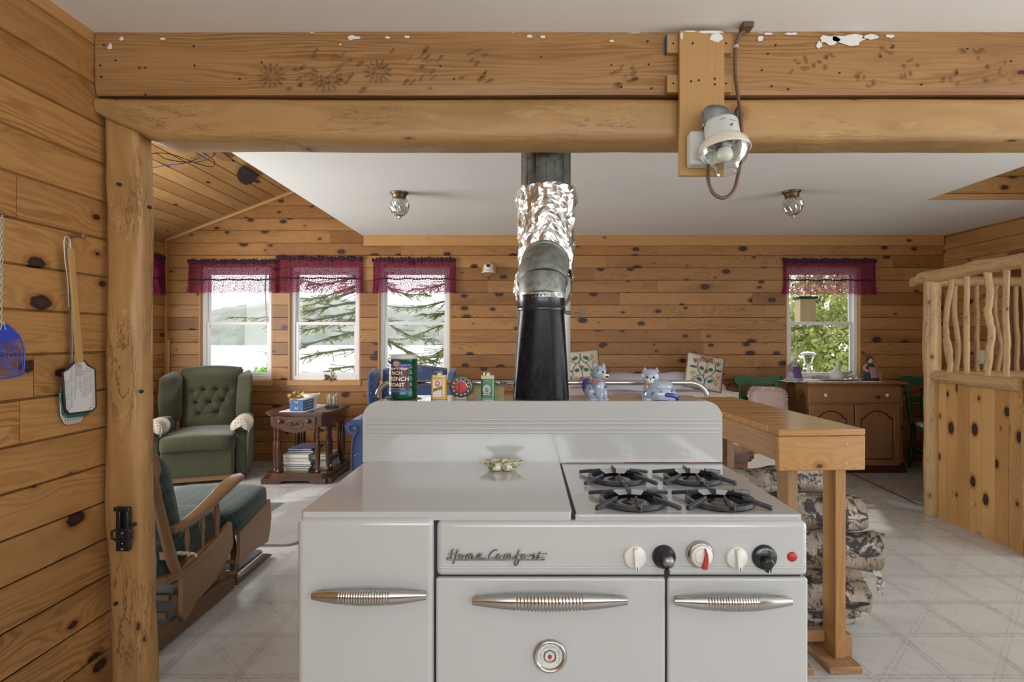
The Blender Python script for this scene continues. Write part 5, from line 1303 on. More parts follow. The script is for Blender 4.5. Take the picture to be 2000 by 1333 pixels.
def fl(y): return lambda u, v: Vector((cx+u, y, zb+v))
def rect(mb, f, u0, u1, v0, v1): mb.add([f(u0, v0), f(u1, v0), f(u1, v1), f(u0, v1)], [(0, 1, 2, 3)])
def oval(mb, f, u, v, a, b, n=20): mb.add([f(u+a*math.cos(2*PI*i/n), v+b*math.sin(2*PI*i/n)) for i in range(n)], [list(range(n))])
mb = MB(); rect(mb, fl(yf-0.0004), -w*0.36, w*0.20, H*0.10, H*0.84); rect(mb, fl(yf-0.0004), w*0.27, w*0.38, H*0.12, H*0.84); mb.build('white_label', whitepr, t)
mb = MB(); oval(mb, fl(yf-0.0008), -w*0.06, H*0.66, w*0.15, H*0.12); mb.build('portrait_oval', redpr, t)
mb = MB(); f = fl(yf-0.0012); oval(mb, f, -w*0.06, H*0.67, w*0.07, H*0.06); mb.build('portrait_face', whitepr, t)
mb = MB(); f = fl(yf-0.0008); mb.add([f(-w*0.34, H*0.30), f(w*0.22, H*0.46), f(w*0.22, H*0.60), f(-w*0.34, H*0.44)], [(0, 1, 2, 3)]); mb.build('orange_banner', orange, t)
mb = MB(); add_text(mb, 'SPICES', 0.012, lambda a, b: fl(yf-0.0014)(a-w*0.05, b+H*0.38+a*0.28), 0, 0.0004, 1, w*0.58); mb.build('label_lettering', darkpr, t)
mb = MB(); add_text(mb, 'BLACK PEPPER', 0.004, lambda a, b: fl(yf-0.0014)(a-w*0.06, b+H*0.80), 0, 0, 1, w*0.42); mb.build('label_lettering', redpr, t)
t, cx, w, zb, H, yf = tin('spice_tin', 'green spice tin with a sailing ship, between round timer and stove pipe', 939.5, 966.5, 726, 783, 1.865, greenpr, None, (944.5, 960), (733.5,))
mb = MB(); rect(mb, fl(yf-0.0004), -w*0.46, w*0.46, H*0.86, H*0.98); rect(mb, fl(yf-0.0004), w*0.36, w*0.42, H*0.08, H*0.84); mb.build('gold_band', goldp, t)
mb = MB(); oval(mb, fl(yf-0.0006), -w*0.06, H*0.42, w*0.28, H*0.20); mb.build('ship_medallion', plain('pale_green_print', (0.35, 0.48, 0.38), 0.4), t)
mb = MB(); f = fl(yf-0.0010); mb.add([f(-w*0.20, H*0.36), f(w*0.08, H*0.36), f(w*0.04, H*0.32), f(-w*0.16, H*0.32)], [(0, 1, 2, 3)])
for q in (-0.14, -0.06, 0.02): mb.add([f(w*(q-0.03), H*0.38), f(w*(q+0.04), H*0.38), f(w*q, H*0.54)], [(0, 1, 2)])
rect(mb, f, -w*0.38, w*0.26, H*0.17, H*0.28); mb.build('ship_print', darkpr, t)
mb = MB(); add_text(mb, 'SPICES', 0.007, lambda a, b: fl(yf-0.0016)(a-w*0.06, b+H*0.19), 0, 0.0003, 1, w*0.5); mb.build('label_lettering', whitepr, t)
mb = MB(); add_text(mb, 'ALLSPICE', 0.006, lambda a, b: fl(yf-0.0012)(a-w*0.02, b+H*0.74+0*a), 0, 0, 1, w*0.5); mb.build('label_lettering', plain('light_green_print', (0.30, 0.50, 0.38), 0.4), t)
# round kitchen timer
cy = 1.87; cx = X(901.5, cy); cz0 = Z(755.5, cy); rt = 23.2*cy/F
bronze = plain('olive_bronze_metal', (0.16, 0.15, 0.09), 0.3, 0.7)
t = thing('kitchen_timer', 'round bronze kitchen timer with red dial and black number ring', 'timer', (cx, cy, ZS))
mb = MB(); mb.lathe([(rt*0.7, 0.022), (rt*0.96, 0.016), (rt, 0.004), (rt, -0.006), (rt*0.88, -0.014), (rt*0.80, -0.014)], (cx, cy, cz0), 44, ax='y'); mb.build('case', bronze, t)
mb = MB(); mb.box((cx-0.018, cy-0.014, ZS+0.0005), (cx+0.018, cy+0.018, ZS+0.010)); mb.box((cx-0.008, cy-0.010, ZS+0.008), (cx+0.008, cy+0.012, cz0-rt+0.006)); mb.build('foot', plain('grey_foot', (0.30, 0.29, 0.26), 0.4), t, bevel=0.003)
mb = MB(); mb.lathe([(rt*0.81, -0.0145), (0, -0.0145)], (cx, cy, cz0), 40, ax='y', caps=False); dl = mb.build('number_ring', MAT['black'], t)
mb = MB()
for i, s_ in enumerate(('0', '5', '10', '15', '20', '25', '30', '35', '40', '45', '50', '55')):
    an = PI/2 - 2*PI*i/12
    add_text(mb, s_, 0.0062, lambda a, b, an=an: Vector((cx + rt*0.66*math.cos(an) + a, cy-0.0152, cz0 + rt*0.66*math.sin(an) + b - 0.002)), 0, 0.0002)
mb.build('dial_numbers', MAT['whitep'], t)
mb = MB(); mb.lathe([(rt*0.545, -0.0147), (rt*0.53, -0.0185), (rt*0.50, -0.0185)], (cx, cy, cz0), 36, ax='y', caps=False); mb.build('chrome_ring', MAT['chrome'], t)
mb = MB(); mb.lathe([(rt*0.52, -0.016), (rt*0.50, -0.020), (0, -0.0205)], (cx, cy, cz0), 36, ax='y'); mb.box((cx-0.004, cy-0.030, cz0-rt*0.46), (cx+0.004, cy-0.019, cz0+rt*0.46)); mb.build('red_knob', MAT['red'], t, bevel=0.002)
# ---- ceramic dog and cat
def flower(mb, c, n, s=0.003):
    n = Vector(n).normalized(); u = n.orthogonal().normalized(); v = n.cross(u)
    for i in range(4):
        a = i*PI/2 + 0.4; q = Vector(c) + (u*math.cos(a)+v*math.sin(a))*s
        mb.add([q + (u*math.cos(b)+v*math.sin(b))*s*0.75 for b in [2*PI*k/6 for k in range(6)]], [list(range(6))], None, None, 0)
    q = Vector(c) + u*s*2.6
    mb.add([q + (u*math.cos(b)*1.5+v*math.sin(b))*s*0.7 for b in [2*PI*k/6 for k in range(6)]], [list(range(6))], None, None, 1)
leafprint = plain('leaf_glaze', (0.03, 0.10, 0.05), 0.2)
cy = 1.88; cx = X(1165, cy); k = cy/F
t = thing('ceramic_dog', 'blue ceramic sitting dog figurine with coral bow on the range shelf', 'figurine', (cx, cy, ZS))
def ell(mb, px, py, y, a, b, d, e=1.0, rot=0.0, m=0):
    """ellipsoid centred at photo px,py; radii in photo px a(x) b(z), d depth metres"""
    c = Vector((X(px, cy), y, Z(py, cy)))
    M0 = mb.T; mb.T = Matrix.Translation(c) @ Matrix.Rotation(rot, 4, 'Y'); mb.pad((0, 0, 0), (2*a*k, 2*d, 2*b*k), e, 12, m); mb.T = M0
mb = MB()
ell(mb, 1168, 757, cy, 15, 24, 0.028); ell(mb, 1155, 766, cy+0.004, 13.5, 15.5, 0.026); ell(mb, 1172, 770, cy-0.012, 6, 13, 0.012); ell(mb, 1181, 770, cy-0.004, 5.5, 13, 0.012)
ell(mb, 1171, 779.5, cy-0.020, 7, 3.5, 0.014); ell(mb, 1182, 779.5, cy-0.012, 6, 3.5, 0.014); ell(mb, 1157, 779, cy-0.006, 13, 4, 0.024)
mb.build('dog_body', MAT['ceramic'], t)
mb = MB(); ell(mb, 1170, 729, cy-0.006, 15.5, 15, 0.025); hd = mb.build('dog_head', MAT['ceramic'], t)
for s_, px in ((-1, 1161), (1, 1178)):
    mb = MB(); c = Vector((X(px, cy), cy-0.004, Z(719, cy))); mb.lathe([(0.0085, 0), (0.006, 0.010), (0.0015, 0.0175), (0, 0.018)], c, 12); mb.build('ear', MAT['ceramic'], hd)
mb = MB(); ell(mb, 1180, 733.5, cy-0.022, 7.5, 7.0, 0.012); mz = mb.build('muzzle', MAT['creamglaze'], hd)
mb = MB(); ell(mb, 1183.5, 727.5, cy-0.033, 2.8, 2.4, 0.003); ell(mb, 1175, 726.5, cy-0.0285, 2.3, 2.3, 0.003); ell(mb, 1182.5, 735, cy-0.034, 3.2, 2.2, 0.002); ell(mb, 1185, 725.5, cy-0.019, 1.6, 2.2, 0.003); mb.build('painted_face', MAT['navy'], hd)
mb = MB(); ctr = Vector((X(1169, cy), cy-0.003, Z(743.5, cy)))
mb.tube([ctr + Vector((0.0225*math.cos(a), 0.023*math.sin(a), 0)) for a in [2*PI*i/24 for i in range(24)]], 0.0018, 6, closed=True)
b0 = Vector((X(1163, cy), cy-0.027, Z(745, cy)))
for sg in (-1, 1): mb.tube([b0, b0+Vector((sg*0.006, -0.003, 0.003)), b0+Vector((sg*0.009, -0.002, -0.003)), b0+Vector((sg*0.004, -0.003, -0.005))], 0.0012, 5, closed=True); mb.tube([b0, b0+Vector((sg*0.004, -0.003, -0.014))], 0.0012, 5)
mb.build('ribbon', MAT['ribbon'], t)
mb = MB(); mb.tube(smooth_path([(X(1148, cy), cy+0.012, Z(775, cy)), (X(1142.5, cy), cy+0.014, Z(760, cy)), (X(1142, cy), cy+0.014, Z(748, cy)), (X(1147, cy), cy+0.012, Z(743, cy)), (X(1152, cy), cy+0.010, Z(746, cy))], 4), 0.0065, 10); mb.build('tail', MAT['cobalt'], t)
mb = MB()
for (px, py, y) in ((1182, 755, -0.019), (1160, 769, -0.0225), (1165, 722, -0.031), (1151, 758, -0.018)): flower(mb, (X(px, cy), cy+y, Z(py, cy)), (0, -1, 0), 0.0022)
mb.build('painted_flowers', [MAT['navy'], leafprint], t)
cx = X(1284, cy)
t = thing('ceramic_cat', 'blue ceramic lying cat figurine with whiskers and cobalt tail', 'figurine', (cx, cy, ZS))
mb = MB(); mb.lathe([(0.052, ZS+0.001), (0.055, ZS+0.006), (0.053, ZS+0.024), (0.049, Z(755, cy)-0.002), (0.047, Z(755, cy)-0.002), (0.048, Z(755, cy)+0.0), (0.047, Z(752, cy)), (0.040, Z(747, cy)+0.003), (0.02, Z(744, cy)+0.003), (0, Z(743.5, cy)+0.003)], (cx+0.004, cy, 0), 40)
M0 = mb.T; ell(mb, 1262, 778.5, cy-0.028, 12, 5, 0.016, ); ell(mb, 1300, 777, cy-0.030, 16, 6.5, 0.016); ell(mb, 1304, 770, cy-0.028, 14, 10, 0.018)
mb.build('cat_body', MAT['ceramic'], t)
mb = MB(); ell(mb, 1268.5, 735, cy-0.012, 17.5, 14.5, 0.026); hd = mb.build('cat_head', MAT['ceramic'], t)
for px in (1258.5, 1281):
    mb = MB(); c = Vector((X(px, cy), cy-0.010, Z(726.5, cy))); mb.lathe([(0.0098, 0), (0.0065, 0.006), (0.0015, 0.0145), (0, 0.015)], c, 12); e_ = mb.build('ear', MAT['ceramic'], hd)
mb = MB(); ell(mb, 1265.5, 742, cy-0.030, 9, 6.5, 0.010); mb.build('muzzle', MAT['creamglaze'], hd)
mb = MB(); 
for px in (1259.5, 1272): ell(mb, px, 736, cy-0.0372, 2.2, 2.4, 0.002)
ell(mb, 1265.5, 739.5, cy-0.0395, 1.8, 1.3, 0.002)
for sg in (-1, 1):
    for dy in (-1, 1): mb.tube([(X(1265.5+sg*4, cy), cy-0.0393, Z(742.5, cy)), (X(1265.5+sg*11, cy), cy-0.036, Z(742.5+dy*1.2, cy))], 0.0004, 4)
mb.tube([(X(1265.5, cy), cy-0.041, Z(740, cy)), (X(1265.5, cy), cy-0.0405, Z(743.5, cy))], 0.0004, 4); mb.build('painted_face', MAT['navy'], hd)
mb = MB(); ctr = Vector((X(1269, cy), cy-0.010, Z(749, cy))); mb.tube([ctr + Vector((0.0245*math.cos(a), 0.022*math.sin(a), 0.004*math.cos(a))) for a in [2*PI*i/24 for i in range(24)]], 0.0013, 6, closed=True)
b0 = Vector((X(1281, cy), cy-0.030, Z(747.5, cy)))
for sg in (-1, 1): mb.tube([b0, b0+Vector((sg*0.004, -0.001, 0.004)), b0+Vector((sg*0.006, -0.001, 0.0))], 0.0009, 5)
mb.build('ribbon', MAT['ribbon'], t)
mb = MB(); mb.tube(smooth_path([(X(1290, cy), cy-0.045, Z(771, cy)), (X(1298, cy), cy-0.050, Z(769, cy)), (X(1310, cy), cy-0.044, Z(771, cy)), (X(1319, cy), cy-0.030, Z(776, cy))], 4), 0.0075, 10); mb.build('tail', MAT['cobalt'], t)
mb = MB()
for (px, py) in ((1269, 766), (1284, 764), (1306, 761), (1255, 763)): flower(mb, (X(px, cy), cy-0.052+abs(px-1284)*0.0004, Z(py, cy)), (0, -1, 0), 0.0026)
mb.build('painted_flowers', [MAT['cobalt'], leafprint], t)
# butterfly dish on the worktop
cy = 1.70; cx = X(981, cy)
t = thing('spoon_rest', 'small butterfly shaped floral ceramic dish on the white worktop', 'dish', (cx, cy, ZT))
def bfly(s, z):
    o = []
    for i in range(48):
        a = 2*PI*i/48; x, y = math.cos(a), math.sin(a)
        r = 0.036 + 0.026*abs(math.cos(a))**1.5*(1 if y > -0.3 else 0.2) + 0.004*math.cos(6*a) + (0.006 if y < 0 else 0)
        if abs(x) < 0.18: r -= 0.010*(1-abs(x)/0.18)
        o.append(Vector((cx + x*r*s, cy + y*r*0.85*s, z)))
    return o
mb = MB(); L_ = [bfly(0.55, ZT+0.0005), bfly(0.62, ZT+0.008), bfly(0.95, ZT+0.022), bfly(1.0, ZT+0.026), bfly(0.93, ZT+0.025), bfly(0.6, ZT+0.016)]
vs = [p for r_ in L_ for p in r_]; fs = [(i*48+q, i*48+(q+1) % 48, (i+1)*48+(q+1) % 48, (i+1)*48+q) for i in range(5) for q in range(48)]
mb.add(vs, fs, None, None, 0, True); mb.add(L_[-1], [list(range(48))]); mb.add(L_[0], [list(range(48))[::-1]])
for sx in (-1, 1): mb.pad((cx+sx*0.016, cy-0.022, ZT+0.0115), (0.030, 0.030, 0.022), 0.8, 8)
def dishm():
    s = NT('floral_dish'); o = s.objc(); n = s.noise(o, 60, 3, 0.6); n2 = s.noise(s.vm('ADD', o, (3, 1, 2)), 70, 3, 0.6)
    c = s.mix(s.mr(n, 0.52, 0.58), (0.60, 0.58, 0.44), (0.20, 0.28, 0.10)); c = s.mix(s.mr(n2, 0.58, 0.62), c, (0.42, 0.20, 0.17)); s.set(col=c, rough=0.15, coat=0.4); return s.mat
mb.build('dish', dishm(), t)
# ------------------------------------------------------------------ fly swatters on the near-left wall
XW = -1.53
def WP(px, py, off=0.01):      # photo pixel -> point on the near-left wall plane
    x = XW + off; Y = x*F/(px-1025); return Vector((x, Y, Z(py, Y)))
def swhead(mb, outl, off, th=0.003, m=0):
    p = [WP(a, b, off) for a, b in outl]; n = len(p); d = Vector((th, 0, 0))
    mb.add(p + [q+d for q in p], [list(range(n))[::-1], list(range(n, 2*n))] + [(i, (i+1) % n, n+(i+1) % n, n+i) for i in range(n)], None, None, m)
t = thing('fly_swatter', 'wooden-handled fly swatter with white perforated head, front of the hanging bunch', 'fly swatter', WP(135, 600, 0.03), 0, 'fly swatters hung on the left wall')
mb = MB(); a0, a1, b0, b1 = WP(130, 486, 0.035), WP(141, 486, 0.035), WP(147, 708, 0.035), WP(160, 708, 0.035)
d = Vector((0.007, 0, 0)); mb.add([a0, a1, b1, b0, a0+d, a1+d, b1+d, b0+d], [(0, 1, 2, 3), (4, 7, 6, 5), (0, 4, 5, 1), (1, 5, 6, 2), (2, 6, 7, 3), (3, 7, 4, 0)], [[(0, 0), (0, .012), (.4, .012), (.4, 0)]]*6); mb.build('wooden_handle', MAT['board'], t, bevel=0.0015)
def mesh_mat(name, a, b, sc=1150, logo=True):
    s = NT(name); o = s.objc(); x, y, z = s.sep(o)
    h = s.m('MULTIPLY', s.m('GREATER_THAN', s.m('SINE', s.m('MULTIPLY', y, sc)), 0.1), s.m('GREATER_THAN', s.m('SINE', s.m('MULTIPLY', z, sc)), 0.1))
    c = s.mix(h, a, b)
    if logo:
        n = s.noise(s.vm('ADD', s.vm('MULTIPLY', o, (1, 14, 10)), (0, 2, 4)), 1, 2, 0.5)
        c = s.mix(s.m('GREATER_THAN', n, 0.47), a, c)
    s.set(col=c, rough=0.5); return s.mat
hd = [(147, 706), (164, 705), (170, 713), (185, 722), (187, 795), (180, 803), (135, 809), (127, 800), (122, 728), (131, 722), (140, 713)]
mb = MB(); swhead(mb, hd, 0.028, 0.004); mb.build('swatter_head', mesh_mat('white_mesh_plastic', (0.62, 0.61, 0.60), (0.08, 0.08, 0.09)), t)
mb = MB(); mb.tube([WP(a, b, 0.031) for a, b in hd], 0.0035, 6, closed=True); mb.build('edge_binding', MAT['blackmat'], t)
mb = MB(); p = WP(131, 470, 0.03)
mb.tube(smooth_path([WP(138, 488, 0.036), WP(137, 472, 0.036), WP(131, 462, 0.034), WP(125, 470, 0.03), WP(127, 510, 0.028), WP(132, 545, 0.026), WP(135, 600, 0.02)], 4), 0.0022, 6); mb.build('wire_hanger', MAT['galvpale'], t)
mb = MB(); mb.tube(smooth_path([WP(148, 690, 0.036), WP(146, 706, 0.04), WP(156, 716, 0.036)], 4), 0.001, 5)
q = [WP(149, 722, 0.0405), WP(162, 722, 0.0405), WP(162, 734, 0.0405), WP(151, 734, 0.0405)]
swhead(mb, [(149, 712), (160, 712), (161, 733), (150, 733)], 0.0335, 0.001); mb.build('staple_tab', plain('beige_tab', (0.50, 0.38, 0.30), 0.6), t)
t = thing('fly_swatter', 'teal-edged fly swatter hanging behind the wooden-handled one', 'fly swatter', WP(135, 600, 0.02), 0, 'fly swatters hung on the left wall')
mb = MB(); h2 = [(120, 757), (128, 752), (168, 770), (174, 808), (168, 812), (134, 816), (124, 808), (118, 778)]
swhead(mb, h2, 0.018, 0.003); mb.build('swatter_head', mesh_mat('teal_mesh', (0.05, 0.12, 0.12), (0.02, 0.05, 0.05), 600, False), t)
mb = MB(); mb.tube([WP(a, b, 0.021) for a, b in h2], 0.0025, 6, closed=True); mb.build('edge_binding', plain('teal_plastic', (0.03, 0.14, 0.14), 0.4), t)
mb = MB(); mb.tube(smooth_path([WP(137, 480, 0.018), WP(137, 600, 0.02), WP(139, 690, 0.02), WP(136, 720, 0.02), WP(146, 760, 0.021)], 4), 0.002, 6); mb.build('wire_handle', plain('twisted_black_wire', (0.10, 0.10, 0.06), 0.4), t)
t = thing('fly_swatter', 'grey-white fly swatter rearmost of the hanging bunch', 'fly swatter', WP(130, 700, 0.008), 0, 'fly swatters hung on the left wall')
mb = MB(); h3 = [(117, 770), (122, 766), (158, 780), (160, 818), (155, 824), (134, 829), (126, 827), (119, 812)]
swhead(mb, h3, 0.008, 0.003); mb.build('swatter_head', mesh_mat('grey_mesh', (0.45, 0.46, 0.42), (0.20, 0.20, 0.18), 600, False), t)
mb = MB(); mb.tube([WP(a, b, 0.010) for a, b in h3], 0.0022, 6, closed=True); mb.build('edge_binding', plain('pale_plastic', (0.58, 0.58, 0.52), 0.4), t)
mb = MB(); mb.tube(smooth_path([WP(135, 475, 0.01), WP(140, 600, 0.01), WP(141, 690, 0.01), WP(140, 775, 0.01)], 4), 0.0018, 6); mb.build('wire_handle', MAT['galvpale'], t)
mb = MB(); mb.lathe([(0.006, 0), (0.006, 0.05), (0.009, 0.052), (0.009, 0.056), (0, 0.058)], WP(132, 461, 0.0), 12, ax='x'); o = mb.build('wall_peg', plain('reddish_peg', (0.25, 0.10, 0.07), 0.5)); meta(o, 'small reddish peg holding the bunch of fly swatters', 'peg')
t = thing('fly_swatter', 'blue plastic fly swatter on twisted white wire at the left photo edge', 'fly swatter', WP(10, 640, 0.02))
blue = plain('blue_plastic', (0.025, 0.055, 0.42), 0.35)
cpx = 2
def bpt(px, py, off=0.018): return WP(px, py, off)
mb = MB()
swhead(mb, [(-36, 634), (14, 634), (37, 657), (34, 664), (22, 664), (10, 669), (-12, 669), (-44, 664), (-52, 657)], 0.016, 0.004)
outl = [(14, 634), (37, 657), (46, 680), (48, 700), (46, 725), (40, 733), (2, 740), (-52, 740)]
mb.tube(smooth_path([bpt(*q) for q in outl], 4), 0.0020, 6)
for i in range(9):       # long curved slats fanning out
    f = i/8; x1 = -50 + 92*f
    mb.tube(smooth_path([bpt(-14+36*f, 660), bpt(-26+62*f+4, 688), bpt(-40 + 84*f, 712), bpt(x1, 737-2*f)], 3), 0.0011, 5)
for i in range(17):
    y = 668 + i*4.1
    mb.tube(smooth_path([bpt(-55, y+2), bpt(0, y+1), bpt(30 + min(i*1.4, 12), y-7+i*0.25), bpt(min(48, 38 + i*1.5), y-14+i*0.55)], 3), 0.0010, 5)
mb.build('swatter_head', blue, t)
mb = MB()
for ph in (0, PI):
    pts = []
    for i in range(60):
        s = i/59; z = s*(640-420); c = bpt(4 - 3*(1-s), 640-z, 0.022); a = s*22*2 + ph
        pts.append(c + Vector((0.0025*math.cos(a), 0.0035*math.sin(a)*1.0, 0)))
    mb.tube(pts, 0.0013, 5)
mb.tube([bpt(4, 628, 0.022), bpt(1, 645, 0.024)], 0.0014, 5); mb.tube([bpt(6, 628, 0.022), bpt(11, 645, 0.024)], 0.0014, 5)
mb.build('wire_handle', MAT['galvpale'], t)

# ------------------------------------------------------------------ green recliner
def local_t(x, y, rz): return Matrix.Translation((x, y, 0)) @ Matrix.Rotation(rz, 4, 'Z')
t = thing('wing_recliner', 'olive green tweed wingback recliner with button-tufted back under left window', 'armchair', (-2.90, 4.98, 0), math.radians(20), local=True)
t.scale = (1, 1, 0.975)
G = MAT['greenfab']
# local: x right, y back, z up; seat front at y=0
mb = MB(); mb.box((-0.31, 0.02, 0.03), (0.31, 0.68, 0.08)); mb.build('wooden_base', MAT['oak'], t, bevel=0.004)
mb = MB(); mb.box((-0.285, 0.0, 0.075), (0.285, 0.66, 0.34)); mb.build('footrest_front', G, t, bevel=0.02, seg=4)
mb = MB(); mb.pad((0, 0.28, 0.375), (0.60, 0.66, 0.15), 0.28, 16, fn=lambda p: Vector((p.x, p.y, p.z + 0.02*(1-(p.x/0.3)**2)))); mb.build('seat_cushion', G, t)
BT = [(-0.155, 0.80), (-0.055, 0.815), (0.055, 0.815), (0.16, 0.80), (-0.12, 0.685), (0.0, 0.69), (0.12, 0.70), (-0.085, 0.575), (0.075, 0.585)]
def backf(a, b):
    z = 0.38 + 0.63*b; w = 0.258 + 0.018*b; x = (a*2-1)*w
    if b > 0.8: z += 0.02*math.cos((a-0.5)*PI) 
    d = 0.09*(1-abs(a*2-1)**3)*(math.sin(min(1, b*3+0.2)*PI/2))*(math.sin(min(1, (1-b)*6)*PI/2))
    for bx_, bz_ in BT: d -= 0.035*math.exp(-((x-bx_)**2+(z-bz_)**2)/0.0012)
    for (q, r_) in ((0, 1), (1, 2), (2, 3), (4, 5), (5, 6), (7, 8), (0, 4), (1, 4), (1, 5), (2, 5), (2, 6), (3, 6), (4, 7), (5, 7), (5, 8), (6, 8)):
        A, B_ = Vector((BT[q][0], BT[q][1])), Vector((BT[r_][0], BT[r_][1])); pp = Vector((x, z)); u = max(0, min(1, (pp-A).dot(B_-A)/(B_-A).length_squared)); dd = (pp-(A+(B_-A)*u)).length
        d -= 0.011*math.exp(-(dd/0.012)**2)
    return Vector((x, 0.60 + 0.16*b - d, z))
mb = MB(); mb.grid(backf, 60, 60)
mb.grid(lambda a, b: Vector(((a*2-1)*(0.258+0.018*b), 0.74+0.10*b, 0.38+0.63*b + 0.02*math.cos((a-0.5)*PI)*(b > .8))), 12, 12)
mb.grid(lambda a, b: Vector(((a*2-1)*0.265, 0.76+b*0.08, 1.01+0.02*math.cos((a-0.5)*PI)+0.025*math.sin(b*PI))), 20, 4)
for s_ in (-1, 1): mb.grid(lambda a, b: Vector((s_*(0.258+0.018*b), 0.60+0.16*b + a*(0.14-0.06*b), 0.38+0.63*b)), 2, 10)
bk = mb.build('tufted_back', G, t)
mb = MB()
for bx_, bz_ in BT:
    b = (bz_-0.38)/0.63; y = 0.60+0.16*b - 0.055*0 ; p = backf((bx_/(0.258+0.018*b)+1)/2, b); mb.pad((p.x, p.y-0.004, p.z), (0.018, 0.012, 0.018), 1.0, 6)
mb.build('button', G, bk)
for s_ in (-1, 1):
    def wing(a, b, s_=s_):
        z = 0.50 + 0.50*b; fw = 0.30*(0.35 + 0.65*math.sin(min(1, b*1.25+0.15)*PI*0.62))
        an = a*2*PI; 
        y = 0.66 + 0.15*b - fw*0.5 + (fw*0.62)*math.cos(an); x = s_*(0.288 + 0.015*b) + 0.054*math.sin(an)
        x += s_*0.085*max(0, -math.cos(an))**1.5
        k = math.sin(min(1, (1-b)*7+0.12)*PI/2)*math.sin(min(1, b*5+0.3)*PI/2)
        return Vector((s_*0.335 + (x-s_*0.335)*k, 0.66+0.15*b + (y-(0.66+0.15*b))*k, z))
    mb = MB(); mb.grid(wing, 24, 20, cu=True); mb.build('wing', G, t)
    mb = MB()
    mb.pad((s_*0.345, 0.34, 0.525), (0.13, 0.66, 0.13), 0.75, 14, e2=0.6)
    mb.box((s_*0.345-0.045, 0.06, 0.06), (s_*0.345+0.045, 0.70, 0.51)); mb.build('arm', G, t, bevel=0.02, seg=3)
    mb = MB()
    def cover(a, b, s_=s_):
        an = PI*(-0.22 + 1.44*a); return Vector((s_*0.345 + 0.078*math.cos(an), -0.005 + 0.30*b, 0.52 + 0.075*math.sin(an) - (0.02 if a in (0, 1) else 0)))
    mb.grid(cover, 16, 8); mb.grid(lambda a, b: Vector((s_*0.345 + 0.078*math.cos(PI*(-0.22+1.44*a))*(1-b), -0.005-0.012*b, 0.52 + 0.075*math.sin(PI*(-0.22+1.44*a))*(1-b))), 16, 3)
    o = mb.build('arm_cover', MAT['plaid'], t, label='cream plaid arm cover'); sm = o.modifiers.new('s', 'SOLIDIFY'); sm.thickness = 0.004

# ------------------------------------------------------------------ carved end table
TX0, TX1, TY0, TY1, TH = -2.345, -1.745, 5.03, 5.72, 0.62
WN = MAT['walnut']
t = thing('end_table', 'dark carved walnut end table with paired turned legs and drawer', 'table', ((TX0+TX1)/2, (TY0+TY1)/2, 0))
def cham(x0, x1, y0, y1, c): return [(x0+c, y0), (x1-c, y0), (x1, y0+c), (x1, y1-c), (x1-c, y1), (x0+c, y1), (x0, y1-c), (x0, y0+c)]
mb = MB(); mb.prism(cham(TX0, TX1, TY0, TY1, 0.06), 'z', TH, TH+0.022); mb.prism(cham(TX0+0.015, TX1-0.015, TY0+0.015, TY1-0.015, 0.055), 'z', TH-0.015, TH); mb.build('table_top', WN, t, bevel=0.008, seg=3)
mb = MB(); mb.prism(cham(TX0+0.035, TX1-0.035, TY0+0.04, TY1-0.03, 0.05), 'z', TH-0.115, TH-0.014); mb.build('apron', WN, t, bevel=0.003)
xc = (TX0+TX1)/2 - 0.02
df = [(xc-0.185, TH-0.025), (xc-0.185, TH-0.095), (xc-0.14, TH-0.125), (xc-0.08, TH-0.155), (xc, TH-0.168), (xc+0.08, TH-0.155), (xc+0.14, TH-0.125), (xc+0.185, TH-0.095), (xc+0.185, TH-0.025)]
mb = MB(); mb.prism(df, 'y', TY0+0.022, TY0+0.042); dr = mb.build('drawer', WN, t, bevel=0.004)
mb = MB(); oc = Vector((xc, TY0+0.02, TH-0.088)); mb.tube([oc+Vector((0.072*math.cos(a), 0, 0.034*math.sin(a))) for a in [2*PI*i/32 for i in range(32)]], 0.006, 8, closed=True)
for i in range(5):
    for sg in (-1, 1): mb.tube([oc+Vector((sg*0.006*i, 0, -0.006)), oc+Vector((sg*(0.012+0.007*i), -0.003, 0.004+0.012*math.sin(i))), oc+Vector((sg*(0.008+0.006*i), 0, -0.012))], 0.003, 6, closed=True)
mb.build('carved_medallion', MAT['oakd'], dr)
for sg in (-1, 1):
    mb = MB(); mb.lathe([(0.008, 0), (0.009, -0.012), (0.019, -0.018), (0.020, -0.026), (0.012, -0.034), (0, -0.036)], (xc+sg*0.125, TY0+0.022, TH-0.062), 16, ax='y'); mb.build('knob', WN, dr)
LP = [(0.0, 0.09), (0.022, 0.09), (0.024, 0.105), (0.012, 0.115), (0.018, 0.14), (0.020, 0.17), (0.024, 0.30), (0.022, 0.36), (0.013, 0.40), (0.020, 0.415), (0.012, 0.43), (0.018, 0.455), (0.012, 0.475), (0.022, 0.485), (0.022, TH-0.112)]
for (lx, ly) in ((TX0+0.075, TY0+0.095), (TX0+0.120, TY0+0.055), (TX1-0.125, TY0+0.055), (TX1-0.065, TY0+0.150), (TX1-0.065, TY0+0.205), (TX1-0.07, TY1-0.11), (TX1-0.11, TY1-0.07), (TX0+0.075, TY1-0.10), (TX0+0.120, TY1-0.065), (TX0+0.25, TY1-0.06)):
    mb = MB(); mb.lathe(LP, (lx, ly, 0), 16); mb.build('turned_leg', WN, t)
mb = MB()
for (c, z0, z1) in ((0.0, 0.045, 0.065), (0.012, 0.065, 0.092)): mb.prism(cham(TX0+c-0.005, TX1-c+0.005, TY0+c-0.005, TY1-c+0.005, 0.07), 'z', z0, z1)
mb.build('lower_shelf', WN, t, bevel=0.005)
mb = MB()
yy0 = TY0-0.012
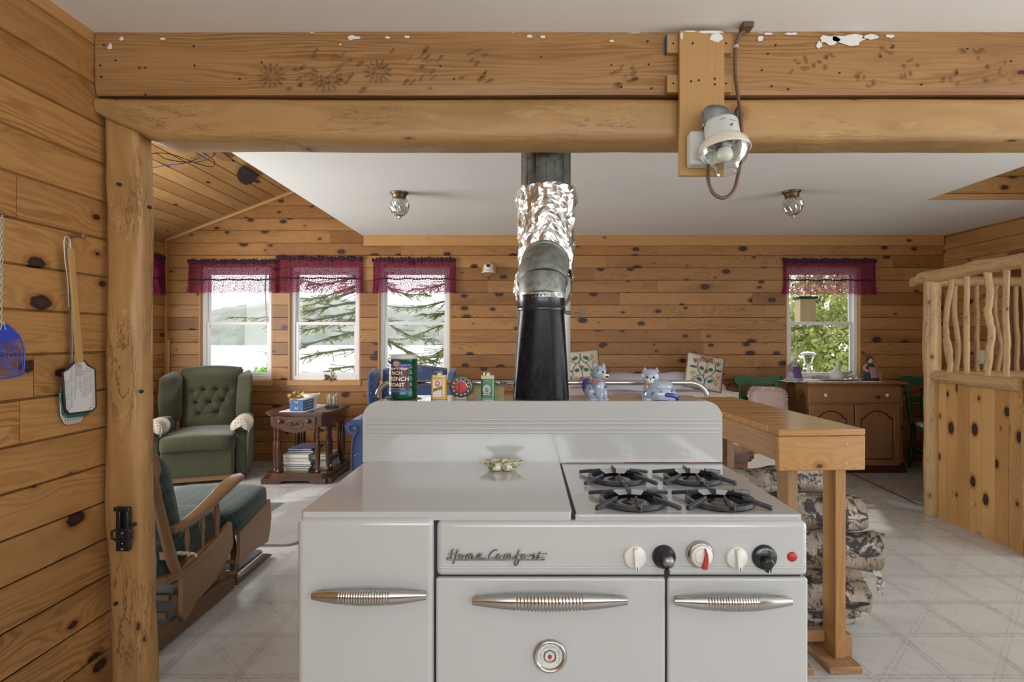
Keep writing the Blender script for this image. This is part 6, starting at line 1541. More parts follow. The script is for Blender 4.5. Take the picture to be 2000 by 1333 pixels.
mb.prism([(TX0-0.008, 0.0), (TX0+0.13, 0.0), (TX0+0.16, 0.012), (TX0+0.19, 0.030), (TX1-0.19, 0.030), (TX1-0.16, 0.012), (TX1-0.13, 0.0), (TX1-0.03, 0.0), (TX1-0.03, 0.05), (TX0-0.008, 0.05)], 'y', yy0, yy0+0.05)
mb.prism([(TY0+0.02, 0.0), (TY0+0.16, 0.0), (TY0+0.2, 0.03), (TY1-0.2, 0.03), (TY1-0.16, 0.0), (TY1, 0.0), (TY1, 0.05), (TY0+0.02, 0.05)], 'x', TX1-0.04, TX1+0.008)
mb.prism([(TY0+0.02, 0.0), (TY0+0.16, 0.0), (TY0+0.2, 0.03), (TY1-0.2, 0.03), (TY1-0.16, 0.0), (TY1, 0.0), (TY1, 0.05), (TY0+0.02, 0.05)], 'x', TX0-0.008, TX0+0.04)
mb.build('bracket_base', WN, t, bevel=0.004)
# books and magazines on the lower shelf
cols = {'photo': (0.20, 0.22, 0.32), 'bluec': (0.04, 0.07, 0.22), 'whitec': (0.55, 0.53, 0.50), 'creamc': (0.50, 0.44, 0.32), 'lav': (0.36, 0.37, 0.52), 'darkc': (0.03, 0.035, 0.04), 'brownc': (0.16, 0.08, 0.05), 'yell': (0.45, 0.32, 0.08), 'grey': (0.20, 0.20, 0.19)}
cm = {k_: plain('cover_' + k_, v, 0.35, var=0.45 if k_ in ('photo', 'bluec', 'yell') else 0.1, vs=18) for k_, v in cols.items()}
def book(x, y, z, w, d, h, rz, c, label, grp):
    mb = MB(); mb.T = Matrix.Translation((x, y, z)) @ Matrix.Rotation(rz, 4, 'Z')
    ct = min(0.003, h*0.2)
    mb.box((-w/2, -d/2, 0), (w/2, d/2, ct)); mb.box((-w/2, -d/2, h-ct), (w/2, d/2, h)); mb.box((w/2-ct, -d/2, ct), (w/2, d/2, h-ct))
    mb.box((-w/2+0.003, -d/2+0.003, ct), (w/2-ct, d/2-0.003, h-ct), 1)
    o = mb.build('book', [cm[c], MAT['paper']]); meta(o, label, 'book', grp); return z+h+0.0008
z = 0.094; x, y = TX0+0.265, TY0+0.26
G1 = 'books stacked on the left of the end table shelf'
rg = random.Random(8)
for i, (h, c, w, l) in enumerate([(0.024, 'creamc', 0.23, 'cream book at the bottom of the left stack under the end table'), (0.016, 'grey', 0.25, 'grey limp-covered book second from the bottom of the left stack'), (0.014, 'darkc', 0.25, 'thin black book third from the bottom of the left stack'), (0.032, 'lav', 0.25, 'thick lavender-edged book in the middle of the left stack'), (0.030, 'whitec', 0.24, 'white book just above the lavender one in the left stack'), (0.030, 'whitec', 0.24, 'thick white book third from the top of the left stack'), (0.018, 'bluec', 0.23, 'blue photo-covered book second from the top of the left stack'), (0.014, 'photo', 0.22, 'glossy picture magazine on top of the left stack')]):
    z = book(x + rg.uniform(-0.008, 0.008), y + (0.012*i if i > 5 else rg.uniform(-0.01, 0.01)), z, w, 0.30, h, rg.uniform(-0.07, 0.07), c, l, G1)
z = 0.094; x, y = TX1-0.155, TY0+0.31; G1 = 'books stacked on the right of the end table shelf'
for i, (h, c, w, l) in enumerate([(0.022, 'whitec', 0.20, 'white book at the bottom of the right stack under the end table'), (0.022, 'creamc', 0.20, 'cream book second from the bottom of the right stack'), (0.020, 'whitec', 0.19, 'white book in the middle of the right stack'), (0.022, 'bluec', 0.20, 'blue-covered book third from the top of the right stack'), (0.026, 'yell', 0.19, 'yellow-brown book second from the top of the right stack'), (0.016, 'creamc', 0.19, 'pale magazine on top of the right stack')]):
    z = book(x + rg.uniform(-0.008, 0.008), y + rg.uniform(-0.01, 0.02), z, w, 0.26, h, rg.uniform(-0.10, 0.10), c, l, G1)
# things on the end table
TT = TH+0.022
mb = MB(); mb.T = Matrix.Translation((-2.07, 5.33, TT)) @ Matrix.Rotation(math.radians(-3), 4, 'Z')
mb.grid(lambda a, b: Vector(((a-0.5)*0.24 + 0.006*math.sin(b*60), (b-0.5)*0.58 + 0.005*math.sin(a*50), 0.0025)), 12, 30); o = mb.build('lace_runner', MAT['white']); sm = o.modifiers.new('s', 'SOLIDIFY'); sm.thickness = 0.002
meta(o, 'white lace table runner lying along the end table', 'table runner')
def tissue():
    c = Vector((X(591, 5.2), 5.19, TT+0.005)); t = thing('tissue_box', 'blue tissue box with white leaf print on end table', 'tissue box', c)
    mb = MB(); mb.T = Matrix.Translation(c) @ Matrix.Rotation(math.radians(-2), 4, 'Z'); mb.box((-0.062, -0.12, 0), (0.062, 0.12, 0.095)); mb.build('box', plain('blue_card', (0.04, 0.095, 0.23), 0.5), t, bevel=0.002)
    mb = MB(); mb.T = Matrix.Translation(c) @ Matrix.Rotation(math.radians(-2), 4, 'Z')
    for sg in (-1, 1): mb.add([(0, -0.1207, 0.012), (sg*0.012, -0.1207, 0.022), (sg*0.016, -0.1207, 0.042), (sg*0.005, -0.1207, 0.030)], [(0, 1, 2, 3), (3, 2, 1, 0)])
    for i in range(7):
        for j in range(3):
            y = -0.10+i*0.033; z = 0.022+j*0.028; mb.add([(0.0627, y, z-0.008), (0.0627, y+0.010, z), (0.0627, y, z+0.008), (0.0627, y-0.006, z)], [(0, 1, 2, 3)])
    mb.add([(-0.03, -0.1207, 0.095), (0.0, -0.1207, 0.070), (0.03, -0.1207, 0.095), (0, -0.1207, 0.083)], [(0, 1, 2, 3), (3, 2, 1, 0)]); mb.grid(lambda a, b: Vector((-0.03+0.06*a, -0.08+0.16*b, 0.0958)), 2, 2)
    mb.build('white_print', MAT['white'], t)
tissue()
c = Vector((X(607, 5.42), 5.42, TT)); t = thing('stoneware_pot', 'cream two-handled stoneware pot with green leaf on end table', 'pot', c)
mb = MB(); mb.lathe([(0.048, 0.0), (0.055, 0.01), (0.058, 0.05), (0.064, 0.10), (0.070, 0.125), (0.066, 0.127), (0.058, 0.10), (0.05, 0.02), (0, 0.015)], c, 28, caps=False); b_ = mb.build('pot_body', MAT['creamglaze'], t)
for sg in (-1, 1):
    mb = MB(); mb.tube(smooth_path([c+Vector((sg*0.062, 0, 0.10)), c+Vector((sg*0.078, 0, 0.115)), c+Vector((sg*0.084, 0, 0.132)), c+Vector((sg*0.072, 0, 0.130))], 4), 0.006, 8); mb.build('handle', MAT['creamglaze'], t)
mb = MB(); mb.pad(c+Vector((-0.022, -0.052, 0.075)), (0.05, 0.016, 0.032), 1, 8); mb.build('painted_leaf', MAT['leafg'], t)
c = Vector((X(578, 5.5), 5.50, TT)); t = thing('dried_flowers', 'dried yellow flowers in a brown holder behind tissue box', 'flowers', c)
mb = MB(); mb.lathe([(0.03, 0), (0.06, 0.03), (0.065, 0.07), (0.05, 0.085), (0, 0.08)], c, 16); mb.build('holder', MAT['cab'], t)
mb = MB(); rg = random.Random(4)
for i in range(12):
    q = c + Vector((rg.uniform(-0.085, 0.08), rg.uniform(-0.02, 0.02), rg.uniform(0.085, 0.135))); mb.tube([c+Vector((0, 0, 0.07)), q], 0.002, 4, 1); mb.pad(q, (0.035, 0.03, 0.030), 1, 5)
mb.build('flower_heads', [plain('dried_yellow', (0.50, 0.36, 0.12), 0.8, var=0.4, vs=60), MAT['oakd']], t)
c = Vector((X(649, 5.42), 5.42, TT)); t = thing('carved_figurine', 'carved cream figure group on dark oval stand on end table', 'figurine', c)
mb = MB(); mb.lathe([(0.062, 0), (0.066, 0.008), (0.058, 0.02), (0.05, 0.024), (0, 0.024)], c, 24); mb.build('oval_stand', plain('dark_slate', (0.06, 0.075, 0.08), 0.4), t)
mb = MB(); rg = random.Random(6)
for i in range(5):
    x = -0.04+i*0.02; mb.lathe([(0.012, 0.022), (0.016, 0.05), (0.012, 0.07), (0.015, 0.09), (0.013, 0.11+0.01*math.sin(i*2)), (0, 0.125+0.01*math.sin(i*2))], c+Vector((x, 0.006*math.cos(i*3), 0)), 8)
    for j in range(5): mb.pad(c+Vector((x+rg.uniform(-.006, .006), -0.014, 0.04+j*0.017)), (0.012, 0.012, 0.012), 1, 4)
mb.build('figures', plain('bone_carving', (0.52, 0.46, 0.34), 0.6, var=0.5, vs=90), t)
c = Vector((bx(642), YB+0.035, WZ[0])); t = thing('driftwood_lighthouse', 'tiny driftwood lighthouse ornament on sill of second window', 'ornament', c)
mb = MB(); rg = random.Random(12)
for i in range(14): mb.pad(c+Vector((rg.uniform(-0.05, 0.05), rg.uniform(-0.02, 0.02), rg.uniform(0.008, 0.05))), (rg.uniform(.02, .04), .02, rg.uniform(.015, .03)), 0.8, 5)
mb.box(c+Vector((-0.065, -0.025, 0)), c+Vector((0.065, 0.025, 0.008))); mb.build('rocky_base', plain('driftwood_brown', (0.20, 0.13, 0.08), 0.8, var=0.6, vs=60), t)
mb = MB(); mb.lathe([(0.014, 0.04), (0.010, 0.09), (0.012, 0.092), (0.008, 0.095), (0.008, 0.105), (0, 0.115)], c+Vector((0.012, 0, 0)), 10); mb.build('tower', MAT['creamglaze'], t)

# ------------------------------------------------------------------ blue wing chair
t = thing('wing_chair', 'blue dotted upholstered wing chair facing the range, third window behind', 'armchair', (-1.01, 4.62, 0), math.radians(3), local=True)
B_ = MAT['blue']
mb = MB(); mb.box((-0.36, 0.02, 0.12), (0.36, 0.72, 0.34)); mb.build('seat_base', B_, t, bevel=0.02)
mb = MB(); mb.pad((0, 0.30, 0.40), (0.58, 0.66, 0.16), 0.3, 14); mb.build('seat_cushion', B_, t)
for s_ in (-1, 1):
    for y in (0.07, 0.66):
        mb = MB(); mb.lathe([(0.028, 0.13), (0.02, 0.06), (0.012, 0.0)], (s_*0.31, y, 0), 10); mb.build('leg', WN, t)
mb = MB(); mb.grid(lambda a, b: Vector(((a*2-1)*0.30, 0.62+0.13*b - 0.07*(1-(a*2-1)**4)*math.sin(min(1, (1-b)*6)*PI/2), 0.36 + 0.64*b + 0.035*math.cos((a-0.5)*PI)*b**4)), 24, 24)
mb.grid(lambda a, b: Vector(((a*2-1)*0.30, 0.76+0.08*b, 0.36 + 0.64*b + 0.035*math.cos((a-0.5)*PI)*b**4)), 12, 12)
mb.grid(lambda a, b: Vector(((a*2-1)*0.30, 0.75+b*0.09, 1.0+0.035*math.cos((a-0.5)*PI)+0.015*math.sin(b*PI))), 20, 4); mb.build('back', B_, t)
for s_ in (-1, 1):
    def wing(a, b, s_=s_):
        z = 0.55+0.47*b; an = 2*PI*a; fw = 0.26*(0.55+0.45*math.sin(min(1, b*1.1+0.1)*PI*0.7)); k = math.sin(min(1, (1-b)*9+0.10)*PI/2)
        return Vector((s_*(0.33+0.03*b)+0.036*math.sin(an)*k+s_*0.03*max(0, -math.cos(an)), 0.66+0.14*b + k*(-fw*0.45+fw*0.5*math.cos(an)), z))
    mb = MB(); mb.grid(wing, 22, 18, cu=True); mb.add([wing(k/22, 1) for k in range(22)], [list(range(22))]); mb.build('wing', B_, t)
    # rolled arm: scroll front, swelling outwards
    mb = MB()
    out = [(s_*x, z) for x, z in [(0.27, 0.12), (0.27, 0.55), (0.285, 0.60), (0.33, 0.635), (0.40, 0.64), (0.445, 0.615), (0.46, 0.575), (0.445, 0.535), (0.41, 0.52), (0.395, 0.50), (0.40, 0.44), (0.415, 0.36), (0.41, 0.28), (0.385, 0.12)]]
    mb.prism(out, 'y', 0.0, 0.66); mb.build('rolled_arm', B_, t, bevel=0.022, seg=4)
    mb = MB(); mb.tube(smooth_path([(s_*x, -0.006, z) for x, z in [(0.40, 0.16), (0.405, 0.30), (0.40, 0.42), (0.385, 0.50), (0.36, 0.55), (0.37, 0.59), (0.41, 0.60), (0.43, 0.575), (0.415, 0.55)]], 4), 0.006, 6); mb.build('piping', B_, t)

# ------------------------------------------------------------------ glider rocker and ottoman, rugs
mb = MB(); mb.T = Matrix.Identity(4); mb.prism(rrect(-1.88, -1.44, 3.52, 4.46, 0.08, 6), 'z', 0.001, 0.014); o = mb.build('grey_rug', MAT['greyrug'], bevel=0.004); meta(o, 'light grey rug with rounded corners beside the range', 'rug')
mb = MB(); mb.prism(rrect(-3.0, -1.60, 2.2, 3.45, 0.03, 3) , 'z', 0.001, 0.008); mb.box((-3.0, 3.3, 0.001), (-1.882, 4.44, 0.008)); o = mb.build('dark_rug', MAT['darkrug']); meta(o, 'dark charcoal rug under the glider and ottoman', 'rug')
OK = MAT['oak']; OD = MAT['oakd']; TE = MAT['teal']
gx = -1.50; gxl = -2.08     # right and left side planes
t = thing('glider_rocker', 'wooden glider rocker with dark teal cushions seen from behind beside the post', 'rocking chair', ((gx+gxl)/2, 2.62, 0))
for x in (gx-0.02, gxl+0.02):
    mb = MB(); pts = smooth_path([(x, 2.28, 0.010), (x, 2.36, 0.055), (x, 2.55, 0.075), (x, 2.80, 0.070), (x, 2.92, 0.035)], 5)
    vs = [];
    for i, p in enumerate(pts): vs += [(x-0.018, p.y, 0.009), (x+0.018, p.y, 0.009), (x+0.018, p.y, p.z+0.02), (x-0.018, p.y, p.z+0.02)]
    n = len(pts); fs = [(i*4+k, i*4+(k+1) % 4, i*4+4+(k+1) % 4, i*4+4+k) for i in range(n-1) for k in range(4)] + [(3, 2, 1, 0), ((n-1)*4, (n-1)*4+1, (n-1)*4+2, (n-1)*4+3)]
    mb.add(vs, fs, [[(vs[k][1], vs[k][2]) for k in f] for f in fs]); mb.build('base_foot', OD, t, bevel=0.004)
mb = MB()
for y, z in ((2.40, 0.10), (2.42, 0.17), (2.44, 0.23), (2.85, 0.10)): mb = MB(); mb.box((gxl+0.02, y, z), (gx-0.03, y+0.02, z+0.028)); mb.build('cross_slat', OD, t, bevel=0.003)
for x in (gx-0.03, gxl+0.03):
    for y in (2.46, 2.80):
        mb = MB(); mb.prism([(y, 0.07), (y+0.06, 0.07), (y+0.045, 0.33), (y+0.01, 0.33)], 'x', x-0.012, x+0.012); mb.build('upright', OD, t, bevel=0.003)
# hanging side skirts
for x in (gx, gxl):
    mb = MB(); mb.prism([(2.452, 0.27), (2.455, 0.20), (2.450, 0.10), (2.468, 0.062), (2.50, 0.068), (2.56, 0.105), (2.64, 0.12), (2.72, 0.135), (2.83, 0.20), (2.87, 0.235), (2.88, 0.265), (2.865, 0.36), (2.86, 0.372)], 'x', x-0.010, x+0.010); mb.build('side_panel', OK, t, bevel=0.004)
mb = MB()
mb.prism([(gxl-0.01, 2.34), (gx-0.08, 2.33), (gx-0.01, 2.37), (gx+0.012, 2.43), (gx+0.010, 2.86), (gxl-0.010, 2.86)], 'z', 0.262, 0.292); mb.build('seat_frame', OK, t, bevel=0.006)
mb = MB(); mb.prism([(2.44, 0.292), (2.50, 0.315), (2.80, 0.350), (2.86, 0.340), (2.86, 0.292)], 'x', gx-0.02, gx+0.004); mb.build('side_rail', OK, t, bevel=0.003)
mb = MB(); mb.pad(((gx+gxl)/2, 2.62, 0.365), (0.53, 0.54, 0.15), 0.30, 16, fn=lambda p: p + Vector((0, 0, (p.y-2.62)*0.09))); mb.build('seat_cushion', TE, t)
# arms with turned spindles
for x in (gx, gxl):
    def armf(a, b, x=x):
        s = a; y = 2.385 + 0.60*s; zc_ = 0.475 + 0.03*math.sin(s*PI*1.5) + 0.085*s
        zc_ = 0.485 + (0.575-0.485)*(3*s*s-2*s**3)
        w = 0.022 + 0.016*math.sin(min(1, s*1.1)*PI*0.55) + (0.004 if s > .6 else 0)
        if s > 0.9: w *= math.sqrt(max(0.01, 1-((s-0.9)/0.1)**2))*1.0
        an = 2*PI*b; c, q = math.cos(an), math.sin(an)
        return Vector((x+0.012*math.sin(s*4) + math.copysign(abs(c)**0.5, c)*w, y, zc_ + math.copysign(abs(q)**0.5, q)*0.013))
    mb = MB(); mb.grid(armf, 30, 16, cv=True, uvs=(0.6, 0.1)); mb.add([armf(0, k/16) for k in range(16)], [list(range(16))]); mb.build('armrest', OK, t)
    for y, s in ((2.50, 0.19), (2.62, 0.39), (2.74, 0.6)):
        zt5 = 0.472 + (0.575-0.485)*(3*s*s-2*s**3); zb5 = 0.30 + (y-2.44)*0.14; h = zt5-zb5
        mb = MB(); mb.lathe([(r_*(1.25 if y > 2.7 else 1.0), zb5+h*q) for r_, q in ((0.007, 0), (0.010, 0.12), (0.007, 0.2), (0.0105, 0.24), (0.0105, 0.28), (0.008, 0.34), (0.013, 0.60), (0.009, 0.80), (0.0085, 0.84), (0.011, 0.87), (0.007, 0.92), (0.007, 1.0))], (x, y, 0), 12); mb.build('spindle', OK, t)
# back posts, back crest and back cushion
for x in (gx-0.01, gxl+0.01):
    mb = MB(); mb.tube([(x, 2.44, 0.285), (x, 2.405, 0.36), (x-0.002, 2.36, 0.50), (x-0.004, 2.31, 0.66), (x-0.012, 2.28, 0.76)], [0.021, 0.023, 0.022, 0.020, 0.016], 12); mb.build('back_post', OK, t)
mb = MB(); xm = (gx+gxl)/2
crest = [(xm-0.24, 0.60), (xm-0.26, 0.70), (xm-0.285, 0.78), (xm-0.27, 0.85), (xm-0.20, 0.89), (xm, 0.91), (xm+0.215, 0.885), (xm+0.27, 0.868), (xm+0.300, 0.81), (xm+0.305, 0.77), (xm+0.288, 0.72), (xm+0.292, 0.66), (xm+0.275, 0.625), (xm+0.24, 0.60)]
mb.T = Matrix.Translation((0, 2.33, 0.60)) @ Matrix.Rotation(math.radians(13), 4, 'X') @ Matrix.Translation((0, -2.33, -0.60)); mb.prism(crest, 'y', 2.315, 2.34); mb.build('back_crest', OK, t, bevel=0.008, seg=3)
mb = MB(); mb.box((gxl+0.02, 2.385, 0.36), (gx-0.02, 2.405, 0.395)); mb.build('back_stretcher', OK, t, bevel=0.003)
mb = MB(); mb.pad((xm, 2.45, 0.56), (0.52, 0.12, 0.52), 0.35, 14, fn=lambda p: p + Vector((0, -(p.z-0.56)*0.28, 0))); mb.build('back_cushion', TE, t)
mb = MB()
for i in range(3): mb.tube(smooth_path([(gx-0.025, 2.43, 0.37), (gx+0.004+0.012*i, 2.455+0.02*i, 0.368-0.01*i), (gx-0.005+0.02*i, 2.47+0.02*i, 0.352-0.012*i)], 3), 0.007, 6)
mb.build('white_tie', MAT['plaid'], t)
t = thing('glider_ottoman', 'matching glider ottoman with dark teal cushion in front of the rocker', 'footstool', (xm, 3.14, 0))
for x in (gx, gxl+0.05):
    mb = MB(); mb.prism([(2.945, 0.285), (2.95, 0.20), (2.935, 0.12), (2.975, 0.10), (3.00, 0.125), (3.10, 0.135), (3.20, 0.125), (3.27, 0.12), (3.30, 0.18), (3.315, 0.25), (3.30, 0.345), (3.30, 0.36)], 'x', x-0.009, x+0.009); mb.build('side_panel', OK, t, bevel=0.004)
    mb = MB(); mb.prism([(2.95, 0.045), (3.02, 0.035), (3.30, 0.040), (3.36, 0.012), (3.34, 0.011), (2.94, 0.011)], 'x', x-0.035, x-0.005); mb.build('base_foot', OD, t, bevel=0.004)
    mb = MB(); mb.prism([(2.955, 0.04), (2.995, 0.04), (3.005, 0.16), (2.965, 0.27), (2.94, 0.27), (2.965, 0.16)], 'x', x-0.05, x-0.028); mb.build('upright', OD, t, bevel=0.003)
mb = MB(); mb.box((gxl+0.05, 2.95, 0.27), (gx-0.01, 3.30, 0.295))
for z in (0.06, 0.12): mb.box((gxl+0.05, 2.95, z), (gx-0.02, 2.97, z+0.02))
mb.build('seat_frame', OK, t, bevel=0.004)
mb = MB(); mb.pad((xm+0.02, 3.12, 0.355), (0.55, 0.44, 0.14), 0.35, 14, fn=lambda p: p + Vector((0, 0, (p.y-3.12)*0.14))); mb.build('cushion', TE, t)
# ------------------------------------------------------------------ sofa against the back wall
t = thing('sofa', 'cream slipcovered sofa against the back wall right of the stove pipe', 'sofa', (1.15, 5.45, 0))
CR = MAT['cream']
sx0, sx1 = 0.15, 2.09
mb = MB(); mb.box((sx0+0.1, 5.02, 0.06), (sx1-0.06, 5.88, 0.36)); mb.build('seat_base', CR, t, bevel=0.02)
for i in range(3):
    a = sx0+0.14+(sx1-sx0-0.26)*i/3; b = sx0+0.14+(sx1-sx0-0.26)*(i+1)/3
    mb = MB(); mb.pad(((a+b)/2, 5.30, 0.44), (b-a, 0.64, 0.17), 0.25, 12); mb.build('seat_cushion', MAT['rose'], t, label='rose damask seat cushion')
mb = MB(); mb.pad(((sx0+sx1)/2, 5.76, 0.60), (sx1-sx0-0.1, 0.22, 0.54), 0.2, 16); mb.build('back', MAT['rose'], t, label='rose damask back')
# shaped white back cover edge with piping at the right end
mb = MB(); xa, xb_ = X(1300, 5.6), X(1443, 5.6)
out = [(xa, 0.3), (xb_, 0.3), (xb_, Z(768, 5.6)), (X(1430, 5.6), Z(767, 5.6)), (X(1412, 5.6), Z(762.5, 5.6)), (X(1395, 5.6), Z(765, 5.6)), (X(1370, 5.6), Z(768, 5.6)), (xa, Z(768, 5.6))]
mb.prism(out, 'y', 5.60, 5.80); sc_ = mb.build('shaped_end', CR, t, bevel=0.008)
mb = MB(); mb.tube([(a, 5.597, b) for a, b in out[2:]], 0.007, 6); mb.build('ruffled_edge', CR, t)
for s_ in (0, 1):
    x = sx0+0.08 if s_ == 0 else sx1-0.10
    mb = MB(); mb.pad((x, 5.38, 0.36), (0.17, 0.74, 0.62), 0.35, 12); mb.build('arm', CR, t)
mb = MB()
xa, xb_ = X(1150, 5.7), X(1350, 5.7)
def throw(a, b):
    x = xa+(xb_-xa)*a; pr = [(5.60, 0.775), (5.63, 0.86), (5.70, 0.93), (5.80, 0.94), (5.885, 0.925), (5.89, 0.8)]
    q = b*5; i = min(int(q), 4); f = q-i; y = pr[i][0]+(pr[i+1][0]-pr[i][0])*f; z = pr[i][1]+(pr[i+1][1]-pr[i][1])*f
    return Vector((x, y-0.012, z+0.012+0.006*math.sin(a*9)+0.004*math.sin(a*23)))
mb.grid(throw, 40, 16); o = mb.build('throw_blanket', MAT['lilac']); sm = o.modifiers.new('s', 'SOLIDIFY'); sm.thickness = 0.015; meta(o, 'lilac terry throw draped over the sofa back', 'blanket')
mb = MB(); mb.pad((X(1226, 5.35), 5.36, Z(781, 5.35)), (0.33, 0.3, 0.10), 0.35, 10); o = mb.build('tan_cushion', plain('tan_cloth', (0.50, 0.42, 0.31), 0.9, var=0.1)); meta(o, 'tan cushion lying on the sofa seat behind the ceramic cat', 'cushion')
# needlepoint pillows
def pillow(cx, cy, cz, w, h, rot, lean, label, flip):
    t = thing('needlepoint_pillow', label, 'pillow', (cx, cy, cz-h/2), 0, 'needlepoint pillows on the sofa')
    T = Matrix.Translation((cx, cy, cz)) @ Matrix.Rotation(lean, 4, 'X') @ Matrix.Rotation(rot, 4, 'Y')
    def pf(sgn):
        def f(a, b):
            u, v = a*2-1, b*2-1; k = (1-u**4)*(1-v**4)
            pin = 1 - 0.05*(1-abs(u*v))*1.0
            return Vector((u*w/2*(1-0.045*(1-abs(v))**1*0 - 0.03*(1-v*v)), sgn*0.055*max(k, 0)**0.6, v*h/2*(1-0.03*(1-u*u))))
        return f
    mb = MB(); mb.T = T; mb.grid(pf(-1), 24, 24, uvs=(1, 1)); mb.build('front_cover', MAT['needle'], t)
    mb = MB(); mb.T = T; mb.grid(pf(1), 16, 16); mb.build('back_cover', CR, t)
    mb = MB(); mb.T = T; pts = [pf(-1)(a, b) for a, b in [(i/10, 0) for i in range(10)] + [(1, i/10) for i in range(10)] + [(1-i/10, 1) for i in range(10)] + [(0, 1-i/10) for i in range(10)]]
    mb.tube(pts, 0.008, 6, closed=True); mb.build('piping', MAT['petald'], t)
    # embroidery: stems, leaves, big blossom, buds
    P_ = pf(-1); f_ = -1 if flip else 1
    def S(u, v, o=0.003): 
        p = P_((u+1)/2, (v*f_+1)/2); return p + Vector((0, -o, 0))
    def blob(u, v, a, b, an=0, o=0.003):
        return [S(u + a*math.cos(t_)*math.cos(an) - b*math.sin(t_)*math.sin(an), v + a*math.cos(t_)*math.sin(an) + b*math.sin(t_)*math.cos(an), o) for t_ in [2*PI*i/14 for i in range(14)]]
    g = MB(); g.T = T
    for s_ in (-1, 1):
        g.tube(smooth_path([S(0, -0.85), S(s_*0.05, -0.45), S(s_*0.35, -0.15), S(s_*0.50, 0.2), S(s_*0.45, 0.5)], 4), 0.0035, 5)
        g.tube(smooth_path([S(s_*0.25, -0.25), S(s_*0.5, -0.4), S(s_*0.65, -0.5)], 3), 0.003, 5)
        for (u, v, a, b, an) in ((0.30, -0.55, 0.18, 0.10, 0.5), (0.70, 0.15, 0.20, 0.07, 0.1), (0.25, 0.12, 0.13, 0.11, 0.3)): p = blob(s_*u, v, a, b, s_*an, 0.004); g.add(p, [list(range(14)) if f_*1 > 0 else list(range(14))[::-1]])
    g.tube(smooth_path([S(0, -0.85), S(-0.1, -0.2), S(0.02, 0.2), S(0, 0.5)], 4), 0.003, 5)
    g.build('embroidered_leaves', MAT['leafg'], t)
    g = MB(); g.T = T
    for i in range(5): a = PI*(0.02+0.24*i); p = blob(0.30*math.cos(a), 0.58+0.20*math.sin(a), 0.15, 0.12, a, 0.004+0.0004*i); g.add(p, [list(range(14))], None, None, i % 2)
    g.add(blob(0, 0.62, 0.12, 0.13, 0, 0.007), [list(range(14))], None, None, 1)
    for s_ in (-1, 1):
        for k in (-1, 0, 1): g.add(blob(s_*0.62+k*0.06, 0.52, 0.035, 0.16, k*-0.4, 0.004), [list(range(14))], None, None, 1)
        for k in (-1, 0, 1): g.add(blob(s_*0.70+k*0.06, -0.25, 0.05, 0.15, k*-0.5, 0.004), [list(range(14))], None, None, 2)
        for k in (-1, 0, 1): g.add(blob(s_*0.62+k*0.05, -0.65, 0.04, 0.14, k*-0.5, 0.004), [list(range(14))], None, None, (0 if s_ < 0 else 2))
    g.add(blob(0.02, -0.02, 0.10, 0.12, 0, 0.005), [list(range(14))], None, None, 1)
    g.build('embroidered_flowers', [MAT['petal'], MAT['petald'], MAT['petalo']], t)['kind'] = 'stuff'
yy = 5.60
pillow(X(1374, yy), yy-0.02, Z(727, yy), 72*yy/F, 68*yy/F, math.radians(11), math.radians(-14), 'flowered needlepoint pillow tilted at the right end of the sofa back', False)
pillow(X(1134, yy), yy-0.02, Z(721, yy), 74*yy/F, 72*yy/F, math.radians(-4), math.radians(-14), 'flowered needlepoint pillow half hidden by the stove pipe', True)

# ------------------------------------------------------------------ brown pine cabinet
cx0, cx1, cy0, cy1, ch_ = 2.765, 3.675, 5.47, 5.93, Z(749, 5.45)
CB = MAT['cab']
t = thing('pine_cabinet', 'brown pine cabinet with one drawer and two arched panel doors', 'cabinet', ((cx0+cx1)/2, (cy0+cy1)/2, 0))
mb = MB(); mb.box((cx0, cy0, 0.09), (cx1, cy1, ch_-0.005)); mb.build('carcase', CB, t, bevel=0.004)
mb = MB(); mb.box((cx0-0.03, cy0-0.035, ch_-0.012), (cx1+0.035, cy1, ch_+0.010)); mb.box((cx0-0.015, cy0-0.018, ch_-0.022), (cx1+0.018, cy1, ch_-0.012)); mb.build('top', CB, t, bevel=0.005)
mb = MB(); mb.box((cx0-0.015, cy0-0.022, 0.0), (cx1+0.022, cy1, 0.075)); mb.box((cx0-0.005, cy0-0.010, 0.075), (cx1+0.010, cy1, 0.092)); mb.build('plinth', MAT['cab_dark'], t, bevel=0.005)
y5 = cy0
mb = MB(); mb.box((X(1577, y5), cy0-0.016, Z(787, y5)), (X(1757, y5), cy0+0.002, Z(757, y5))); dr = mb.build('drawer', CB, t, bevel=0.006, seg=3)
for px in (1609.5, 1729):
    mb = MB(); mb.lathe([(0.008, 0), (0.009, -0.012), (0.018, -0.016), (0.018, -0.022), (0.006, -0.027), (0, -0.027)], (X(px, y5), cy0-0.016, Z(772, y5)), 16, ax='y'); mb.build('white_knob', MAT['creamglaze'], dr)
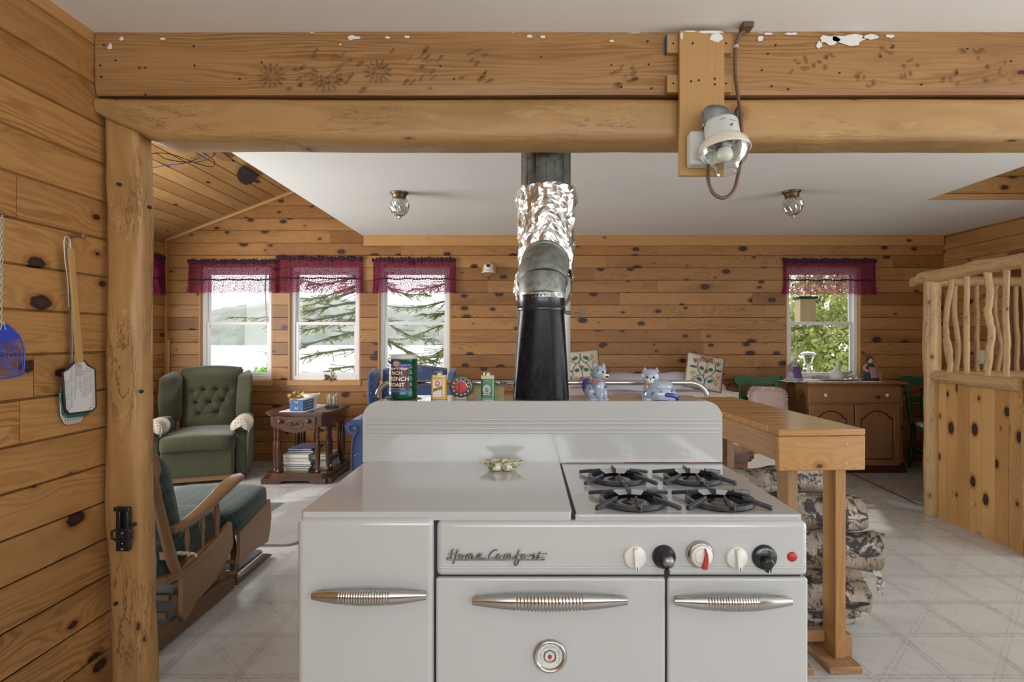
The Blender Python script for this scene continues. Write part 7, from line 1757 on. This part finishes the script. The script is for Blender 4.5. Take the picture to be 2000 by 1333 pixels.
for (a, b, zb) in ((1578, 1664.5, 909), (1668, 1755, 909)):
    x0, x1, z0, z1 = X(a, y5), X(b, y5), Z(zb, y5), Z(792, y5)
    mb = MB(); mb.box((x0, cy0-0.008, z0), (x1, cy0+0.001, z1)); d_ = mb.build('door', MAT['oakd'], t)
    mb = MB(); sw = 0.055; yf = cy0-0.022
    mb.box((x0, yf, z0), (x0+sw, cy0-0.006, z1)); mb.box((x1-sw, yf, z0), (x1, cy0-0.006, z1)); mb.box((x0+sw, yf, z0), (x1-sw, cy0-0.006, z0+sw))
    xi0, xi1 = x0+sw, x1-sw; xm2 = (xi0+xi1)/2; hw = (xi1-xi0)/2; zs = z1-0.125
    archp = [(xi0, z1), (xi0, zs), (xi0+hw*0.15, zs+0.005), (xi0+hw*0.25, zs+0.02), (xi0+hw*0.45, zs+0.052), (xi0+hw*0.75, zs+0.072), (xm2, zs+0.078), (xi1-hw*0.75, zs+0.072), (xi1-hw*0.45, zs+0.052), (xi1-hw*0.25, zs+0.02), (xi1-hw*0.15, zs+0.005), (xi1, zs), (xi1, z1)]
    mb.prism(archp[::-1], 'y', yf, cy0-0.006); mb.build('door_frame', CB, d_, bevel=0.003)
    inner = [(xi0+0.012, z0+sw+0.012), (xi1-0.012, z0+sw+0.012)] + [(p[0]*0.90+xm2*0.10, p[1]-0.014) for p in archp[11:0:-1]]
    mb = MB(); mb.prism(inner, 'y', cy0-0.015, cy0-0.007); mb.build('raised_panel', CB, d_, bevel=0.004)
# things on the cabinet
CT = ch_+0.010
mb = MB(); mb.grid(lambda a, b: Vector((X(1527, 5.6)+a*(X(1708, 5.6)-X(1527, 5.6)), 5.46+b*0.42, CT+0.003+0.003*math.sin(a*70)*(b < .1))), 60, 6); o = mb.build('lace_doily', MAT['white']); sm = o.modifiers.new('s', 'SOLIDIFY'); sm.thickness = 0.003; meta(o, 'white lace doily spread on the brown cabinet top', 'doily')
def doll(px, pt_, name, label, dress, apron, bonnet, arms):
    Y = 5.62; c = Vector((X(px, Y), Y, CT+0.005)); H = Z(pt_, Y)-c.z
    t = thing(name, label, 'doll', c)
    mb = MB(); mb.lathe([(H*0.33, 0), (H*0.34, H*0.05), (H*0.26, H*0.35), (H*0.17, H*0.60), (H*0.13, H*0.68), (H*0.05, H*0.74), (0, H*0.74)], c, 20); mb.build('dress', dress, t)
    mb = MB(); mb.pad(c+Vector((0, -0.004, H*0.83)), (H*0.22, H*0.22, H*0.27), 1, 8); mb.build('head', plain('doll_face', (0.52, 0.36, 0.24), 0.8), t)
    mb = MB(); mb.pad(c+Vector((0, 0.010, H*0.87)), (H*0.30, H*0.28, H*0.30), 0.9, 8); mb.build('bonnet', bonnet, t)
    for s_ in (-1, 1): mb = MB(); mb.tube(smooth_path([c+Vector((s_*H*0.12, 0, H*0.66)), c+Vector((s_*H*0.26, -0.01, H*0.50)), c+Vector((s_*H*0.14, -H*0.18, H*0.38))], 4), [H*0.06]*9, 8); mb.build('sleeve', arms, t)
    mb = MB(); mb.grid(lambda a, b: c+Vector(((a-0.5)*H*0.30, -H*(0.355-0.16*b), H*(0.12+0.45*b))), 4, 4); o = mb.build('apron', apron, t); sm = o.modifiers.new('s', 'SOLIDIFY'); sm.thickness = 0.003
quilt = plain('quilt_patch', (0.22, 0.05, 0.10), 0.9, col2=(0.03, 0.07, 0.30), vs=40)
doll(1551, 696, 'cloth_doll', 'small cloth doll in white bonnet and blue-white dress, left end of cabinet', plain('blue_white_cloth', (0.35, 0.37, 0.42), 0.9, var=0.3, vs=20), quilt, MAT['white'], plain('brown_shawl', (0.30, 0.18, 0.12), 0.9))
doll(1699, 697, 'cloth_doll', 'small cloth doll in black bonnet and pink shawl, right end of cabinet', plain('black_cloth', (0.03, 0.03, 0.04), 0.9), plain('pink_shawl', (0.40, 0.18, 0.19), 0.9), plain('black_bonnet', (0.02, 0.02, 0.03), 0.9), plain('pink_sleeve', (0.42, 0.20, 0.21), 0.9))
Y = 5.60; c = Vector((X(1640, Y), Y, CT+0.0065)); mb = MB(); n = 32
mb.lathe([(0.10, 0.0), (0.16, 0.004), (0.215, 0.014), (0.22, 0.018), (0.21, 0.018), (0.155, 0.009), (0, 0.006)], (0, 0, 0), 40, caps=False)
mb.v = [Vector((p.x*1.1+c.x, p.y*0.5+c.y, p.z+c.z)) for p in mb.v]; o = mb.build('oval_tray', plain('grey_tray', (0.42, 0.42, 0.41), 0.3, 0.3)); meta(o, 'shallow grey oval tray on the cabinet holding the seagull', 'tray')
t = thing('seagull_figurine', 'white carved seagull figurine standing in the grey tray', 'figurine', c)
mb = MB(); gx_ = X(1634, Y)
mb.lathe([(0.055, 0.008), (0.068, 0.02), (0.072, 0.05), (0.058, 0.085), (0.030, 0.108), (0.020, 0.122)], (gx_, Y, c.z), 18)
mb.tube(smooth_path([(gx_+0.006, Y, c.z+0.10), (gx_+0.008, Y, c.z+0.135), (gx_+0.014, Y, c.z+0.160), (gx_+0.022, Y, c.z+0.165)], 4), [0.026]*5+[0.018]*4+[0.020]*4, 12)
mb.build('body', plain('white_driftwood_paint', (0.62, 0.59, 0.56), 0.6), t)
mb = MB(); mb.pad((gx_+0.022, Y, c.z+0.168), (0.045, 0.036, 0.036), 1, 8); hd = mb.build('head', plain('white_bird_head', (0.55, 0.52, 0.48), 0.6), t)
mb = MB(); mb.lathe([(0.008, 0), (0.001, 0.022)], (gx_+0.040, Y, c.z+0.167), 8, ax='x'); mb.build('beak', plain('orange_beak', (0.45, 0.18, 0.05), 0.5), hd)
dw = plain('grey_driftwood', (0.42, 0.37, 0.33), 0.85, var=0.3, vs=40)
mb = MB(); mb.tube(smooth_path([(X(1640, Y), Y-0.02, c.z+0.03), (X(1652, Y), Y, c.z+0.055), (X(1663, Y), Y-0.01, c.z+0.085), (X(1657, Y), Y-0.01, c.z+0.085)], 4), [0.012]*6+[0.009]*7, 8, wob=0.3)
mb.tube(smooth_path([(X(1640, Y), Y-0.03, c.z+0.02), (X(1650, Y), Y-0.03, c.z+0.032), (X(1662, Y), Y-0.03, c.z+0.050)], 4), [0.011]*5+[0.007]*4, 8, wob=0.3)
mb.tube(smooth_path([(X(1642, Y), Y, c.z+0.05), (X(1650, Y), Y+0.01, c.z+0.075), (X(1657, Y), Y+0.01, c.z+0.080)], 4), [0.010]*5+[0.006]*4, 8, wob=0.3)
o = mb.build('driftwood', dw); meta(o, 'forked grey driftwood right of the seagull in the tray', 'driftwood')
mb = MB(); mb.tube(smooth_path([(X(1590, Y), Y+0.03, c.z+0.022), (X(1600, Y), Y+0.03, c.z+0.030), (X(1612, Y), Y+0.03, c.z+0.028), (X(1622, Y), Y+0.02, c.z+0.022)], 4), 0.017, 8, wob=0.35); o = mb.build('driftwood', dw); meta(o, 'long low piece of driftwood left of the seagull', 'driftwood')
for (px, r_, l_) in ((1653, 0.014, 'pale seashell nearest the driftwood fork in the tray'), (1662, 0.013, 'grey seashell in the middle of the tray right side'), (1670, 0.011, 'small upright spiral seashell at the right end of the tray')):
    mb = MB(); mb.lathe([(r_, 0.0), (r_*1.2, r_*0.5), (r_*0.8, r_*1.1), (r_*0.3, r_*(1.4 if px < 1668 else 2.6)), (0, r_*(1.5 if px < 1668 else 3))], (X(px, Y), Y-0.03, c.z+0.009), 10); o = mb.build('seashell', MAT['creamglaze'] if px != 1662 else dw); meta(o, l_, 'seashell', 'seashells in the tray')
mb = MB(); mb.lathe([(0.028, 0.0), (0.030, 0.01), (0.030, 0.06), (0.022, 0.072), (0.023, 0.085), (0, 0.087)], (X(1716.5, 5.68), 5.68, CT+0.001), 16); o = mb.build('glass_jar', plain('amber_jar', (0.38, 0.27, 0.15), 0.2)); meta(o, 'small amber jar beside the black-bonnet doll', 'jar')

# ------------------------------------------------------------------ green chairs
def green_chair(x, y, rz, label):
    t = thing('green_chair', label, 'chair', (x, y, 0), rz, 'green painted chairs beside the cabinet', local=True)
    GR = MAT['green']
    mb = MB(); mb.prism(rrect(-0.20, 0.20, -0.20, 0.19, 0.06, 5), 'z', 0.415, 0.445); mb.build('seat', GR, t, bevel=0.008)
    for sx in (-1, 1):
        mb = MB(); mb.tube(smooth_path([(sx*0.175, 0.17, 0.44), (sx*0.185, 0.20, 0.60), (sx*0.19, 0.225, 0.75), (sx*0.19, 0.24, 0.86)], 4), [0.017]*13, 10); mb.build('back_post', GR, t)
        for yy_, q in ((-0.15, 1), (0.15, -1)):
            mb = MB(); T_ = Vector((sx*0.16, yy_, 0.42)); Bt = Vector((sx*0.195, yy_*1.2, 0.0)); L_ = [T_.lerp(Bt, i/8) for i in range(9)]; mb.tube(L_, [0.016, 0.021, 0.022, 0.016, 0.021, 0.024, 0.022, 0.018, 0.013], 12); mb.build('leg', GR, t)
    mb = MB(); cr = [(-0.245, 0.865), (-0.250, 0.90), (-0.235, 0.925), (-0.20, 0.928), (-0.12, 0.918), (0, 0.913), (0.12, 0.918), (0.20, 0.928), (0.235, 0.925), (0.250, 0.90), (0.245, 0.865), (0.215, 0.835), (0.18, 0.81), (0.165, 0.815), (0.15, 0.84), (0.08, 0.835), (0, 0.83), (-0.08, 0.835), (-0.15, 0.84), (-0.165, 0.815), (-0.18, 0.81), (-0.215, 0.835)]
    mb.prism(cr, 'y', 0.225, 0.25); mb.build('crest_rail', GR, t, bevel=0.006)
    mb = MB(); mb.box((-0.19, 0.205, 0.66), (0.19, 0.222, 0.72)); mb.build('middle_rail', GR, t, bevel=0.004)
    for x_ in (-0.07, 0.03): mb = MB(); mb.prism([(x_, 0.44), (x_+0.03, 0.44), (x_+0.045, 0.66), (x_+0.035, 0.76), (x_+0.015, 0.79), (x_-0.005, 0.76), (x_-0.012, 0.66)], 'y', 0.190, 0.204); mb.build('back_slat', GR, t, bevel=0.003)
    for y_ in (-0.17, 0.17): mb = MB(); mb.tube([(-0.185, y_, 0.17), (0, y_, 0.17), (0.185, y_, 0.17)], [0.009, 0.013, 0.009], 8); mb.build('stretcher', GR, t)
    for sx in (-1, 1): mb = MB(); mb.tube([(sx*0.18, -0.17, 0.22), (sx*0.18, 0.17, 0.22)], 0.009, 8); mb.build('stretcher', GR, t)
    return t
kx = 5.7
green_chair(X(1480, 5.72), 5.47, 0, 'green painted chair left of the cabinet with pink pillow on it')
green_chair(4.02, 5.44, math.radians(-8), 'green painted chair right of the cabinet with patterned seat pad')
mb = MB(); mb.pad((4.02, 5.43, 0.458), (0.38, 0.36, 0.05), 0.5, 12); o = mb.build('seat_pad', MAT['bw']); meta(o, 'black and white patterned seat pad on the right green chair', 'cushion')
t = thing('ruffled_pillow', 'pink flowered pillow with ruffled edge on the left green chair', 'pillow', (X(1501, 5.5), 5.5, 0.5))
pc = Vector((X(1501, 5.48), 5.50, 0.66)); T = Matrix.Translation(pc) @ Matrix.Rotation(math.radians(-10), 4, 'X') @ Matrix.Rotation(math.radians(4), 4, 'Y')
mb = MB(); mb.T = T; mb.pad((0, 0, 0), (0.33, 0.13, 0.28), 0.4, 12, e2=0.5); mb.build('pillow_body', MAT['pinkcloth'], t)
mb = MB(); mb.T = T
def ruf(a, b):
    an = 2*PI*a; c, s_ = math.cos(an), math.sin(an); x = math.copysign(abs(c)**0.45, c)*0.158; z = math.copysign(abs(s_)**0.45, s_)*0.135
    k = 1 + 0.25*b + 0.03*math.sin(an*30)*b; return Vector((x*k, 0.016*math.sin(an*38)*b, z*k*(1.02)))
mb.grid(ruf, 160, 3, cu=True); o = mb.build('ruffle', MAT['pinkcloth'], t); sm = o.modifiers.new('s', 'SOLIDIFY'); sm.thickness = 0.002
# small blue-white object on the floor behind the right chair omitted from view; coffee table under the counter
t = thing('coffee_table', 'dark moulded coffee table seen beneath the pine counter', 'table', (1.35, 4.2, 0))
x1 = X(1468, 4.15); mb = MB(); mb.prism(rrect(x1-0.95, x1, 4.02, 4.55, 0.10, 6), 'z', 0.435, 0.462); mb.prism(rrect(x1-0.935, x1-0.015, 4.035, 4.535, 0.09, 6), 'z', 0.415, 0.435); mb.build('table_top', WN, t, bevel=0.008, seg=3)
mb = MB(); mb.box((x1-0.90, 4.08, 0.33), (x1-0.055, 4.49, 0.415)); mb.build('apron', MAT['redwood'], t, bevel=0.004)
for ax_ in (x1-0.86, x1-0.11):
    for ay in (4.11, 4.46): mb = MB(); mb.box((ax_, ay, 0.0), (ax_+0.06, ay-0.06+0.09, 0.335)); mb.build('leg', MAT['redwood'], t, bevel=0.006)

t = thing('cream_ottoman', 'cream skirted ottoman in front of the sofa, seen under the counter', 'footstool', (1.98, 4.72, 0))
mb = MB(); mb.box((1.74, 4.47, 0.02), (2.24, 4.95, 0.405)); mb.build('skirt', CR, t, bevel=0.02, seg=3)
mb = MB(); mb.box((1.73, 4.46, 0.39), (2.25, 4.96, 0.44)); mb.build('top', CR, t, bevel=0.018, seg=3)
# ------------------------------------------------------------------ pine counter (peninsula) with firewood below
TA = MAT['table']; TD = MAT['table_dark']
ang = math.radians(3.2); cy0 = 2.18; ctx0, ctx1 = X(1521, cy0), X(1697, cy0); ztop = Z(839.5, cy0)
Tc = Matrix.Translation((ctx0, cy0, 0)) @ Matrix.Rotation(ang, 4, 'Z'); Wd = ctx1-ctx0; Ln = 1.22
t = thing('pine_counter', 'narrow varnished pine counter of cross boards standing behind the range', 'counter', (ctx0+Wd/2, cy0+Ln/2, 0))
def cbox(name, a, b, mat, bev=0.003, ax=None):
    mb = MB(); mb.T = Tc; mb.box(a, b, ax=ax); return mb.build(name, mat, t, bevel=bev)
bz_ = 0.0; rg = random.Random(1); y = 0.0
widths = [0.085, 0.088, 0.09, 0.088, 0.09, 0.088, 0.09, 0.15, 0.15, 0.15, 0.15]
for w in widths:
    cbox('top_board', (0, y, ztop-0.027), (Wd, y+w-0.005, ztop), TA, 0.004, 0); y += w
Ln = y
cbox('end_apron', (0.002, 0.003, Z(921.5, cy0)), (Wd+0.001, 0.035, ztop-0.028), MAT['table'], 0.004, 0)
cbox('side_apron', (0.003, 0.036, Z(921.5, cy0)+0.035), (0.028, Ln-0.01, ztop-0.028), TD, 0.002, 1)
cbox('side_apron', (Wd-0.04, 0.036, Z(921.5, cy0)+0.035), (Wd-0.012, Ln-0.01, ztop-0.028), TD, 0.002, 1)
zb6 = 0.13
l1 = X(1541, 2.22)-ctx0; l2 = X(1637, 2.22)-ctx0
for (lx, w, ly, d, z0) in ((l1+0.0, 0.040, 0.040, 0.088, 0.045), (l2, 0.042, 0.040, 0.088, 0.0)):
    cbox('leg', (lx, ly, 0.028 if z0 else 0.028), (lx+w, ly+d, ztop-0.03), TD if z0 else TA, 0.002, 2)
    cbox('leg', (lx, Ln-0.14, 0.028), (lx+w, Ln-0.05, ztop-0.03), TD, 0.002, 2)
for lx in (l1, l2): cbox('foot_rail', (lx-0.055, -0.015, 0.0), (lx+0.075, Ln-0.02, 0.027), TD, 0.003, 1)
cbox('foot_block', (l2+0.044, 0.05, 0.027), (l2+0.078, 0.30, 0.115), TD, 0.003, 1)
cbox('shelf_rail', (0.02, 0.11, 0.060), (l2+0.0, 0.15, 0.107), TD, 0.003, 0)
cbox('shelf_rail', (0.02, Ln-0.2, 0.060), (l2, Ln-0.16, 0.107), TD, 0.003, 0)
cbox('middle_rail', (l2-0.06, 0.75, Z(921, cy0)-0.09), (Wd-0.03, 0.79, Z(921, cy0)+0.03), TD, 0.003, 0)
nl = MB(); nl.T = Tc
for px, py in ((1558, 869), (1659, 869), (1555, 903), (1658, 909)): q = Vector((X(px, cy0)-ctx0, 0.0025, Z(py, cy0))); nl.lathe([(0.0035, 0.0), (0.0035, -0.001), (0, -0.0015)], q, 8, ax='y')
nl.build('screw', MAT['galvpale'], t)
# birch logs; ends point left and right
def birchlog(px0, px1, py0, py1, Y, label, seed, rz=0.0, peel=False, dark=False):
    z = Z((py0+py1)/2, Y); r = (py1-py0)/2*Y/F; x0, x1 = X(px0, Y), X(px1, Y); rg = random.Random(seed)
    t2 = thing('birch_log', label, 'firewood', ((x0+x1)/2, Y, z), 0, 'birch logs stacked under the pine counter')
    mb = MB(); n = 10; pts = [Vector((x0+(x1-x0)*i/n, Y + rz*(i/n-0.5) + 0.012*noise.noise(Vector((i*0.4, seed, 0))), z + 0.010*noise.noise(Vector((i*0.4, 0, seed))))) for i in range(n+1)]
    mb.tube(pts, [r*(1+0.06*math.sin(i*1.3+seed)) for i in range(n+1)], 24, m=0, capm=1, wob=0.16)
    mb.build('log_body', [MAT['birch'], MAT['endgrain']], t2)
    if peel:
        mb = MB()
        for k in range(5):
            p = Vector((x1-0.01, Y-0.05+0.02*k, z+r*(0.9-0.5*k) )); 
            d1 = Vector((rg.uniform(0.02, 0.05), rg.uniform(-0.02, 0.01), rg.uniform(-0.02, 0.02))); w = Vector((0, rg.uniform(-0.01, 0.01), 0.012+rg.random()*0.014))
            mb.add([p, p+w, p+d1+w*0.5, p+d1*0.8-w*0.3], [(0, 1, 2, 3)])
        p = Vector((x1-0.03, Y-r*0.8, z-r*0.7)); 
        cur = [p + Vector((0.014*i*0.4 + 0.01*math.sin(i), -0.004*i, -0.022*i)) for i in range(6)]
        vs = []; 
        for i, q in enumerate(cur): w = 0.008 + 0.010*math.sin(i*1.3+0.6)**2; vs += [q+Vector((-w, 0, 0)), q+Vector((w*1.3, 0.004, 0))]
        mb.add(vs, [(2*i, 2*i+1, 2*i+3, 2*i+2) for i in range(5)])
        o = mb.build('peeling_bark', [MAT['birch']], t2); sm = o.modifiers.new('s', 'SOLIDIFY'); sm.thickness = 0.001
LB = [(1405, 1612, 911, 968, 2.62, 'black-streaked birch log on top of the firewood stack', 0.10, False),
      (1470, 1678, 966, 1037, 2.50, 'large pale birch log second from the top of the stack', 0.0, False),
      (1480, 1702, 1036, 1109, 2.46, 'dark-patched birch log with shredded bark sticking out furthest', -0.03, True),
      (1480, 1672, 1104, 1150, 2.56, 'short birch log set back in the middle of the firewood stack', 0.0, False),
      (1480, 1690, 1139, 1192, 2.40, 'smooth pale birch log second from the bottom, cut end showing', 0.0, False),
      (1480, 1661, 1182, 1219, 2.39, 'thin yellowish birch log at the bottom of the stack', 0.0, False)]
for i, (a, b, c_, d_, Y, l_, rz, pe) in enumerate(LB): birchlog(a, b, c_, d_, Y, l_, i*3+1, rz, pe)
birchlog(1480, 1668, 1158, 1205, 2.62, 'grey birch log hidden behind the lowest logs', 31, 0.0)
mb = MB()
p = P(1694, 1046, 2.42); mb.box((p.x-0.012, 2.41, p.z-0.016), (p.x+0.008, 2.418, p.z+0.014)); 

# ------------------------------------------------------------------ stair railing of peeled poles
RL = MAT['rail']; xr_ = 3.0
t = thing('stair_railing', 'peeled log stair railing with board panelling and crooked balusters', 'railing', (3.0, 3.8, 0))
def pole(name, pts, r, seed, n=14, wob=0.10, e=1.0):
    mb = MB(); P2 = smooth_path(pts, 8)
    mb.tube([p + Vector((0.006*noise.noise(Vector((i*0.35, seed, 0))), 0.006*noise.noise(Vector((i*0.35, 0, seed))), 0)) if abs((pts[-1][2]-pts[0][2])) > 0.3 else p + Vector((0.004*noise.noise(Vector((i*.3, seed, 1))), 0, 0.006*noise.noise(Vector((i*.3, seed, 0))))) for i, p in enumerate(P2)], [r*(1+0.08*noise.noise(Vector((i*0.3, seed, 7)))) for i in range(len(P2))], n, wob=wob)
    return mb.build(name, RL, t)
Yp = 4.15; rp = 0.052
pole('newel_post', [(xr_, Yp, 0), (xr_, Yp, 0.6), (xr_-0.004, Yp, 1.2), (xr_, Yp, 1.72)], rp, 3)
pole('newel_post', [(xr_+0.02, 3.33, 0), (xr_-0.005, 3.33, 0.5), (xr_+0.02, 3.33, 1.1), (xr_, 3.33, 1.74)], 0.050, 5)
zt7 = 1.762
pole('top_rail', [(xr_-0.01, Yp+0.10, zt7-0.01), (xr_, Yp-0.2, zt7), (xr_, 3.7, zt7+0.01), (xr_+0.005, 3.2, zt7+0.005), (xr_, 2.95, zt7)], 0.047, 8)
pole('middle_rail', [(xr_, Yp-0.03, 1.025), (xr_, 3.7, 1.02), (xr_-0.005, 3.38, 1.02)], 0.043, 9)
for k, (px, pts_) in enumerate([(1855, [(0, 0), (0.0, .25), (-0.035, .45), (-0.02, .7), (0.012, .9), (0.015, 1)]), (1888, [(0, 0), (0, .5), (0, 1)]), (1929, [(-0.01, 0), (0.01, .22), (0.03, .45), (0.0, .62), (0.02, .8), (-0.005, 1)]), (1964, [(0, 0), (0.012, .3), (0.0, .6), (0.01, 1)])]):
    Yq = xr_*F/(px-1025); pole('baluster', [(xr_ + 0.3*dx, Yq - dx*0.9*0.7, 1.04 + 0.70*s) for dx, s in pts_], 0.018 if k != 2 else 0.022, 20+k, 10)
mb = MB()
planks('board_panel', MAT['panel'], (xr_+0.012, 0, 0), (0, 0, 1), (0, 1, 0), (-1, 0, 0), 0.0, 1.01, 3.37, Yp-0.03, 0.104, 3.40, (), thick=0.02, joint=9, gd=0.006, gb=0.005, kind=None, parent=t, backing=True)
Y2 = Yp+0.28
t_ = t
t = thing('stair_railing', 'second peeled log railing crossing behind the first at the stairwell', 'railing', (3.7, Y2, 0))
pole('newel_post', [(xr_+0.13, Y2-0.12, 0), (xr_+0.13, Y2-0.12, 0.9), (xr_+0.13, Y2-0.12, 1.72)], 0.045, 33)
pole('top_rail', [(xr_+0.05, Y2, 1.745), (3.6, Y2, 1.75), (4.40, Y2, 1.745)], 0.040, 34)
pole('middle_rail', [(xr_+0.20, Y2, 1.015), (3.7, Y2, 1.01), (4.40, Y2, 1.015)], 0.040, 35)
for k, (px, bend) in enumerate(((1867, 0.02), (1908, 0.0), (1947, 0.03), (1985, 0.01))):
    x = X(px, Y2); pole('baluster', [(x, Y2, 1.03), (x+bend, Y2, 1.25), (x-bend*0.5, Y2, 1.5), (x-0.005, Y2, 1.73)], 0.018, 40+k, 10)
pole('leaning_stick', [(X(1838, Y2), Y2-0.03, 1.30), (X(1846, Y2), Y2-0.03, 1.12), (X(1853, Y2), Y2-0.03, 1.03)], 0.012, 50, 8)
planks('board_panel', MAT['panel'], (0, Y2+0.01, 0), (0, 0, 1), (1, 0, 0), (0, -1, 0), 0.0, 1.0, xr_+0.16, 4.41, 0.104, 0.0, (), thick=0.02, joint=9, gd=0.006, gb=0.005, kind=None, parent=t, backing=True)
# light switch and the dark red door on the right wall
Ys = XR*F/(1918.5-1025); q = Vector((XR, Ys, Z(698, Ys)))
t = thing('light_switch', 'cream light switch plate on the right wall beyond the balusters', 'light switch', q)
mb = MB(); mb.box((XR-0.006, Ys-0.042, q.z-0.065), (XR+0.002, Ys+0.042, q.z+0.065)); mb.build('switch_plate', MAT['creamglaze'], t, bevel=0.003)
mb = MB(); mb.box((XR-0.016, Ys-0.006, q.z-0.012), (XR-0.005, Ys+0.006, q.z+0.012)); mb.build('toggle', MAT['creamglaze'], t, bevel=0.001)
mb = MB(); a, b = DR
mb.box((XR-0.015, b-0.05, 0), (XR+0.12, b, 2.09)); mb.box((XR-0.015, a, 2.05), (XR+0.12, b-0.05, 2.09)); dframe = mb.build('door_1', MAT['redwood'], bevel=0.004); dframe['kind'] = 'structure'
planks('door_leaf', MAT['redwood'], (XR+0.06, 0, 0), (0, 0, 1), (0, 1, 0), (-1, 0, 0), 0.0, 2.05, a, b-0.05, 0.10, 0.02, (), thick=0.03, joint=9, kind=None, parent=dframe)
